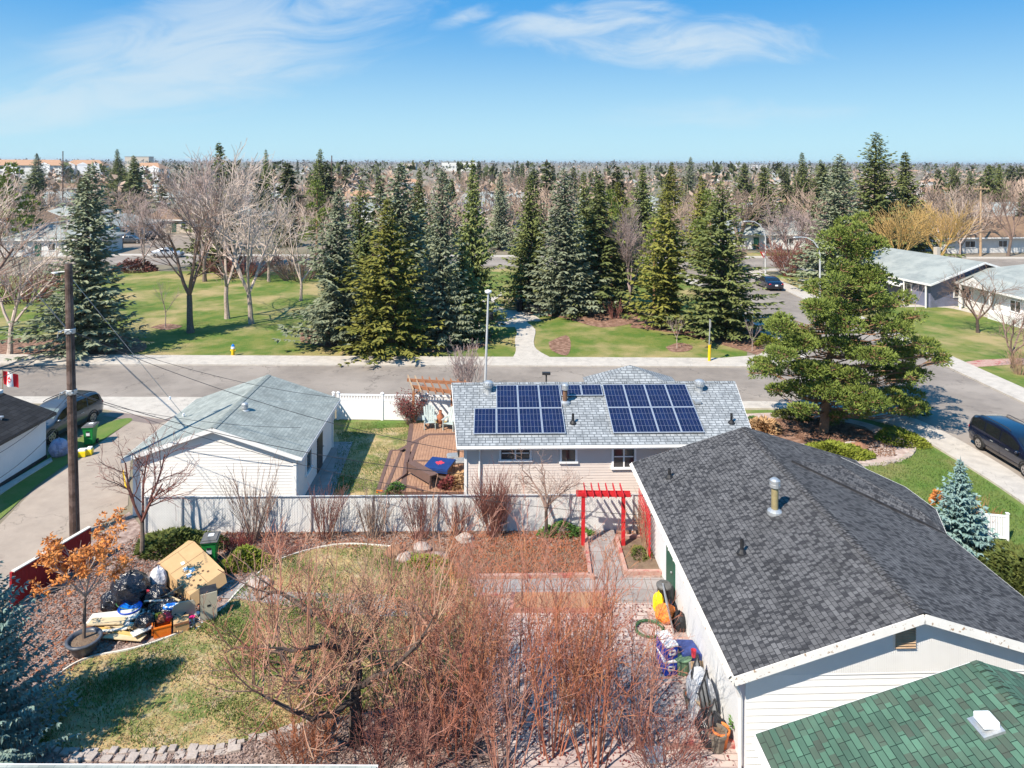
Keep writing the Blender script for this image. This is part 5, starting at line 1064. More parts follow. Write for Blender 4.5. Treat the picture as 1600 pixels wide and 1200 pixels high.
obj('trunk', tr, M['bark'], t); obj('branches', cr, M['twig_pale'], t); obj('leaves', lf, M['leaf_orange'], t)
# scattered ground texture
def scatter(name, m, poly, n, size, seed, label, cat, z=.05, upright=0.3, w=.35, mask=None):
    rg = random.Random(seed); pts = [(q.x, q.y) for q in P(poly)]; xs = [q[0] for q in pts]; ys = [q[1] for q in pts]; mb = MB(); k = 0; tries = 0
    while k < n and tries < n * 8:
        tries += 1; x, y = rg.uniform(min(xs), max(xs)), rg.uniform(min(ys), max(ys)); c = False; j = len(pts) - 1
        for i in range(len(pts)):
            if (pts[i][1] > y) != (pts[j][1] > y) and x < (pts[j][0] - pts[i][0]) * (y - pts[i][1]) / (pts[j][1] - pts[i][1]) + pts[i][0]: c = not c
            j = i
        if not c: continue
        if mask and mask(x, y) < rg.random(): continue
        k += 1; a = rg.uniform(0, 6.283); leafquad(mb, Vector((x, y, z)), Vector((math.cos(a), math.sin(a), upright * rg.uniform(.3, 2))), size * rg.uniform(.5, 1.5), size * w, rg)
    o = obj(name, mb, M[m]); o['kind'] = 'stuff'; return tag(o, label, cat)
nzf = lambda x, y: .5 + .5 * math.sin(x * 1.3 + math.sin(y * 1.7) * 1.5) * math.cos(y * 1.1 + x * .6)
scatter('grass', 'grass_green', yl, 26000, .09, 1, 'green tufts growing through the dry foreground lawn', 'grass', .04, 1.5, .3, lambda x, y: nzf(x, y) ** 2)
scatter('dry_grass', 'leaf_tan', yl, 20000, .08, 2, 'straw coloured dead blades on the foreground lawn', 'grass', .04, .8, .25)
bedpoly = [(225, 832), (1000, 832), (930, 856), (620, 858), (480, 860), (400, 890), (300, 978), (140, 1028), (85, 1070), (-40, 1070), (60, 930), (140, 880)]
scatter('leaf_litter', 'mulch_grey', bedpoly, 26000, .08, 3, 'bark chips and leaves covering the bed along the fence', 'bark mulch', .035, .25, .5)
scatter('leaf_litter', 'leaf_rust', bedpoly, 6000, .10, 4, 'rust brown fallen leaves on the bed along the fence', 'leaves', .04, .3, .5)
scatter('leaf_litter', 'leaf_rust', [(700, 838), (905, 835), (922, 902), (690, 906)], 5000, .10, 5, 'withered plants covering the garden soil bed', 'leaves', .05, .6, .4)
scatter('bark_litter', 'mulch_grey', [(60, 1182), (290, 1178), (360, 1168), (520, 1126), (640, 1106), (760, 1064), (820, 1240), (40, 1240)], 16000, .09, 6, 'pinkish bark chips below the stone edging', 'bark mulch', .04, .25, .5)
scatter('leaf_litter', 'leaf_red', [(770, 932), (1040, 950), (1150, 1200), (790, 1200)], 2600, .08, 7, 'dark dry leaves strewn over the paver patio', 'leaves', .06, .3, .6)
scatter('bark_litter', 'mulch', [(1190, 655), (1300, 655), (1400, 690), (1400, 715), (1300, 715)], 6000, .10, 8, 'bark chips on the corner bed under the pine', 'bark mulch', .06, .25, .5)
scatter('grass', 'grass_green', [(1350, 730), (1425, 716), (1432, 690), (1487, 720), (1540, 753), (1640, 830), (1640, 1000), (1440, 900)], 14000, .10, 9, 'short green blades on the lawn by the silver-blue spruce', 'grass', .03, 1.5, .3)
scatter('grass', 'grass_green', [(517, 660), (645, 662), (620, 765), (515, 775), (530, 690)], 9000, .08, 10, 'green blades on the narrow lawn beside the deck', 'grass', .03, 1.5, .3, lambda x, y: nzf(x, y))

# ------------------------------------------------------------------ the suburb behind
rg = random.Random(1234)
TAKEN = []
def free(p, r):
    for q, s in TAKEN:
        if (q[0] - p.x) ** 2 + (q[1] - p.y) ** 2 < (r + s) ** 2: return False
    return True
# background bungalows
hk = [('white walled bungalow with pale grey roof, small among distant bare trees', 'distant bungalows with pale grey roofs', 'wall_white', 'roof_bluegrey'),
      ('beige bungalow with brown roof, small among distant bare trees', 'distant bungalows with brown roofs', 'wall_beige', 'roof_brown'),
      ('pale bungalow with terracotta tan roof, small among distant bare trees', 'distant bungalows with terracotta roofs', 'wall_white', 'roof_tan'),
      ('light bungalow with dark grey roof, small among distant bare trees', 'distant bungalows with dark roofs', 'wall_beige', 'roof_dark')]
hp = [simple_house('bungalow', l, 0, -400 - 30 * i, 0, 14, 9, 2.8, 4.6, w, r, 'x', g, hip=(i % 2 == 0), wins=((.2, 1.6), (.55, 1.0), (.8, 1.6)), door=.4) for i, (l, g, w, r) in enumerate(hk)]
spots = [(232, 300, 0), (285, 318, 0), (360, 330, 3), (560, 318, 2), (640, 330, 0), (700, 345, 3), (740, 335, 0), (812, 318, 0), (850, 300, 1), (770, 352, 3), (560, 345, 0), (1020, 330, 0), (1152, 300, 0), (1160, 345, 0), (1180, 385, 0), (1120, 300, 2), (1270, 355, 1), (1240, 320, 2),
         (60, 330, 0), (120, 350, 0), (30, 370, 1), (180, 372, 0), (100, 395, 0), (300, 360, 1), (400, 350, 0), (1550, 330, 0), (1600, 345, 1), (1440, 305, 0), (1460, 290, 2), (920, 300, 2), (980, 292, 0), (700, 300, 0), (520, 300, 1), (440, 300, 0), (1340, 300, 3), (1390, 320, 0), (640, 292, 2), (860, 285, 0), (1060, 290, 1), (1200, 287, 0), (1310, 286, 2), (1590, 296, 2), (1540, 290, 2)]
BUNG = []; r5 = random.Random(55)
for _ in range(75): spots.append((r5.uniform(-40, 1640), 262 + 75 * r5.random() ** 1.4, r5.choice((0, 0, 0, 1, 2, 3))))
for i, (x, y, k) in enumerate(spots):
    if i > 42 and not free(G(x, y), 11): continue
    p = G(x, y); c = dup(hp[k], (p.x, p.y, 0), rg.choice((0, math.pi / 2, .1, -.1, 1.5)) + rg.uniform(-.06, .06)); TAKEN.append(((p.x, p.y), 7)); BUNG.append((x, y, c, k))
for o in hp:
    for c in list(o.children_recursive): bpy.data.objects.remove(c)
    bpy.data.objects.remove(o)
MARK = ['left of the big utility pole', 'above the left spruce', 'left of the forked bare tree', 'above the hydrant', 'behind the pale bare trees', 'left of the left spruce group', 'behind the olive spruce', 'behind the white lamp post', 'above the curved path', 'above the park bench', 'behind the pinkish park tree', 'above the yellow sign post', 'above the yield sign', 'left of the tallest spruce', 'above the golden willows', 'by the crossarm pole', 'at the right frame edge']
ORD = ['nearest', 'second nearest', 'third nearest', 'fourth nearest', 'fifth nearest', 'sixth nearest', 'seventh nearest', 'eighth nearest', 'ninth nearest', 'tenth nearest', 'eleventh nearest', 'twelfth nearest']
KIND = ['pale grey roofed bungalow', 'brown roofed bungalow', 'terracotta roofed bungalow', 'dark roofed bungalow']; cnt = {}
for x, y, o, k in sorted(BUNG, key=lambda q: -q[1]):
    m_ = MARK[max(0, min(16, int(x / 98)))]; cnt[(m_, k)] = cnt.get((m_, k), -1) + 1; o['label'] = 'small distant ' + KIND[k] + ' ' + m_ + ', ' + ORD[min(cnt[(m_, k)], 11)] + ' there'
simple_house('house', 'white gabled house with a terracotta roof beyond the golden willows', G(1480, 336).x, G(1480, 336).y, .1, 17, 10, 4.6, 8.0, 'wall_white', 'roof_tan', 'x', wins=((.15, 1.5), (.5, 1.5), (.8, 1.5)))
simple_house('house', 'white house with a wide brown roof behind the bare trees at the right edge', G(1545, 392).x, G(1545, 392).y + 3, .12, 20, 11, 2.9, 5.6, 'wall_white', 'roof_brown', 'x', wins=((.2, 1.8), (.5, 1.5), (.8, 1.8)), over=.9)
simple_house('house', 'long pale grey roofed house behind the brown roofed one', G(1580, 350).x, G(1580, 350).y, .08, 24, 12, 2.9, 5.4, 'wall_white', 'roof_bluegrey', 'x', over=.9)
simple_house('house', 'low grey roofed house seen behind the curved street lamp', G(1180, 385).x + 2, G(1180, 385).y + 10, 0, 16, 9, 2.8, 4.6, 'wall_beige', 'roof_bluegrey', 'x')
# apartment row
def apartment(label, px0, px1, pyb, h, rz, seed):
    a, b_ = G(px0, pyb), G(px1, pyb); w = (b_ - a).length; c = (a + b_) / 2; t = thing('apartment_building', label, 'apartment building', (c.x, c.y, 0), math.atan2(b_.y - a.y, b_.x - a.x) + rz)
    d = 16; mb = MB(); mb.slab([(-w / 2, 0), (w / 2, 0), (w / 2, d), (-w / 2, d)], 0, h); n = max(3, int(w / 22))
    obj('wall', mb, M['wall_white'], t); bays = MB()
    for i in range(n):
        x = -w / 2 + w * (i + .5) / n; bays.slab([(x - 4, -1.5), (x + 4, -1.5), (x + 4, 0), (x - 4, 0)], 0, h + .2); bays.face([(x - 4.6, -1.7, h + .2), (x + 4.6, -1.7, h + .2), (x, -1.7, h + 2.2)])
    obj('bay', bays, M['vinyl'], t)
    for i in range(n * 3):
        for j in range(3):
            if (i % 3) == 1: continue
            g = MB(); x = -w / 2 + w * (i + .5) / (n * 3); g.box(x, -.05, 1.2 + j * (h / 3), 2.2, .12, 1.5); obj('window', g, M['glass_pale'], t)
    r = MB(); X = w / 2 + 1; r.quv((-X, -1, h - .2), (X, -1, h - .2), (X - 6, d / 2, h + 4.2), (-X + 6, d / 2, h + 4.2)); r.quv((X, d + 1, h - .2), (-X, d + 1, h - .2), (-X + 6, d / 2, h + 4.2), (X - 6, d / 2, h + 4.2)); r.tuv((X, -1, h - .2), (X, d + 1, h - .2), (X - 6, d / 2, h + 4.2)); r.tuv((-X, d + 1, h - .2), (-X, -1, h - .2), (-X + 6, d / 2, h + 4.2))
    obj('roof', r, M['roof_tan'], t); return t
apartment('long white three storey apartment row with terracotta roofs at the far left', -60, 96, 280, 11, 0, 1)
apartment('second pale apartment row with terracotta roof right of the thin topped spruce', 100, 160, 279, 11, .1, 2)
apartment('beige apartment block with brown roof left of the forked bare tree', 200, 250, 282, 9, -.1, 3)
for (x0, x1, yb, h, lab, m) in ((1140, 1190, 262, 9, 'white flat distant hall on the horizon above the side street', 'wall_white'), (690, 745, 268, 14, 'pale tall distant block between the park spruce tips', 'wall_white'), (630, 650, 266, 12, 'small pale distant block left of the tall park spruces', 'wall_beige'), (195, 240, 262, 22, 'grey distant mall block above the terracotta roofs', 'wall_beige')):
    a, b_ = G(x0, yb), G(x1, yb); t = thing('distant_building', lab, 'building', ((a.x + b_.x) / 2, a.y, 0)); w = b_.x - a.x; mb = MB(); mb.slab([(-w / 2, 0), (w / 2, 0), (w / 2, 20), (-w / 2, 20)], 0, h); obj('wall', mb, M[m], t)
    r = MB(); r.slab([(-w / 2 - .5, -.5), (w / 2 + .5, -.5), (w / 2 + .5, 20.5), (-w / 2 - .5, 20.5)], h, h + .8); obj('roof', r, M['roof_bluegrey'], t)
    for i in range(int(w / 5)):
        g = MB(); g.box(-w / 2 + 2.5 + i * 5, -.05, h * .35, 3, .1, h * .25); obj('window', g, M['glass_pale'], t)
# distant trees: conifers and bare crowns, each its own object
fc = [cproto(10, 2.3, 201, 'needle_far', gap=.8, twig=1.0, ragged=.35), cproto(10, 2.0, 202, 'needle_far', gap=.8, twig=1.0, ragged=.4), cproto(10, 2.6, 203, 'needle_far', gap=.75, twig=1.0, ragged=.3)]
n = 0
ROADX = lambda p: (44 < p.y < 104 and p.x < 60) or (20 < p.x < 38 and p.y < 112) or (99 < p.y < 112) or (158 < p.y < 170)
hs = [TAKEN[i] for i in range(len(TAKEN))]
def far_pos(y0, y1, sp):
    for _ in range(40):
        u = rg.random(); yb = y0 + (y1 - y0) * u; x = rg.uniform(-150, 1750); p = G(x, yb)
        if ROADX(p) or not free(p, sp): continue
        return p, x, yb
    return None
while n < 120:
    r_ = far_pos(258.5, 392, 2.5)
    if not r_: n += 1; continue
    p, x, yb = r_; h = rg.uniform(7, 15) if p.y < 320 else rg.uniform(9, 15.5)
    conifer(fc[n % 3], 'distant_conifer', 'small dark conifer standing among the roofs and bare trees toward the horizon', p, h, h * rg.uniform(.22, .34), rg.uniform(0, 6), 'distant conifers toward the horizon')
    TAKEN.append(((p.x, p.y), 2)); n += 1
n = 0
while n < 240:
    r_ = far_pos(257.5, 405, 1.5)
    if not r_: n += 1; continue
    p, x, yb = r_; h = rg.uniform(6, 11.5); pr = (far1, far2)[n % 2]
    t = thing('distant_bare_tree', 'small leafless pinkish brown tree among the roofs toward the horizon', 'tree', (p.x, p.y, 0), rg.uniform(0, 6), 'distant bare trees toward the horizon', (h / 9 * 1.25, h / 9 * 1.25, h / 9))
    for nm, me in (('trunk', pr[0]), ('branches', pr[1])):
        o = bpy.data.objects.new(nm, me); COL.objects.link(o); o.parent = t
    TAKEN.append(((p.x, p.y), 1.5)); n += 1
# woods that read as masses
def wood(name, label, y0, y1, n, x0, x1, h, m, seed, size):
    rg = random.Random(seed); mb = MB()
    for i in range(n):
        d = math.exp(rg.uniform(math.log(y0), math.log(y1))); x = rg.uniform(x0, x1) * d; hh = h * rg.uniform(.5, 1.15); w = hh * .45
        for k in range(size):
            a = rg.uniform(0, 6.28); q = rg.random(); zz = hh * (q ** .7); rr = w * (1.1 - q) * rg.uniform(.3, 1)
            leafquad(mb, Vector((x + math.cos(a) * rr, d + math.sin(a) * rr, zz)), Vector((rg.uniform(-1, 1), rg.uniform(-1, 1), rg.uniform(.0, 1.2))), hh * .28, hh * .16, rg)
    o = obj(name, mb, M[m]); o['kind'] = 'stuff'; return tag(o, label, 'woodland')
wood('bare_wood', 'hazy mass of leafless pinkish trees between the far roofs', 190, 1100, 1000, -1.1, 1.1, 8.5, 'twig_far', 301, 16)
wood('conifer_wood', 'dark conifer tops mixed into the distant leafless woods', 300, 1800, 700, -1.1, 1.1, 12, 'needle_far', 302, 16)
wood('horizon_wood', 'thin dark wooded band along the horizon', 1300, 6000, 3600, -1.1, 1.1, 15, 'wood_far', 303, 8)

scatter('debris', 'label_white', [(165, 960), (240, 935), (300, 950), (320, 985), (230, 1000), (165, 1000)], 130, .13, 41, 'pale scraps of paper and packaging scattered through the rubbish pile', 'debris', .08, .5, .8)
scatter('debris', 'card', [(165, 960), (240, 935), (330, 950), (330, 990), (230, 1000), (165, 1000)], 120, .16, 42, 'brown cardboard scraps scattered through the rubbish pile', 'debris', .08, .5, .8)
scatter('debris', 'black_bag', [(230, 940), (290, 945), (290, 980), (230, 985)], 160, .2, 43, 'dark torn plastic scraps in the middle of the rubbish pile', 'debris', .2, .9, .8)
# ------------------------------------------------------------------ poles, wires, signs
def wire(a, b, sag, label, r=.012, m='dark_metal', n=14):
    mb = MB(); a, b = Vector(a), Vector(b); mb.tube([a.lerp(b, i / n) - Vector((0, 0, sag * 4 * (i / n) * (1 - i / n))) for i in range(n + 1)], r, 4)
    o = obj('overhead_wire', mb, M[m]); return tag(o, label, 'wire', None)
pb = G(117, 838); D = pb.y; pt_ = AT(107, 412, D)
t = thing('utility_pole', 'tall dark wooden utility pole beside the alley', 'pole', (pb.x, pb.y, 0))
top = pt_ - Vector((pb.x, pb.y, 0)); mb = MB(); mb.tube([(0, 0, -.1), top * .5, top], [.19, .165, .14], 12, True); obj('pole', mb, M['pole'], t, smooth=False)
def onp(py): z = AT(110, py, D).z; return Vector((top.x * z / top.z, 0, z))
mb = MB(); q = onp(424); mb.tube([q, q + Vector((-.45, -.1, -.03))], .025, 6); mb.blob(tuple(q + Vector((-.5, -.1, -.05))), (.14, .08, .05), 3, .05); obj('lamp_arm', mb, M['galv'], t)
for py in (517, 612):
    mb = MB(); q = onp(py); mb.lathe([(.18, -.10), (.2, -.08), (.2, .08), (.18, .10)], tuple(q), 12); mb.tube([q + Vector((-.2, -.05, .05)), q + Vector((-.4, -.1, -.02)), q + Vector((-.45, -.1, -.25))], .02, 5)
    for k in range(3): mb.lathe([(.03, -.05), (.05, 0), (.03, .05)], tuple(q + Vector((-.25 + .2 * k, -.18, .0))), 8)
    obj('bracket', mb, M['galv'], t)
mb = MB(); mb.tube([onp(517) + Vector((.13, -.14, 0)), onp(700) + Vector((.17, -.15, 0)), onp(830) + Vector((.18, -.15, 0))], .018, 6); obj('conduit', mb, M['dark_metal'], t)
g = lambda py: onp(py) + Vector((pb.x, pb.y, 0))
hs_ = Vector((G(714, 697, 3.0).x, G(714, 697, 3.0).y, 0))
wire(g(517), AT(735, 708, 30.3), .55, 'highest service wire from the pole to the solar house corner', .011)
wire(g(517), AT(530, 622, 36.5), .4, 'wire from the pole to the far corner of the cream garage', .010)
wire(g(612), AT(737, 742, 30.2), .5, 'lower cable from the pole across the cream garage roof to the solar house wall', .013)
wire(g(612), AT(1030, 806, 27.0), 1.0, 'long thin wire running past the red arbour toward the charcoal roofed house', .009)
wire(g(620), AT(470, 668, 31), .3, 'thin wire from the lower bracket to the garage roof', .008)
wire(g(515), AT(-60, 588, 20), .3, 'left running wire from the pole top bracket, out of frame', .012)
wire(g(522), AT(-60, 610, 20), .3, 'left running wire just below the first one', .012)
wire(g(612), AT(-60, 735, 22), .4, 'wire crossing the near-black garage roof to the left', .010)
wire(g(640), AT(-60, 780, 21), .4, 'wire crossing the white wall of the alley garage', .010)
wire(g(520), AT(0, 265, 260), 8, 'far going wire from the pole toward the apartment row', .03)
gy = wire(g(430), Vector((pb.x + 2.6, pb.y + 7.5, 0)), .02, 'steel guy wire slanting from the pole top down to the alley verge', .012, 'galv', 6)
mb = MB(); a = g(430); b = Vector((pb.x + 2.6, pb.y + 7.5, 0))
for k in (.62, .72): q = a.lerp(b, k); mb.lathe([(.02, -.08), (.06, -.05), (.06, .05), (.02, .08)], tuple(q), 8)
obj('insulator', mb, M['vinyl'], gy)
# white street lamp
p = G(757, 634); top = AT(763, 458, p.y)
t = thing('street_lamp', 'white post lamp at the kerb behind the solar house, in line with the curved path', 'street lamp', (p.x, p.y, 0)); H_ = top.z; dx = top.x - p.x
mb = MB(); mb.tube([(0, 0, 0), (dx * .5, 0, H_ * .5), (dx, 0, H_)], [.085, .07, .055], 10); obj('pole', mb, M['steel_pale'], t, smooth=True)
mb = MB(); mb.lathe([(.06, -.05), (.16, 0), (.22, .08), (.20, .16), (0, .22)], (dx, 0, H_), 14); obj('lamp_head', mb, M['vinyl'], t, smooth=True)
def arm_lamp(label, px, pyb, pyt, ax, ay):
    p = G(px, pyb); e = AT(ax, ay, p.y) - Vector((p.x, p.y, 0)); k = AT(px, pyt, p.y).z; t = thing('street_lamp', label, 'street lamp', (p.x, p.y, 0)); mb = MB(); s = e.x
    pts = [Vector((0, 0, 0)), Vector((0, 0, k * .6)), Vector((0, 0, k)), Vector((s * .08, 0, k + (e.z - k) * .4)), Vector((s * .3, 0, k + (e.z - k) * .8)), Vector((s * .6, 0, e.z)), Vector((s * .9, 0, e.z + .05))]
    mb.tube(pts, [.13, .10, .08, .07, .06, .05, .05], 8); obj('pole', mb, M['steel_pale'], t, smooth=True)
    h = MB(); h.blob((s * 1.02, 0, e.z), (.42, .16, .1), 2, .02); obj('lamp_head', h, M['galv'], t, smooth=True)
arm_lamp('curved arm street lamp standing behind the big pine', 1281, 470, 398, 1245, 371)
arm_lamp('curved arm street lamp beside the yield sign', 1196, 430, 372, 1166, 346)
arm_lamp('curved arm street lamp in front of the terracotta roofed house', 1478, 345, 305, 1466, 296)
def crossarm(label, px, pyt, pyb, arm=0):
    p = G(px, pyb); h = AT(px, pyt, p.y).z; t = thing('utility_pole', label, 'pole', (p.x, p.y, 0)); mb = MB(); mb.tube([(0, 0, 0), (0, 0, h)], [.2, .13], 8, True); obj('pole', mb, M['pole' if not arm else 'cedar_pale'], t)
    if arm: mb = MB(); mb.box(0, -.15, h - .5, arm, .14, .16); [mb.box(x * arm / 2, -.15, h - .34, .1, .1, .25) for x in (-.9, -.45, .45, .9)]; obj('crossarm', mb, M['cedar_pale'], t)
crossarm('wooden pole with a pale crossarm behind the white stemmed birch', 1532, 291, 400, 2.6)
crossarm('thin dark pole above the horizon left of the big blue-green spruce', 98, 236, 330)
crossarm('thin dark pole above the horizon right of the twin tipped spruce', 518, 243, 345)
crossarm('thin dark pole above the horizon behind the silvery park spruce', 854, 249, 340)
crossarm('pole in front of the grey roof behind the forked bare tree', 241, 262, 300); crossarm('short pole right of the grey roof behind the forked bare tree', 256, 280, 300)
# yellow based sign post
p = G(1108, 566); t = thing('sign_post', 'street sign post with a yellow painted base at the sidewalk edge', 'sign post', (p.x, p.y, 0))
mb = MB(); mb.tube([(0, 0, 1.25), (.06, 0, 3.1)], .045, 8); obj('post', mb, M['galv'], t); mb = MB(); mb.tube([(0, 0, 0), (.04, 0, 1.3)], .11, 10, True); obj('sleeve', mb, M['yellow_paint'], t)
mb = MB(); mb.box(.06, .0, 2.65, .03, .45, .55); obj('sign_plate', mb, M['galv'], t)
p = G(1192, 428); t = thing('yield_sign', 'red and white triangular yield sign at the far street corner', 'sign', (p.x, p.y, 0)); s = p.y / F_PX
mb = MB(); mb.tube([(0, .03, 0), (.1, .03, 3.1)], .05, 6); obj('post', mb, M['galv'], t)
def tri(r, o, m):
    mb = MB(); pts = [(.1 + r * math.cos(a), 2.7 + r * math.sin(a)) for a in (R(150), R(30), R(270))]; a_ = [(x, o, z) for x, z in pts]; b_ = [(x, o + .02, z) for x, z in pts]
    mb.face(a_[::-1]); mb.face(b_); [mb.face([a_[i], a_[(i + 1) % 3], b_[(i + 1) % 3], b_[i]]) for i in range(3)]; return mb
obj('sign_plate', tri(.62, 0, 0), M['flag_red'], t); obj('inner_plate', tri(.30, -.03, 0), M['vinyl'], t)
# hydrant
p = G(364, 556); t = thing('fire_hydrant', 'yellow fire hydrant with a blue and white top on the park grass edge', 'fire hydrant', (p.x, p.y, 0))
mb = MB(); mb.lathe([(.17, 0), (.17, .06), (.12, .08), (.12, .5), (.15, .52), (.15, .56)], (0, 0, 0), 12); mb.lathe([(0, -.13), (.07, -.13), (.07, .13), (0, .13)], (0, 0, 0), 8) if False else None; mb.tube([(-.2, 0, .42), (.2, 0, .42)], .06, 8, True); obj('body', mb, M['yellow_paint'], t)
mb = MB(); mb.lathe([(.15, .56), (.15, .68), (.13, .72)], (0, 0, 0), 12); obj('collar', mb, M['vinyl'], t); mb = MB(); mb.lathe([(.13, .72), (.11, .82), (.04, .87), (.03, .92), (0, .92)], (0, 0, 0), 12); obj('cap', mb, M['blue_bright'], t)
# park litter bins, bench
def pbin(label, px, py):
    p = G(px, py); t = thing('litter_bin', label, 'litter bin', (p.x, p.y, .06)); mb = MB(); mb.lathe([(.3, 0), (.34, .1), (.34, .85), (.3, .9)], (0, 0, 0), 12); obj('body', mb, M['black'], t)
    mb = MB(); mb.lathe([(.37, .95), (.37, 1.02), (.25, 1.12), (0, 1.15)], (0, 0, 0), 12); [mb.box(.28 * math.cos(a), .28 * math.sin(a), .85, .04, .04, .15) for a in (0, 1.57, 3.14, 4.71)]; obj('lid', mb, M['dark_metal'], t)
pbin('black park litter bin at the end of the path pad, under the narrow dark spruce', 812, 487); pbin('dark park litter bin beside the shadowed path branch', 765, 508)
p = G(832, 494); t = thing('park_bench', 'dark metal park bench on the concrete pad below the silvery spruce', 'bench', (p.x, p.y, .06), R(-35))
for z, y, nm, n_ in ((.43, 0, 'seat', 4), (.6, .26, 'backrest', 4)):
    mb = MB()
    for i in range(n_):
        if nm == 'seat': mb.box(0, -.2 + i * .12, z, 1.7, .09, .035)
        else: mb.box(0, y + i * .02, z + i * .1, 1.7, .03, .07)
    obj(nm, mb, M['dark_metal'], t)
for x in (-.75, .75):
    mb = MB(); mb.box(x, -.15, 0, .06, .06, .43); mb.box(x, .22, 0, .06, .06, 1.0); mb.box(x, 0, .4, .06, .5, .05); mb.box(x, -.05, .62, .06, .45, .04); obj('leg', mb, M['dark_metal'], t)
p = G(665, 492); mb = MB(); mb.lathe([(.35, 0), (.4, .6), (.3, 1.2), (0, 1.3)], (0, 0, 0), 10); mb.box(.1, -.3, .4, .4, .1, .5); o = obj('park_waste_bin', mb, M['blue']); o.location = p; tag(o, 'blue bin glimpsed between the park spruces', 'waste bin')
# ------------------------------------------------------------------ fences
def vinyl_fence(label, a, b, h, n, name='vinyl_fence'):
    a, b = Vector(a), Vector(b); a.z = b.z = 0; d = b - a; L = d.length; e = d.normalized(); rz = math.atan2(e.y, e.x); t = thing(name, label, 'fence', tuple(a), rz); s = L / n
    for i in range(n + 1):
        mb = MB(); mb.box(i * s, 0, 0, .13, .13, h + .06); mb.box(i * s, 0, h + .06, .17, .17, .03); mb.lathe([(.11, 0), (0, .07)], (i * s, 0, h + .09), 4); obj('post', mb, M['vinyl'], t)
    for i in range(n):
        mb = MB(); x = (i + .5) * s; w = s - .13; mb.box(x, 0, .05, w, .04, h - .42); mb.box(x, 0, h - .37, w, .06, .09); mb.box(x, 0, h - .08, w, .06, .09)
        k = int(w / .16)
        for j in range(k): mb.box(i * s + .065 + (j + .5) * w / k, 0, h - .28, .07, .03, .2)
        obj('panel', mb, M['vinyl'], t)
    return t
vf0 = G(528, 656); vinyl_fence('white vinyl privacy fence with an open lattice top along the street', (vf0.x, vf0.y, 0), (-2.3, vf0.y - .25, 0), 1.5, 3)
vinyl_fence('white vinyl fence wing from the street fence back to the cream garage', (G(525, 656).x - .15, vf0.y, 0), (G(508, 690).x - .1, G(508, 690).y, 0), 1.5, 1)
# long white slat-in-chain-link fence
fa, fb_ = G(228, 834), G(1008, 829); fa.z = fb_.z = 0; d = fb_ - fa; L = d.length; e = d.normalized()
t = thing('garden_fence', 'long white slatted chain link fence across the back of the garden', 'fence', tuple(fa), math.atan2(e.y, e.x)); fh_ = 1.5
xs = [0, (284 - 228) / 780 * L, (484 - 228) / 780 * L, (579 - 228) / 780 * L, (681 - 228) / 780 * L, (790 - 228) / 780 * L, (888 - 228) / 780 * L, (988 - 228) / 780 * L, L]
for x in xs: mb = MB(); mb.tube([(x, -.05, 0), (x, -.05, fh_ + .02)], .032, 8, True); obj('post', mb, M['steel_pale'], t)
mb = MB(); mb.tube([(0, -.05, fh_), (L, -.05, fh_)], .024, 8); obj('top_rail', mb, M['steel_pale'], t)
mb = MB(); rg = random.Random(3); k = int(L / .065)
for i in range(k): x = (i + .5) * L / k; mb.box(x, rg.uniform(-.004, .004), .03, L / k * .86, .012, fh_ - .05 + rg.uniform(-.015, .01))
obj('slats', mb, M['fence_slat'], t)
mb = MB(); mb.box(L / 2, .012, .04, L, .006, fh_ - .1); obj('backing', mb, M['fence_slat'], t)
mb = MB(); st = .11
for i in range(-int(fh_ / st), int(L / st)):
    for sg in (1, -1):
        x0 = i * st; a = [x0, 0.03]; b = [x0 + fh_, fh_]
        if sg < 0: a = [x0, fh_]; b = [x0 + fh_, .03]
        u0, u1 = 0.0, 1.0
        if a[0] < 0: u0 = (0 - a[0]) / (b[0] - a[0])
        if b[0] > L: u1 = (L - a[0]) / (b[0] - a[0])
        if u0 >= u1: continue
        lp = lambda u: Vector((a[0] + (b[0] - a[0]) * u, -.022, a[1] + (b[1] - a[1]) * u)); mb.bar(lp(u0), lp(u1), .0035, .0035, (0, 1, 0))
obj('wire_mesh', mb, M['steel_pale'], t)
# red board fence at the left, by the potted tree
fa, fb_ = G(20, 952), G(140, 876); fa.z = fb_.z = 0; d = fb_ - fa; L = d.length; t = thing('board_fence', 'dark red board fence between the alley and the garden', 'fence', tuple(fa), math.atan2(d.y, d.x))
mb = MB(); k = int(L / .14)
for i in range(k): mb.box((i + .5) * .14, 0, .05, .132, .022, 1.2)
obj('boards', mb, M['red_dark'], t); mb = MB(); mb.box(L / 2, 0, 1.25, L, .14, .035); mb.box(L / 2, .03, .3, L, .04, .09); mb.box(L / 2, .03, 1.0, L, .04, .09); obj('rail', mb, M['plank_white'], t)
for i in range(5): mb = MB(); mb.box(L * i / 4, .04, 0, .1, .1, 1.24); obj('post', mb, M['red_dark'], t)
# picket panel
a, b_ = G(1532, 842), G(1574, 846); t = thing('picket_fence', 'short white picket fence panel on the lawn by the silver-blue spruce', 'fence', tuple(a), math.atan2(b_.y - a.y, b_.x - a.x)); L = (b_ - a).length
for x in (0, L): mb = MB(); mb.box(x, 0, 0, .09, .09, 1.1); mb.box(x, 0, 1.1, .12, .12, .03); obj('post', mb, M['vinyl'], t)
mb = MB(); [mb.box((i + .5) * L / 11, 0, .12, .07, .02, .84) for i in range(11)]; obj('pickets', mb, M['vinyl'], t)
mb = MB(); mb.box(L / 2, 0, .96, L, .05, .07); mb.box(L / 2, 0, .1, L, .05, .07); obj('rail', mb, M['vinyl'], t)
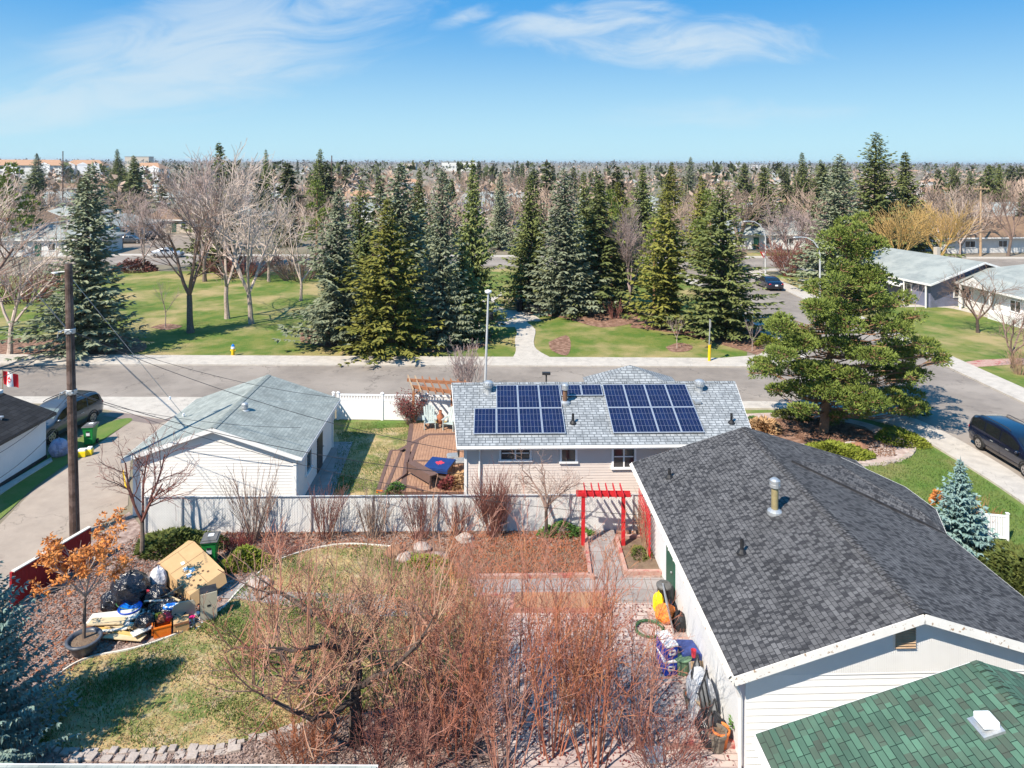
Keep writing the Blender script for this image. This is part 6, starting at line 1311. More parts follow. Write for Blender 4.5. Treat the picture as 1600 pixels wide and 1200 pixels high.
# ------------------------------------------------------------------ red arbour, gate, trellis
a, b_ = G(911, 851), G(974, 856); t = thing('arbour', 'bright red wooden arbour with six rafters over the garden path', 'arbour', ((a.x + b_.x) / 2, (a.y + b_.y) / 2, 0), R(-1)); w = (b_ - a).length / 2; H_ = 2.12
for x in (-w, w):
    for y in (-.28, .28):
        if y > 0: continue
        mb = MB(); mb.box(x, y + .28, 0, .14, .14, H_); obj('post', mb, M['red'], t)
for y in (-.09, .09): mb = MB(); mb.box(0, y, H_ - .14, w * 2 + .55, .045, .15); obj('beam', mb, M['red'], t)
for i in range(6): mb = MB(); x = -w * .92 + i * w * 1.84 / 5; mb.box(x, 0, H_ + .012, .04, 1.05, .11); obj('rafter', mb, M['red'], t)
p = G(1008, 829); t = thing('gate', 'open red garden gate leaning by the house wall behind the arbour', 'gate', (p.x + .05, p.y - .3, 0), R(78))
mb = MB(); [mb.box(.07 + i * .14, 0, .08, .13, .025, 1.5) for i in range(7)]; obj('boards', mb, M['red'], t); mb = MB(); mb.box(.5, -.03, .3, .98, .03, .09); mb.box(.5, -.03, 1.3, .98, .03, .09); mb.bar((.05, -.03, .35), (.95, -.03, 1.3), .09, .03, (0, 1, 0)); obj('brace', mb, M['red'], t)
mb = MB(); mb.box(-.03, 0, 0, .1, .1, 1.62); obj('post', mb, M['red'], t)
p0 = G(1029, 880); t = thing('trellis', 'red diamond lattice trellis with a dry vine on the white house wall', 'trellis', (p0.x - .30, p0.y, 0), R(92))
mb = MB(); Lt, Ht = 2.1, 1.7
for sg in (1, -1):
    for i in range(-8, 13):
        a = [i * .18, .15]; b = [i * .18 + Ht, .15 + Ht]
        if sg < 0: a, b = [i * .18, .15 + Ht], [i * .18 + Ht, .15]
        u0 = max(0, (0 - a[0]) / Ht); u1 = min(1, (Lt - a[0]) / Ht)
        if u0 < u1: q = lambda u: Vector((a[0] + Ht * u, sg * .006, a[1] + (b[1] - a[1]) * u)); mb.bar(q(u0), q(u1), .035, .01, (0, 1, 0))
obj('lattice', mb, M['red'], t); mb = MB(); rg = random.Random(8)
for i in range(26): grow(mb, Vector((rg.uniform(.2, 1.9), .06, .05)), Vector((rg.uniform(-.3, .3), .05, 1)), rg.uniform(1, 1.9), .01, 0, 1, rg, .05, .15, 4, .3, (.3, .8), 4, .6, .3, .004)
obj('vine', mb, M['twig_tan'], t)
# timber edging of the garden beds
def timber(label, pts, m='pink_wood', h=.16, w=.14, name='bed_edging', cat='edging'):
    mb = MB(); q = P(pts)
    for i in range(len(q) - 1): mb.bar(q[i] + Vector((0, 0, h / 2 + .004 * i)), q[i + 1] + Vector((0, 0, h / 2 + .004 * i)), w, h)
    o = obj(name, mb, M[m]); return tag(o, label, cat)
timber('faded pink timber edging along the left side of the arbour path', [(913, 828), (922, 903), (930, 908)])
timber('faded pink timber edging at the front of the withered garden bed', [(746, 905), (922, 903)])
timber('red pink timber frame of the bed right of the arbour', [(1012, 842), (963, 843), (978, 898), (1037, 898)])
timber('dark edging board along the near side of the grey path', [(748, 935), (945, 933)])
bx = P([(800, 934), (944, 934), (948, 960), (796, 960)]); mb = MB(); mb.slab([tuple(p) for p in bx], 0, .2); mb.m = 1; c = sum(bx, Vector()) / 4; mb.flatpoly([tuple(c + (p - c) * .93) for p in bx], .206); o = obj('raised_bed', mb, [M['red_wood'], M['dirt']]); tag(o, 'low red-brown raised bed at the far side of the paver patio', 'raised bed')
timber('weathered timber edge of the bed at the bottom of the patio', [(1040, 1170), (1160, 1170), (1165, 1200)], 'pink_wood', .2)
rg = random.Random(17)
def stones(label, pts, n, s, m='stone', name='stone_edging'):
    q = P(smoothpts(pts, 3)); mb = MB(); Ls = [0]
    for i in range(len(q) - 1): Ls.append(Ls[-1] + (q[i + 1] - q[i]).length)
    for k in range(n):
        d = Ls[-1] * (k + .5) / n; i = max(j for j in range(len(Ls)) if Ls[j] <= d); i = min(i, len(q) - 2); u = (d - Ls[i]) / (Ls[i + 1] - Ls[i]); p = q[i].lerp(q[i + 1], u); dr = q[i + 1] - q[i]
        mb.box(p.x + rg.uniform(-.04, .04), p.y + rg.uniform(-.05, .05), .0, Ls[-1] / n * rg.uniform(.6, 1.0), s * rg.uniform(.6, 1.15), rg.uniform(.05, .12), math.atan2(dr.y, dr.x) + rg.uniform(-.12, .12))
    o = obj(name, mb, M[m], bevel=.015); return tag(o, label, 'stone edging')
stones('flat stone edging curving along the lower side of the yard lawn', [(70, 1172), (150, 1180), (290, 1174), (360, 1166), (430, 1147), (470, 1135), (520, 1118)], 30, .2)
stones('second row of flat stones below the lawn edging', [(110, 1188), (200, 1188), (300, 1184), (380, 1172)], 12, .26)
stones('grey concrete block edging along the curve of the corner bed', [(1290, 722), (1340, 729), (1390, 724), (1420, 713), (1427, 698), (1415, 687), (1385, 674)], 26, .28)
mb = MB(); q = P(lawn_edge)
for i in range(len(q) - 1): mb.bar(q[i] + Vector((0, 0, .04)), q[i + 1] + Vector((0, 0, .04)), .05, .09)
tag(obj('lawn_edging', mb, M['plank_white']), 'thin pale edging strip between the yard lawn and the mulch', 'edging')
for i, (x, y, r_, m_, lab) in enumerate(((617, 868, .4, 'stone_brown', 'orange-brown boulder behind the yard lawn'), (632, 876, .32, 'stone', 'grey boulder beside the orange-brown one'), (660, 860, .35, 'stone', 'grey rounded rock near the fence shrubs'), (726, 846, .35, 'stone', 'pale round rock below the thin bare shrub'), (1342, 703, .45, 'stone_brown', 'orange-brown boulder on the corner bed'), (1330, 700, .38, 'stone', 'dark boulder left of the orange one on the corner bed'), (405, 918, .4, 'stone', 'flat grey rock at the start of the stone path'))):
    mb = MB(); mb.blob((0, 0, r_ * .3), (r_, r_ * .8, r_ * .6), i, .18); o = obj('boulder', mb, M[m_]); o.location = G(x, y); tag(o, lab, 'rock')
# ------------------------------------------------------------------ deck
pts = P([(641, 664), (712, 664), (712, 700), (735, 700), (735, 775), (590, 775), (586, 768), (616, 700), (621, 697)])
t = thing('deck', 'reddish brown wooden deck with dark borders beside the solar house', 'deck', (0, 0, 0)); mb = MB(); DZ = .32
dk = [G(x, y, DZ) for x, y in [(645, 661), (730, 661), (738, 768), (628, 768), (650, 705), (637, 705)]]
mb.slab([tuple(p) for p in dk], 0, DZ - .05); obj('platform', mb, M['deck_dark'], t)
mb = MB(); x0 = min(p.x for p in dk); x1 = max(p.x for p in dk)
def clipx(poly, xa, xb):
    def half(pl, c, keep):
        out = []
        for i in range(len(pl)):
            a, b = pl[i], pl[(i + 1) % len(pl)]; ia, ib = keep(a.x), keep(b.x)
            if ia: out.append(a)
            if ia != ib: u = (c - a.x) / (b.x - a.x); out.append(a.lerp(b, u))
        return out
    pl = half(poly, xa, lambda x: x >= xa); return half(pl, xb, lambda x: x <= xb) if pl else pl
def boards(mb, poly, z, w=.14, ang=R(1.7)):
    Mx = Matrix.Rotation(-ang, 3, 'Z'); rp_ = [Mx @ Vector((p[0], p[1], 0)) for p in poly]; Mi = Mx.inverted(); x = min(p.x for p in rp_); xe = max(p.x for p in rp_)
    while x < xe:
        c = clipx(rp_, x + .006, x + w - .006)
        if len(c) > 2: mb.slab([tuple(Mi @ p) for p in c], z - .03, z)
        x += w
boards(mb, dk, DZ); obj('deck_boards', mb, M['deck'], t)
mb = MB()
def strip(a, b, z, w=.26): mb.bar(G(a[0], a[1], z) + Vector((0, 0, .004)), G(b[0], b[1], z) + Vector((0, 0, .004)), w, .02)
strip((643, 662), (629, 768), DZ, .24); strip((625, 703), (668, 679), DZ + .003, .22); strip((668, 679), (712, 678), DZ + .006, .2); strip((652, 690), (640, 722), DZ, .2); strip((647, 720), (735, 720), DZ + .003, .14)
obj('deck_trim', mb, M['deck_dark'], t)
for k, (pl, z) in enumerate((([(628, 703), (651, 703), (630, 768), (601, 768)], .2), ([(611, 704), (630, 703), (606, 768), (590, 768)], .1))):
    q = [G(x, y, z) for x, y in pl]; mb = MB(); mb.slab([tuple(p) for p in q], 0, z - .03); s = obj('step', mb, M['deck_dark'], t); mb = MB(); boards(mb, q, z, .14, R(12)); obj('step_boards', mb, M['deck'], s)
    mb = MB(); mb.bar(q[0] + Vector((0, 0, .012)), q[3] + Vector((0, 0, .012)), .16, .02); mb.bar(q[0] + Vector((0, 0, .008)), q[1] + Vector((0, 0, .008)), .12, .016); obj('step_trim', mb, M['deck_dark'], s)
mb = MB(); q = G(598, 770, 0); mb.box(q.x + .1, q.y - .05, 0, .75, .05, .14); obj('riser', mb, M['orange'], t)
# wooden pergola
p = G(646, 663); t = thing('pergola', 'weathered wooden pergola at the far end of the deck against the vinyl fence', 'pergola', (p.x, p.y, 0)); HH = AT(646, 604, p.y).z
r0 = G(701, 672); rx = r0.x - p.x; hz = HH - .35
for (x, y) in ((0, 0), (rx + .1, .0), (rx + 1.8, 1.2)): mb = MB(); mb.box(x, y, 0, .12, .12, HH - .05 if x == 0 else HH - .3); obj('post', mb, M['cedar'], t)
mb = MB(); mb.bar((-.5, .9, HH + .1), (3.6, .6, HH - .05), .07, .18); mb.bar((-.1, 0, HH), (3.6, -.4, HH - .35), .07, .2); obj('beam', mb, M['cedar'], t)
for i in range(9): mb = MB(); x = -.45 + i * .42; mb.bar((x - .1, 1.5, HH + .16 - .035 * i), (x + .55, -.75, HH + .02 - .045 * i), .05, .13); obj('rafter', mb, M['cedar_pale' if i < 2 else 'cedar'], t)
mb = MB(); mb.bar((0, 0, HH - .5), (.45, -.03, HH - .08), .07, .07); obj('brace', mb, M['cedar'], t)
# adirondack chairs
def adirondack(label, px, py, rz):
    p = G(px, py, DZ); t = thing('garden_chair', label, 'chair', tuple(p), rz, 'pale adirondack chairs on the deck')
    mb = MB()
    for i in range(5): mb.bar((-.22 + i * .11, .12, .30), (-.26 + i * .13, .52, 1.0 + .06 * (2 - abs(i - 2))), .095, .02, (0, -1, .3))
    obj('backrest', mb, M['chair_grey'], t); mb = MB()
    for i in range(5): mb.box(0, -.3 + i * .1, .36 - i * .02, .55, .09, .02)
    obj('seat', mb, M['chair_grey'], t)
    for sx in (-1, 1):
        mb = MB(); mb.box(sx * .33, -.02, .55, .13, .7, .025); obj('armrest', mb, M['chair_grey'], t); mb = MB(); mb.box(sx * .3, -.3, 0, .04, .1, .55); obj('leg', mb, M['chair_grey'], t); mb = MB(); mb.bar((sx * .27, -.3, .3), (sx * .27, .45, .05), .03, .12); obj('leg', mb, M['chair_grey'], t)
adirondack('pale adirondack chair left of the small clay chiminea on the deck', 671, 668, R(10)); adirondack('pale adirondack chair right of the small clay chiminea, next to the roof', 704, 670, R(-20))
p = G(688, 668, DZ); t = thing('chiminea', 'small clay chiminea between the two adirondack chairs', 'chiminea', tuple(p)); mb = MB(); mb.lathe([(.05, .2), (.2, .3), (.25, .5), (.16, .68), (.08, .78), (.09, .95), (.06, .95)], (0, 0, 0), 12); obj('body', mb, M['leaf_rust'], t, smooth=True)
for a in (0, 2.1, 4.2): mb = MB(); mb.tube([(.18 * math.cos(a), .18 * math.sin(a), .32), (.24 * math.cos(a), .24 * math.sin(a), 0)], .015, 5); obj('leg', mb, M['dark_metal'], t)
# fire table with navy cover, two chairs, folded lounger
p = G(687, 742, DZ); t = thing('fire_table', 'square dark table with a blue cover and a red maple leaf on top', 'table', tuple(p), R(-14)); mb = MB(); mb.box(0, 0, 0, .95, .95, .45); mb.box(0, 0, .45, 1.12, 1.12, .06); obj('base', mb, M['deck_dark'], t, bevel=.01)
mb = MB(); mb.box(0, 0, .512, 1.18, 1.18, .05); mb.box(0, -.6, .36, 1.18, .012, .16); obj('cover', mb, M['navy'], t, bevel=.01)
LEAF = [(0, -1), (.08, -.95), (.05, -.5), (.55, -.6), (.42, -.4), (.95, .05), (.78, .1), (.86, .42), (.58, .36), (.5, .5), (.26, .2), (.36, .78), (.2, .7), (0, 1)]
LEAF = LEAF + [(-x, y) for x, y in LEAF[-2:0:-1]]
mb = MB(); mb.slab([(x * .24, y * .24) for x, y in LEAF], .563, .575); obj('leaf_decoration', mb, M['print_red'], t)
def wick(label, px, py, rz):
    p = G(px, py, DZ); t = thing('patio_chair', label, 'chair', tuple(p), rz, None); mb = MB(); mb.box(0, 0, .40, .5, .55, .05); mb.box(0, .02, .45, .46, .5, .04); obj('seat', mb, M['galv'], t, bevel=.02)
    mb = MB(); pr_ = [(x, .25 + .03 * abs(x), .45 + z) for x, z in ((-.24, 0), (-.27, .25), (-.2, .48), (0, .56), (.2, .48), (.27, .25), (.24, 0))]; b_ = [(x, y + .05, z) for x, y, z in pr_]; mb.face(pr_); mb.face(b_[::-1]); [mb.face([pr_[i], b_[i], b_[(i + 1) % 7], pr_[(i + 1) % 7]]) for i in range(7)]; obj('backrest', mb, M['black'], t)
    for sx in (-.23, .23):
        for sy in (-.24, .24): mb = MB(); mb.tube([(sx, sy, .4), (sx * 1.1, sy * 1.1, 0)], .018, 6); obj('leg', mb, M['black'], t)
wick('black backed patio chair behind the blue covered table, farther one', 707, 726, R(-80)); wick('black backed patio chair behind the blue covered table, nearer one', 717, 734, R(-80))
p = G(657, 752, DZ); t = thing('deck_railing', 'slanting brown wooden bench rail left of the blue covered table', 'railing', tuple(p), R(-48))
mb = MB(); mb.box(0, .1, .55, 1.9, .38, .04); mb.box(0, -.08, .2, 1.9, .03, .36); obj('top_board', mb, M['deck_dark'], t); mb = MB(); mb.bar((-.95, -.1, .0), (-.95, -.1, .62), .07, .07); mb.bar((-.95, -.1, .1), (-.6, -1.0, .05), .07, .07); mb.bar((-.6, -1.0, .05), (.9, -.5, .05), .07, .07); mb.bar((.9, -.1, 0), (.9, -.1, .6), .07, .07); obj('frame', mb, M['deck_dark'], t)
# ------------------------------------------------------------------ vehicles
def car(name, label, cat, p, rz, L, W_, H, paint, kind='suv', glass='car_glass', rear=True):
    t = thing(name, label, cat, (p.x, p.y, p.z), rz)   # nose along +x
    h = L / 2; wr = .34 if kind != 'sedan' else .32
    if kind == 'suv':   prof = [(-h, .55, .80, .80), (-h + .05, .35, 1.05, 1.10), (-h + .22, .30, 1.08, 1.45), (-h + .45, .28, 1.08, 1.66), (-h + .9, .25, 1.06, 1.70), (-.4, .22, 1.02, 1.72), (.25, .22, 1.0, 1.68), (.62, .22, .99, 1.55), (1.15, .22, .98, 1.16), (1.35, .22, .97, 1.06), (h - .6, .25, .92, 1.0), (h - .2, .28, .82, .90), (h - .03, .35, .70, .76), (h, .42, .62, .66)]
    elif kind == 'van': prof = [(-h, .55, .85, .85), (-h + .05, .32, 1.08, 1.14), (-h + .15, .26, 1.12, 1.45), (-h + .32, .24, 1.12, 1.68), (-h + .8, .22, 1.10, 1.76), (-.6, .20, 1.06, 1.78), (.3, .20, 1.02, 1.74), (.75, .20, 1.0, 1.62), (1.55, .20, .98, 1.16), (1.72, .20, .97, 1.07), (h - .55, .22, .9, .96), (h - .2, .26, .76, .84), (h - .03, .33, .64, .7), (h, .42, .58, .62)]
    else: prof = [(-h, .55, .80, .82), (-h + .06, .32, .95, .98), (-h + .5, .26, .98, 1.04), (-h + .75, .24, .96, 1.08), (-h + 1.25, .22, .94, 1.36), (-.3, .20, .93, 1.44), (.3, .20, .92, 1.40), (1.0, .20, .92, 1.02), (1.15, .20, .92, .97), (h - .5, .24, .84, .90), (h - .15, .28, .7, .78), (h, .42, .55, .60)]
    k = H / max(q[3] for q in prof); body = MB(); n = len(prof); rings = []
    for i, (x, zb, zl, zt) in enumerate(prof):
        zl, zt = zl * k, zt * k; e = min(i, n - 1 - i); ww = W_ / 2 * (1 - (.16, .07, .03, .01)[min(e, 3)]); cab = max(0, min(1, (zt - zl) / (.5 * k))); wt = ww * (1 - .20 * cab) * (.93 if cab < .3 else 1)
        half = [(ww * .86, zb), (ww * .97, zb + .06), (ww * 1.0, zb + (zl - zb) * .45), (ww * .985, zb + (zl - zb) * .8), (ww * .955, zl), (wt, zt - (.05 if cab > .3 else .02) * k), (wt * .88, zt - .005), (wt * .45, zt + .012)]
        rings.append([(x, -y, z) for y, z in half] + [(x, y, z) for y, z in half[::-1]])
    m = len(rings[0]); glass_f = []
    for r in rings: body.v.extend(r)
    for i in range(n - 1):
        cab = (prof[i][3] - prof[i][2] > .28) and (prof[i + 1][3] - prof[i + 1][2] > .28); slope = (prof[i][3] - prof[i][2] > .12) or (prof[i + 1][3] - prof[i + 1][2] > .12)
        for j in range(m - 1):
            body.f.append((i * m + j, (i + 1) * m + j, (i + 1) * m + j + 1, i * m + j + 1)); body.uv.append(None); body.mi.append(0)
        body.f.append((i * m + m - 1, (i + 1) * m + m - 1, (i + 1) * m, i * m)); body.uv.append(None); body.mi.append(0)
    body.f.append(tuple(range(m))); body.uv.append(None); body.mi.append(0); body.f.append(tuple((n - 1) * m + j for j in range(m))[::-1]); body.uv.append(None); body.mi.append(0)
    bo = obj('body', body, M[paint], t, smooth=True)
    V = lambda i, j: Vector(rings[i][j])
    def inset(a, b, c, d, f, o):         # quad shrunk a little and lifted off the body
        cc = (a + b + c + d) / 4; nn = (b - a).cross(d - a).normalized(); 
        if nn.dot(cc - Vector((cc.x * .5, 0, .8))) < 0: nn = -nn
        return [cc + (q - cc) * f + nn * o for q in (a, b, c, d)]
    cabs = [i for i in range(n) if prof[i][3] - prof[i][2] > .28]; i0, i1 = cabs[0], cabs[-1]
    lo, hi_ = 4, 5
    xs_ = [prof[i][0] for i in range(n)]
    def sp(x, side, u):                  # point of the side glass at x, u from belt (0) to roof edge (1)
        i = max(q for q in range(n - 1) if xs_[q] <= x + 1e-6); i = min(i, n - 2); w = (x - xs_[i]) / (xs_[i + 1] - xs_[i]); jl, jh = (lo, hi_) if side < 0 else (m - 1 - lo, m - 1 - hi_)
        return V(i, jl).lerp(V(i + 1, jl), w).lerp(V(i, jh).lerp(V(i + 1, jh), w), u) + Vector((0, side * .012, 0))
    xa, xb = prof[i0][0] + .1, prof[i1][0] + (.42 if kind != 'sedan' else .35); cuts = [xa, xa + (xb - xa) * .30, xa + (xb - xa) * .62, xb] if kind != 'sedan' else [xa + .1, xa + (xb - xa) * .5, xb]
    for side in (-1, 1):
        for q in range(len(cuts) - 1):
            g = MB(); a, b = cuts[q] + .035, cuts[q + 1] - .035; K = 5
            for w in range(K):
                x_0, x_1 = a + (b - a) * w / K, a + (b - a) * (w + 1) / K; top_ = .86
                def tpv(x): 
                    i = max(q2 for q2 in range(n - 1) if xs_[q2] <= x + 1e-6); ww = (x - xs_[i]) / (xs_[i + 1] - xs_[i]); return ((prof[i][3] - prof[i][2]) * (1 - ww) + (prof[i + 1][3] - prof[i + 1][2]) * ww)
                g.face([sp(x_0, side, .08), sp(x_1, side, .08), sp(x_1, side, top_), sp(x_0, side, top_)])
            obj('side_window', g, M[glass], t)
    # windshield and rear window follow the top surface
    def topq(ia, ib, fa, fb, f=.88):
        a0, a1 = V(ia, 6).lerp(V(ib, 6), fa), V(ia, m - 7).lerp(V(ib, m - 7), fa); b0, b1 = V(ia, 6).lerp(V(ib, 6), fb), V(ia, m - 7).lerp(V(ib, m - 7), fb); up = Vector((.012 if prof[ia][3] > prof[ib][3] else -.012, 0, .02)); return [a0 + up, b0 + up, b1 + up, a1 + up]
    ws = [i for i in range(i1 - 1, n - 1) if prof[i][3] - prof[i + 1][3] > .3 * .5][-1:] or [i1]; wi = max(range(n - 1), key=lambda i: (prof[i][3] - prof[i + 1][3]) if prof[i][0] > 0 and prof[i + 1][0] < h - .3 else -1)
    g = MB(); g.face(topq(wi, wi + 1, .04, .96)); obj('windshield', g, M['windshield' if kind == 'suv' else glass], t)
    ri = max(range(n - 1), key=lambda i: (prof[i + 1][3] - prof[i][3]) if prof[i][0] < 0 else -1)
    if kind != 'sedan' and ri < 1: ri = 1
    g = MB(); g.face(topq(ri, ri + 1, .08, .95)); obj('rear_window', g, M[glass], t)
    # wheels
    for sx in (-1, 1):
        for sy in (-1, 1):
            x = sx * (h - .92); yv = sy * (W_ / 2 - .10); wm = MB(); pr_ = [(.0, -.11), (wr * .6, -.11), (wr * .95, -.10), (wr, -.06), (wr, .06), (wr * .95, .10), (wr * .62, .11)]
            b_ = len(wm.v)
            for r_, o_ in pr_:
                for q in range(18): a = 2 * math.pi * q / 18; wm.v.append((x + r_ * math.cos(a), yv + sy * o_, wr + r_ * math.sin(a)))
            for i in range(len(pr_) - 1):
                for q in range(18): wm.f.append((b_ + i * 18 + q, b_ + i * 18 + (q + 1) % 18, b_ + (i + 1) * 18 + (q + 1) % 18, b_ + (i + 1) * 18 + q)); wm.uv.append(None); wm.mi.append(0)
            w_ = obj('wheel', wm, M['tyre'], t); rm = MB(); c = (x, yv + sy * .09, wr)
            for q in range(5): a = 2 * math.pi * q / 5; rm.bar(c, (x + wr * .6 * math.cos(a), c[1], wr + wr * .6 * math.sin(a)), .07, .03, (0, 1, 0))
            rm.tube([(x + wr * .6 * math.cos(a), c[1], wr + wr * .6 * math.sin(a)) for a in [2 * math.pi * q / 18 for q in range(19)]], .03, 5); obj('rim', rm, M['rim'], w_)
            ar = MB(); ar.tube([(x + (wr + .06) * math.cos(a), sy * (W_ / 2 - .035), wr + (wr + .06) * math.sin(a)) for a in [R(-5 + 19 * q) for q in range(11)]], .045, 6); obj('wheel_arch', ar, M['black'], t)
    for sy in (-1, 1):
        g = MB(); g.blob((h - .17, sy * (W_ / 2 - .27), .70 * k), (.17, .2, .09), 1, 0); obj('headlight', g, M['headlight'], t, smooth=True)
        g = MB(); g.blob((-h + .08, sy * (W_ / 2 - .22), (.95 if kind != 'sedan' else .82) * k), (.1, .16, .16 if kind != 'sedan' else .09), 1, 0); obj('taillight', g, M['taillight'], t, smooth=True)
        g = MB(); mx_ = prof[i1][0] + .45; g.blob((mx_, sy * (W_ / 2 + .06), prof[i1][2] * k + .06), (.08, .12, .08), 1, 0); obj('side_mirror', g, M[paint], t, smooth=True)
        if kind != 'sedan': g = MB(); z = (prof[5][3]) * k + .05; y = sy * W_ / 2 * .70; g.tube([(-h + .7, y, z - .05), (-h + .85, y, z), (0.1, y, z + .01), (.3, y, z - .06)], .022, 6); obj('roof_rail', g, M['dark_metal'], t)
        for x in (-.75, .35): g = MB(); g.bar((x, sy * (W_ / 2 + .005), .88 * k), (x + .2, sy * (W_ / 2 + .005), .88 * k), .02, .03); obj('door_handle', g, M['galv'], t)
    g = MB(); g.box(-h - .015, 0, .62, .02, .32, .16); obj('licence_plate', g, M['vinyl'], t)
    g = MB(); g.box(h - .02, 0, .42, .06, W_ * .5, .16); obj('grille', g, M['black'], t)
    for x in (xa + (xb - xa) * .31, xa + (xb - xa) * .63):
        for sy in (-1, 1): g = MB(); g.bar((x, sy * (W_ / 2 * .997), .34), (x, sy * (W_ / 2 * .965), prof[5][2] * k - .02), .008, .012, (0, 1, 0)); obj('door_seam', g, M['black'], bo if False else t)
    return t
c1_ = G(1557, 716, 0); car('minivan', 'dark blue-black minivan parked at the kerb at the right edge', 'minivan', Vector((25.45, 35.2, .03)), R(-89), 5.1, 1.98, 1.72, 'car_navy', 'van')
car('sedan', 'dark blue sedan parked on the side street beyond the big pine', 'car', Vector((30.7, G(1212, 456).y + 2.4, .03)), R(91), 4.8, 1.85, 1.45, 'car_navy', 'sedan')
car('suv', 'grey suv parked beside the white walled garage at the alley mouth', 'suv', Vector((-24.9, 38.7, .05)), R(-99), 4.75, 1.9, 1.72, 'car_grey', 'suv')
FARC = [(262, 402, 0, 'car_silver', 'light car parked far off behind the park lawn'), (205, 380, .1, 'car_grey', 'grey car on the far street left of the hedge'), (238, 374, 0, 'car_black', 'black car on the far street under the bare trees'), (820, 448, 1.5, 'car_silver', 'silver car beyond the path head')]
for x, y, rz, pn, lab in FARC[:3]: car('distant_car', lab, 'car', G(x, y), rz, 4.6, 1.8, 1.5, pn, 'sedan')
# flag
p = G(6, 640); q0 = AT(4, 612, 38.5); t = thing('flag', 'red and white maple leaf flag flying above the near-black roof at the left edge', 'flag', (q0.x, q0.y, 0)); ft = AT(4, 578, 38.5).z
mb = MB(); mb.tube([(0, 0, 0), (0, 0, ft)], .025, 6); obj('flag_pole', mb, M['cedar_pale'], t); fl = MB(); fw, fh2 = .95, .75
def fp(u, v): return Vector((u * fw * .85, .10 * math.sin(u * 7 + v), ft - .05 - v * fh2 - u * u * .28 - .06 * math.sin(u * 5)))
for i in range(16):
    for j in range(6):
        fl.m = 1 if .25 < (i + .5) / 16 < .75 else 0; fl.face([fp(i / 16, j / 6), fp((i + 1) / 16, j / 6), fp((i + 1) / 16, (j + 1) / 6), fp(i / 16, (j + 1) / 6)])
fo = obj('flag_cloth', fl, [M['flag_red'], M['flag_white']], t); lf = MB(); n_ = len(LEAF); c = fp(.5, .5)
for tri_ in tessellate_polygon([[Vector((x, y, 0)) for x, y in LEAF]]): 
    for off in (-.018, .018): lf.face([fp(.5 + LEAF[i][0] * .19, .5 - LEAF[i][1] * .30) + Vector((0, off, 0)) for i in tri_])
obj('maple_leaf', lf, M['flag_red'], fo)
# ------------------------------------------------------------------ wheeled bins
def cart(label, px, py, rz, m='green_bin', s=1.0):
    p = G(px, py); t = thing('wheeled_bin', label, 'wheeled bin', (p.x, p.y, .02), rz, None, s); mb = MB(); n = 0
    prf = [(.21, .23, .08), (.22, .25, .5), (.26, .32, .92), (.29, .35, .95), (.29, .35, 1.0)]
    for w, d, z in prf: mb.v.extend([(-w, -d, z), (w, -d, z), (w, d, z), (-w, d, z)])
    for i in range(len(prf) - 1): mb.idx(i * 4, ((0, 1, 5, 4), (1, 2, 6, 5), (2, 3, 7, 6), (3, 0, 4, 7)))
    mb.idx(0, ((3, 2, 1, 0),)); obj('body', mb, M[m], t, bevel=.02)
    mb = MB(); mb.box(0, 0, 1.0, .6, .74, .04); mb.box(0, .02, 1.04, .5, .6, .035); mb.tube([(-.25, .4, 1.02), (.25, .4, 1.02)], .02, 6); obj('lid', mb, M['bin_lid'], t, bevel=.015)
    for sx in (-1, 1):
        mb = MB(); mb.tube([(sx * .24, .2, .12), (sx * .30, .2, .12)], .12, 14, True); obj('wheel', mb, M['black'], t)
    mb = MB(); mb.face([(-.09, -.272, .55), (.09, -.272, .55), (.09, -.292, .75), (-.09, -.292, .75)]); mb.box(0, .1, 1.076, .2, .2, .003); obj('label', mb, M['label_white'], t)
    mb = MB(); mb.box(0, -.285, .72, .16, .03, .10); mb.box(0, -.27, .50, .2, .03, .03); obj('grip', mb, M['black'], t); return t
cart('green wheeled bin with grey lid on the mulch between the junipers', 329, 884, R(12)); cart('green wheeled bin with white printed panel on the alley verge', 141, 695, R(8))
# ------------------------------------------------------------------ rubbish pile
WALLX = lambda y: 5.3 + .42 - (y - 16.8) * .033
def place(name, label, cat, px, py, z=.03, rz=0, group=None):
    p = G(px, py)
    if px > 1000: p.x = min(p.x - .12, WALLX(p.y) - (.28 if name != 'window_frame' else .32))
    return thing(name, label, cat, (p.x, p.y, z), rz, group)
t = place('cardboard_box', 'big opened cardboard box leaning on the rubbish pile', 'cardboard box', 300, 918, .0, R(-38))
mb = MB(); Tm = Matrix.Rotation(R(-24), 3, 'Y'); a = [Vector(q) for q in ((-1.05, -.62, 0), (1.05, -.62, 0), (1.05, .62, 0), (-1.05, .62, 0))]; lift = Vector((0, 0, .72))
tq = [(Matrix.Rotation(R(9), 3, 'Y') @ Matrix.Rotation(R(14), 3, 'X')) @ q for q in a]; top_ = [q + lift for q in tq]; bot = [Vector((q.x, q.y, max(0, q.z + lift.z - .5))) for q in tq]
mb.v.extend([tuple(q) for q in bot + top_]); mb.idx(0, ((3, 2, 1, 0), (4, 5, 6, 7), (0, 1, 5, 4), (1, 2, 6, 5), (2, 3, 7, 6), (3, 0, 4, 7))); obj('body', mb, M['card'], t)
def ont(u, v, o=.006): c = top_[0].lerp(top_[1], u); d = top_[3].lerp(top_[2], u); nn = (top_[1] - top_[0]).cross(top_[3] - top_[0]).normalized(); return c.lerp(d, v) + nn * o
mb = MB()
for (u0, u1, v0, v1) in ((0, .004, 0, 1), (.35, .356, 0, 1), (0, 1, .5, .508), (.68, .685, 0, .5)): mb.face([ont(u0, v0), ont(u1, v0), ont(u1, v1), ont(u0, v1)])
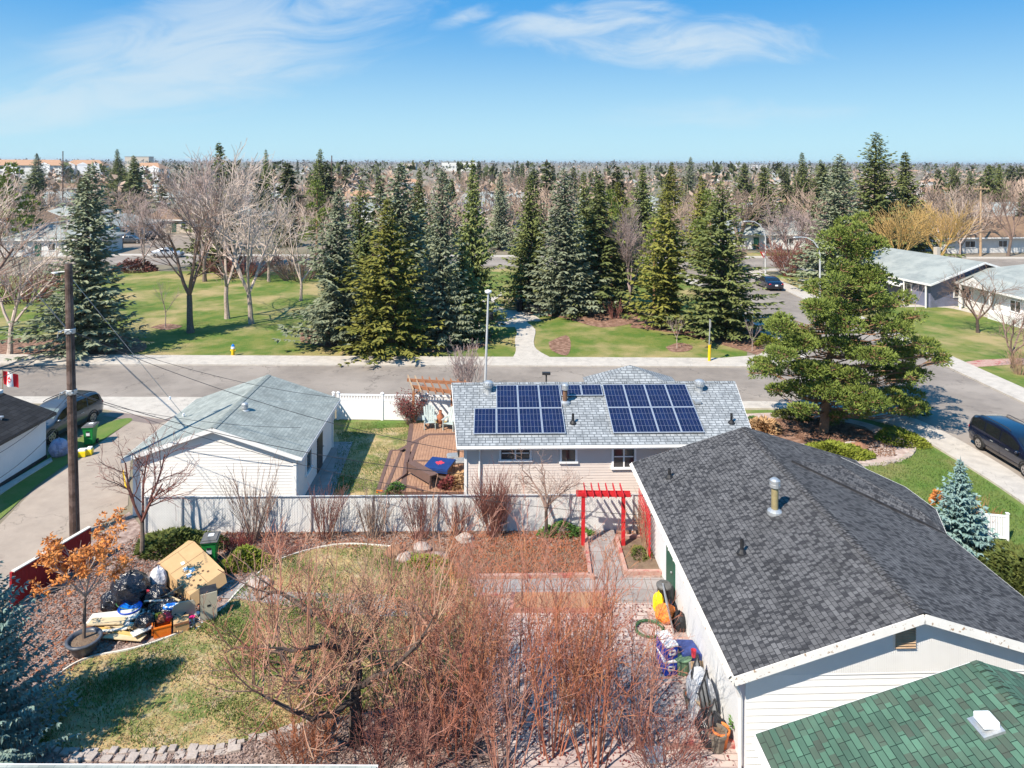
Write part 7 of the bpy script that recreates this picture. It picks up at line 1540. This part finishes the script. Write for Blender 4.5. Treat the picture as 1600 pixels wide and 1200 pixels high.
for (u, v) in ((.78, .3), (.86, .42), (.84, .18), (.93, .3), (.72, .62), (.8, .7)): mb.face([ont(u + .022 * math.cos(k * .785), v + .035 * math.sin(k * .785), .008) for k in range(8)])
obj('printing', mb, M['card_dark'], t); mb = MB()
for (u, v, s_) in ((.45, .35, .05), (.55, .45, .06), (.62, .3, .05), (.3, .4, .04)): mb.face([ont(u + s_ * k[0], v + s_ * 1.3 * k[1], .01) for k in ((-1, -.6), (.8, -1), (1, .7), (-.5, 1))])
obj('tape', mb, M['label_white'], t)
mb = MB(); n1 = top_[0] + Vector((-.35, .05, -.15)); mb.face([top_[0], top_[3], top_[3] + Vector((-.4, 0, -.1)), n1]); obj('flap', mb, M['card'], t); mb = MB(); mb.face([top_[1], top_[2], top_[2] + Vector((.18, 0, -.35)), top_[1] + Vector((.18, 0, -.35))][::-1]); obj('flap', mb, M['card'], t)
t = place('heater_cabinet', 'narrow black and cream metal cabinet standing at the right end of the rubbish pile', 'cabinet', 327, 966, .0, R(28)); mb = MB(); mb.box(-.03, .05, 0, .5, .42, .95); obj('body', mb, M['black'], t, bevel=.01); mb = MB(); mb.box(-.03, -.17, .03, .5, .025, .9); obj('front_panel', mb, M['cream'], t); mb = MB(); mb.box(-.03, -.186, .5, .1, .01, .06); obj('handle', mb, M['dark_metal'], t)
def bag(label, px, py, r, m, seed, z=0, name='rubbish_bag'):
    p = G(px, py); rg = random.Random(seed); mb = MB(); rx, ry, rz = r; n, k = 18, 12; b_ = 0
    for i in range(k + 1):
        th = math.pi * i / k
        for j in range(n):
            a = 2 * math.pi * j / n; w = 1 + .09 * math.sin(a * 5 + seed + i * .6) + .06 * math.sin(a * 9 + i) + rg.uniform(-.035, .035); zz = math.cos(th) * rz * (1 + .05 * math.sin(a * 4 + seed)); zz = max(zz, -rz * .75); w2 = w if 0 < i < k else 1
            if i <= 1: w2 *= .55
            mb.v.append((rx * math.sin(th) * math.cos(a) * w2, ry * math.sin(th) * math.sin(a) * w2, zz + rz * .75 + (.06 if i == 0 else 0)))
    for i in range(k):
        for j in range(n): j2 = (j + 1) % n; mb.f.append((i * n + j, (i + 1) * n + j, (i + 1) * n + j2, i * n + j2)); mb.uv.append(None); mb.mi.append(0)
    o = obj(name, mb, M[m]); o.location = (p.x, p.y, z); return tag(o, label, 'bag')
bag('large shiny black rubbish bag at the back of the pile', 204, 944, (.62, .55, .62), 'black_bag', 1); bag('black rubbish bag left of the largest one, behind the planks', 178, 950, (.42, .4, .34), 'black_bag', 2); bag('black rubbish bag between the white sack and the cardboard box', 243, 943, (.42, .38, .34), 'black_bag', 3)
bag('upright pointed black bag at the front left of the orange crate', 226, 990, (.33, .28, .36), 'black_bag', 4); bag('dark bag heap in the middle of the pile', 262, 962, (.5, .38, .30), 'black_bag', 5); bag('purplish black bag farthest back on the pile', 190, 925, (.35, .3, .3), 'black_bag', 6)
sack_ = bag('tall white printed plastic sack leaning on the cardboard box', 247, 925, (.3, .26, .5), 'white_bag', 7); bag('pale silvery sack on top behind the white printed one', 256, 905, (.32, .26, .3), 'white_bag', 8); bag('bluish white plastic bag bundle at the corner of the alley garage', 92, 712, (.45, .4, .5), 'grey_bag', 9)
mb = MB(); p = G(246, 937); rg = random.Random(2)
for i in range(4): mb.box(p.x - .08 + rg.uniform(-.02, .02), p.y - .44 - .0 * i, .25 + i * .1, .09, .01, .06)
obj('printed_mark', mb, M['print_red'], sack_, world=True)
t = place('plastic_tub', 'round bright blue plastic tub between the black bags and planks', 'tub', 203, 965, .02); mb = MB(); mb.lathe([(.24, 0), (.34, .3), (.36, .32), (.33, .32), (.22, .05), (0, .05)], (0, 0, 0), 20); obj('body', mb, M['blue_bright'], t, smooth=True); mb = MB(); mb.tube([(.35 * math.cos(a), .35 * math.sin(a), .32) for a in [i * math.pi / 10 for i in range(21)]], .016, 6); obj('rim', mb, M['blue'], t)
t = place('hose_coil', 'dark green hose loop lying over the largest black bag', 'hose', 208, 950, .30); mb = MB(); mb.tube([((.5 + .04 * math.sin(a * 3)) * math.cos(a), (.42) * math.sin(a) - .1, .05 * math.sin(a * 2)) for a in [i * .21 for i in range(60)]], .014, 5); obj('hose', mb, M['hose'], t)
rg = random.Random(21)
PLK = [(178, 975, 1.5, .5, 'plank_white', 8, 'wide white board lying on top of the plank heap'), (190, 985, 1.6, .18, 'plank_white', -10, 'long white trim board on the plank heap'), (200, 990, 1.5, .14, 'plank', -6, 'tan plank under the white boards'), (185, 996, 1.7, .12, 'plank_yellow', -14, 'yellow plank at the front of the heap'),
       (195, 1002, 1.3, .3, 'plank', -8, 'short pale yellow board lowest on the heap'), (160, 998, 1.4, .1, 'plank_white', 14, 'thin white lath sticking out toward the dark pot'), (215, 975, .9, .16, 'plank_white', 40, 'white board angled toward the orange crate'), (222, 982, .8, .12, 'plank', 55, 'short tan board leaning between planks and crate'), (168, 985, 1.1, .35, 'plank', 4, 'square pale board at the left of the heap'), (222, 1000, .6, .3, 'plank_white', 48, 'small white board in front of the pointed black bag')]
for i, (x, y, l, w, m_, a, lab) in enumerate(PLK):
    mb = MB(); mb.box(0, 0, 0, l, w, .03, 0, Matrix.Rotation(rg.uniform(-.05, .05), 3, 'Y')); o = obj('plank', mb, M[m_]); p = G(x, y); o.location = (p.x, p.y, .24 - .025 * i if i < 5 else .12 + .02 * i); o.rotation_euler = (0, 0, R(a)); tag(o, lab, 'board')
t = place('crate', 'orange plastic crate full of odds and ends at the front of the pile', 'crate', 254, 990, .0, R(25))
mb = MB(); w, d, h_ = .24, .2, .36
for (x, y, sx, sy) in ((0, -d, 2 * w, .02), (0, d, 2 * w, .02), (-w, 0, .02, 2 * d - .03), (w, 0, .02, 2 * d - .03)): mb.box(x, y, 0, sx, sy, h_)
mb.box(0, 0, .01, 2 * w - .03, 2 * d - .03, .02); mb.box(0, -d - .012, h_ - .05, 2 * w + .04, .03, .04); obj('body', mb, M['orange'], t); mb = MB(); mb.box(-w - .05, -.05, .1, .03, .2, .3); obj('handle', mb, M['orange'], t)
for i, (dx, dy, m_, lab) in enumerate(((-.05, 0, 'leaf_rust', 'brown crumpled bundle inside the orange crate'), (-.2, .12, 'juniper', 'lime green cloth at the back of the orange crate'), (.08, .15, 'print_red', 'red cloth bundle behind the orange crate'))):
    mb = MB(); mb.blob((0, 0, .12), (.15, .13, .14), i, .3); o = obj('rag_bundle', mb, M[m_]); p = G(254, 988); o.location = (p.x + dx, p.y + dy, .3 if i == 0 else .28); tag(o, lab, 'bundle')
t = place('floral_cushion', 'blue and white patterned cushion on the pile behind the crate', 'cushion', 268, 968, .42); mb = MB(); mb.blob((0, 0, 0), (.28, .16, .1), 4, .1); obj('cushion', mb, M['blue_bright'], t); mb = MB(); [mb.blob((rg.uniform(-.2, .2), rg.uniform(-.15, .1), .07), (.05, .04, .03), i, .1, 6, 4) for i in range(7)]; obj('pattern', mb, M['label_white'], t)
t = place('headboard', 'rounded beige panel leaning over a brown carton in the pile', 'panel', 287, 974, .05, R(28)); mb = MB(); pr_ = [(-.35, 0), (.35, 0), (.35, .42), (.28, .52), (-.1, .56), (-.3, .48), (-.35, .35)]; f_ = [(x, 0, z + .1) for x, z in pr_]; b2 = [(x, .035, z + .1) for x, z in pr_]; mb.face(f_); mb.face(b2[::-1]); [mb.face([f_[i], b2[i], b2[(i + 1) % 7], f_[(i + 1) % 7]][::-1]) for i in range(7)]; obj('panel', mb, M['cream'], t)
t = place('carton', 'small brown carton under the rounded beige panel', 'box', 283, 985, .0, R(28)); mb = MB(); mb.box(0, 0, 0, .45, .35, .36); obj('body', mb, M['card'], t); mb = MB(); mb.box(0, -.19, .30, .44, .012, .06); obj('flap', mb, M['cedar'], t)
for i, (x, y, m_, lab) in enumerate(((293, 980, 'pink', 'pink paint can, leftmost of the three cans by the cabinet'), (300, 974, 'vinyl', 'white paint can with pink rim, middle of the three'), (308, 968, 'cream', 'cream paint can nearest the black cabinet'))):
    t = place('paint_can', lab, 'paint can', x, y, .0); mb = MB(); mb.lathe([(0, 0), (.09, 0), (.09, .2), (.085, .21)], (0, 0, 0), 14); obj('body', mb, M[m_], t); mb = MB(); mb.lathe([(.095, .195), (.095, .215), (.08, .215), (0, .205)], (0, 0, 0), 14); obj('lid', mb, M['pink' if i == 1 else 'vinyl'], t)
for i, (x, y, l, a, m_) in enumerate(((262, 950, 1.1, 50, 'cedar_pale'), (270, 955, 1.0, -40, 'plank'), (250, 955, .9, 10, 'dark_metal'), (240, 960, .8, -20, 'plank_white'))):
    mb = MB(); mb.bar((-l / 2, 0, .35), (l / 2, 0, .55), .05, .03); o = obj('loose_stick', mb, M[m_]); p = G(x, y); o.location = (p.x, p.y, .0); o.rotation_euler = (0, 0, R(a)); tag(o, ('brown lath slanting toward the cardboard box', 'pale lath on the pile behind the beige panel', 'dark metal rod on the pile behind the black bags', 'white lath between the tub and the dark bags')[i], 'stick')
# dark pot of the ornamental tree
t = place('plant_pot', 'wide dark glazed pot holding the orange leafed tree', 'pot', 131, 1022, .0); mb = MB(); mb.lathe([(0, 0), (.24, 0), (.32, .15), (.46, .42), (.5, .44), (.5, .5), (.42, .5), (.40, .40)], (0, 0, 0), 20); obj('body', mb, M['pot_dark'], t, smooth=True); mb = MB(); mb.lathe([(.41, .40), (0, .42)], (0, 0, 0), 20); obj('soil', mb, M['soil'], t)
# yellow jugs near the alley bin
for i, (x, y, lab) in enumerate(((128, 714, 'yellow and white container on the alley verge beside the pole'), (140, 711, 'small yellow container next to the green alley bin'))):
    t = place('container', lab, 'container', x, y, .03, .2); mb = MB(); mb.box(0, 0, 0, .42 - .14 * i, .3, .28); obj('body', mb, M['yellow'], t, bevel=.02); mb = MB(); mb.box(0, 0, .28, .36 - .14 * i, .26, .1); obj('lid', mb, M['label_white'], t, bevel=.02)
a, b_ = G(205, 757), G(176, 725, .9); mb = MB(); mb.bar(G(197, 764), G(190, 750, 0) + Vector((0, .1, .4)), .06, .04); tag(obj('yellow_board', mb, M['yellow_paint']), 'yellow board leaning by the alley corner of the cream garage', 'board')
# ------------------------------------------------------------------ things along the white wall on the patio
t = place('dustbin', 'tall black round dustbin with domed lid on the patio by the wall', 'dustbin', 1043, 953, .06); mb = MB(); mb.lathe([(0, 0), (.19, 0), (.23, .75)], (0, 0, 0), 18); obj('body', mb, M['black'], t, smooth=True); mb = MB(); mb.lathe([(.26, .74), (.26, .79), (.2, .84), (0, .87)], (0, 0, 0), 18); mb.box(0, 0, .86, .16, .03, .04); obj('lid', mb, M['bin_lid'], t)
bag('yellow plastic bag beside the tall black dustbin', 1029, 957, (.2, .17, .36), 'yellow', 11, .05); bag('large crumpled orange bag in front of the dustbin', 1041, 972, (.36, .3, .30), 'orange_bag', 12, .05)
t = place('folding_table', 'grey folded table top leaning on the white wall behind the orange bag', 'table', 1060, 975, .06, R(84)); mb = MB(); mb.box(0, 0, 0, 1.15, .05, .95, 0, Matrix.Rotation(R(-14), 3, 'X')); obj('table_top', mb, M['galv'], t, bevel=.01)
for s_ in (-.45, .45): mb = MB(); mb.bar((s_, -.12, .0), (s_, -.05, .9), .03, .03); obj('leg', mb, M['dark_metal'], t)
bag('black folded chair bundle under the leaning table top', 1062, 984, (.2, .3, .3), 'black', 13, .05, 'folded_bundle')
t = place('garden_hose', 'coiled green garden hose on the patio slabs', 'hose', 1020, 988, .08); mb = MB(); rg = random.Random(4); ph_ = [rg.uniform(.40, .5) for _ in range(9)]
mb.tube([((ph_[int(a / 6.283) % 9] + .03 * math.sin(a * 2.3)) * math.cos(a), (ph_[int(a / 6.283) % 9] * .95) * math.sin(a), .012 * (a / 6.283)) for a in [i * .26 for i in range(150)]] + [(.7, -.5, .02), (.9, -1.0, .02), (1.0, -1.5, .02)], .014, 5); obj('hose', mb, M['hose'], t)
def cooler(label, px, py, z, m, lidm, rz, w=.62, d=.36, h=.36):
    t = place('cooler', label, 'cooler', px, py, z, rz); mb = MB(); mb.box(0, 0, 0, d, w, h); obj('body', mb, M[m], t, bevel=.03); mb = MB(); mb.box(0, 0, h + .003, d + .03, w + .03, .07); obj('lid', mb, M[lidm], t, bevel=.025)
    mb = MB(); [mb.box(x, -w / 2 - .02, h * .45, .03, .03, .13) for x in (-.08, .08)]; mb.box(0, -w / 2 - .02, h * .45, .13, .03, .03); mb.box(0, -w / 2 - .02, h * .45 + .1, .13, .03, .03); obj('handle', mb, M['vinyl'], t); return t
cooler('blue cooler with white lid standing under another cooler', 1048, 1046, .06, 'blue', 'vinyl', R(8), .7, .4); cooler('upper blue cooler with white lid, stacked on the other', 1048, 1046, .50, 'blue', 'vinyl', R(16), .66, .38)
t = place('storage_tote', 'dull blue plastic tote lying against the white wall', 'tote', 1078, 1040, .06, R(10)); mb = MB(); mb.box(0, 0, .02, .62, .7, .48, 0, Matrix.Rotation(R(8), 3, 'Y')); obj('body', mb, M['blue_dull'], t, bevel=.04); mb = MB(); mb.box(.0, -.37, .1, .5, .03, .35); obj('lid', mb, M['blue_dull'], t, bevel=.01); mb = MB(); mb.lathe([(0, 0), (.06, 0), (.08, .2), (.07, .2), (.05, .02)], (0, 0, 0), 12); o = obj('cup', mb, M['print_red']); o.location = t.location + Vector((.12, -.42, .5)); tag(o, 'small red cup on the corner of the dull blue tote', 'cup')
t = place('bucket_bin', 'dull green round garden tub in front of the blue tote', 'tub', 1072, 1052, .06); mb = MB(); mb.lathe([(0, 0), (.2, 0), (.25, .42), (.28, .43), (.28, .47), (.24, .48), (0, .46)], (0, 0, 0), 18); obj('body', mb, M['green_dull'], t, smooth=False); mb = MB(); mb.lathe([(.29, .44), (.29, .47), (.27, .47)], (0, 0, 0), 18); obj('rim', mb, M['green_dull'], t)
t = place('board_pair', 'two tan boards standing in a grey folded frame against the wall', 'boards', 1106, 1085, .06, R(6))
for x in (-.11, .11): mb = MB(); mb.box(x, 0, .0, .14, .04, .75, 0, Matrix.Rotation(R(-18), 3, 'X')); obj('board', mb, M['cedar_pale'], t)
mb = MB(); mb.box(0, .06, 0, .42, .03, .7, 0, Matrix.Rotation(R(-18), 3, 'X')); obj('grey_panel', mb, M['galv'], t)
t = place('covered_barbecue', 'barbecue wrapped in a crumpled silver cover on the patio', 'barbecue', 1102, 1112, .06, R(10)); mb = MB(); rg = random.Random(6)
for i, (w, d, z) in enumerate(((.36, .42, 0), (.35, .4, .3), (.3, .38, .6), (.22, .33, .9), (.1, .25, 1.0))):
    for j in range(16):
        a = 2 * math.pi * j / 16; k = max(abs(math.cos(a)), abs(math.sin(a))) ** -.6 * (1 + rg.uniform(-.08, .08)); mb.v.append((w * math.cos(a) * k, d * math.sin(a) * k, z + rg.uniform(-.02, .02)))
for i in range(4):
    for j in range(16): j2 = (j + 1) % 16; mb.f.append((i * 16 + j, i * 16 + j2, i * 16 + 16 + j2, i * 16 + 16 + j)); mb.uv.append(None); mb.mi.append(0)
mb.f.append(tuple(64 + j for j in range(16))); mb.uv.append(None); mb.mi.append(0); obj('cover', mb, M['clear_tarp'], t); mb = MB(); mb.bar((-.3, -.35, .75), (.3, -.35, .45), .03, .015); obj('strap', mb, M['black'], t)
t = place('wicker_basket', 'pale round basket on top of the black bags by the wall', 'basket', 1105, 1128, .45); mb = MB(); mb.lathe([(.12, 0), (.2, .12), (.21, .14), (.17, .13), (0, .06)], (0, 0, 0), 14); obj('body', mb, M['plank'], t); mb = MB(); mb.blob((0, -.16, .03), (.1, .06, .05), 1, .2); obj('red_cloth', mb, M['print_red'], t)
bag('shiny black rubbish bag below the pale basket', 1108, 1150, (.36, .34, .36), 'black_bag', 14, .05); bag('smaller black bag in front, between the two grey pots', 1110, 1168, (.26, .24, .26), 'black_bag', 15, .05)
def frame_(label, px, py, w, h, rz, z=.06, mul=2, name='window_frame'):
    t = place(name, label, 'window frame', px, py, z, rz); mb = MB(); T_ = Matrix.Rotation(R(-12), 3, 'X'); up = T_ @ Vector((0, 0, 1)); rt = Vector((1, 0, 0))
    for i in range(mul + 1): mb.bar(rt * (-w / 2 + w * i / mul), rt * (-w / 2 + w * i / mul) + up * h, .05, .04)
    mb.bar(rt * (-w / 2), rt * (w / 2), .04, .05); mb.bar(rt * (-w / 2) + up * h, rt * (w / 2) + up * h, .04, .05); obj('frame', mb, M['dark_metal'], t); g = MB(); g.face([rt * (-w / 2), rt * (w / 2), rt * (w / 2) + up * h, rt * (-w / 2) + up * h]); obj('pane', g, M['galv'], t)
frame_('dark framed window leaning on the wall behind the silver cover', 1122, 1100, .8, 1.0, R(64)); frame_('pair of grey framed windows leaning by the black bags', 1128, 1140, .9, 1.15, R(62), .06, 3); frame_('low dark framed window behind the orange pot', 1146, 1160, .8, .75, R(60))
def pot(label, px, py, r, h, m, soilm='soil', ribs=0, z=.06):
    t = place('plant_pot', label, 'pot', px, py, z); mb = MB(); mb.lathe([(0, 0), (r * .68, 0), (r * .9, h * .8), (r, h * .82), (r, h), (r * .86, h), (r * .84, h * .86)], (0, 0, 0), ribs or 20); obj('body', mb, M[m], t, smooth=not ribs); mb = MB(); mb.lathe([(r * .85, h * .86), (0, h * .88)], (0, 0, 0), ribs or 20); obj('soil', mb, M[soilm], t); return t
pot('bright orange pot with green sprouts at the foot of the house corner', 1149, 1168, .24, .44, 'terracotta'); pot('grey octagonal wooden planter beside the orange pot', 1127, 1173, .27, .46, 'pot_grey', 'soil', 8); pot('small brown grey planter on the patio left of the silver cover', 1088, 1108, .24, .36, 'pot_grey', 'leaf_rust', 10)
mound('green_plant', 'few green sprouts in the orange pot', 1149, 1164, .14, .14, .2, 60, .12, 60, 'leaf_green', 'plant').location.z = .46
t = place('paving_stone', 'blue-grey square slab at the bottom edge of the patio', 'slab', 1028, 1185, .06, .05); mb = MB(); mb.box(0, 0, 0, .55, .5, .05); obj('slab', mb, M['galv'], t, bevel=.01)
# remaining corner details
p = G(850, 612); t = thing('mailbox_post', 'small dark post with a flat top seen over the solar roof ridge', 'post', (p.x, 43.0, 0)); mb = MB(); mb.box(0, 0, 0, .09, .09, 2.0); obj('post', mb, M['dark_metal'], t); mb = MB(); mb.box(0, 0, 2.0, .5, .25, .14); obj('box', mb, M['dark_metal'], t)

HZ = MB(); HZ.box(0, 4960, -1, 12000, 10000, 27.5); hm = bpy.data.materials.new('haze'); hm.use_nodes = True; ht = hm.node_tree; ht.nodes.remove(ht.nodes['Principled BSDF'])
pv = N(ht, 'ShaderNodeVolumePrincipled'); pv.inputs['Color'].default_value = (0.85, 0.92, 1.0, 1); pv.inputs['Density'].default_value = 0.0001; pv.inputs['Anisotropy'].default_value = 0.2; ht.links.new(pv.outputs[0], ht.nodes['Material Output'].inputs['Volume'])
hz = obj('haze', HZ, hm); hz['kind'] = 'stuff'; tag(hz, 'thin pale haze lying over the distant suburb', 'haze')
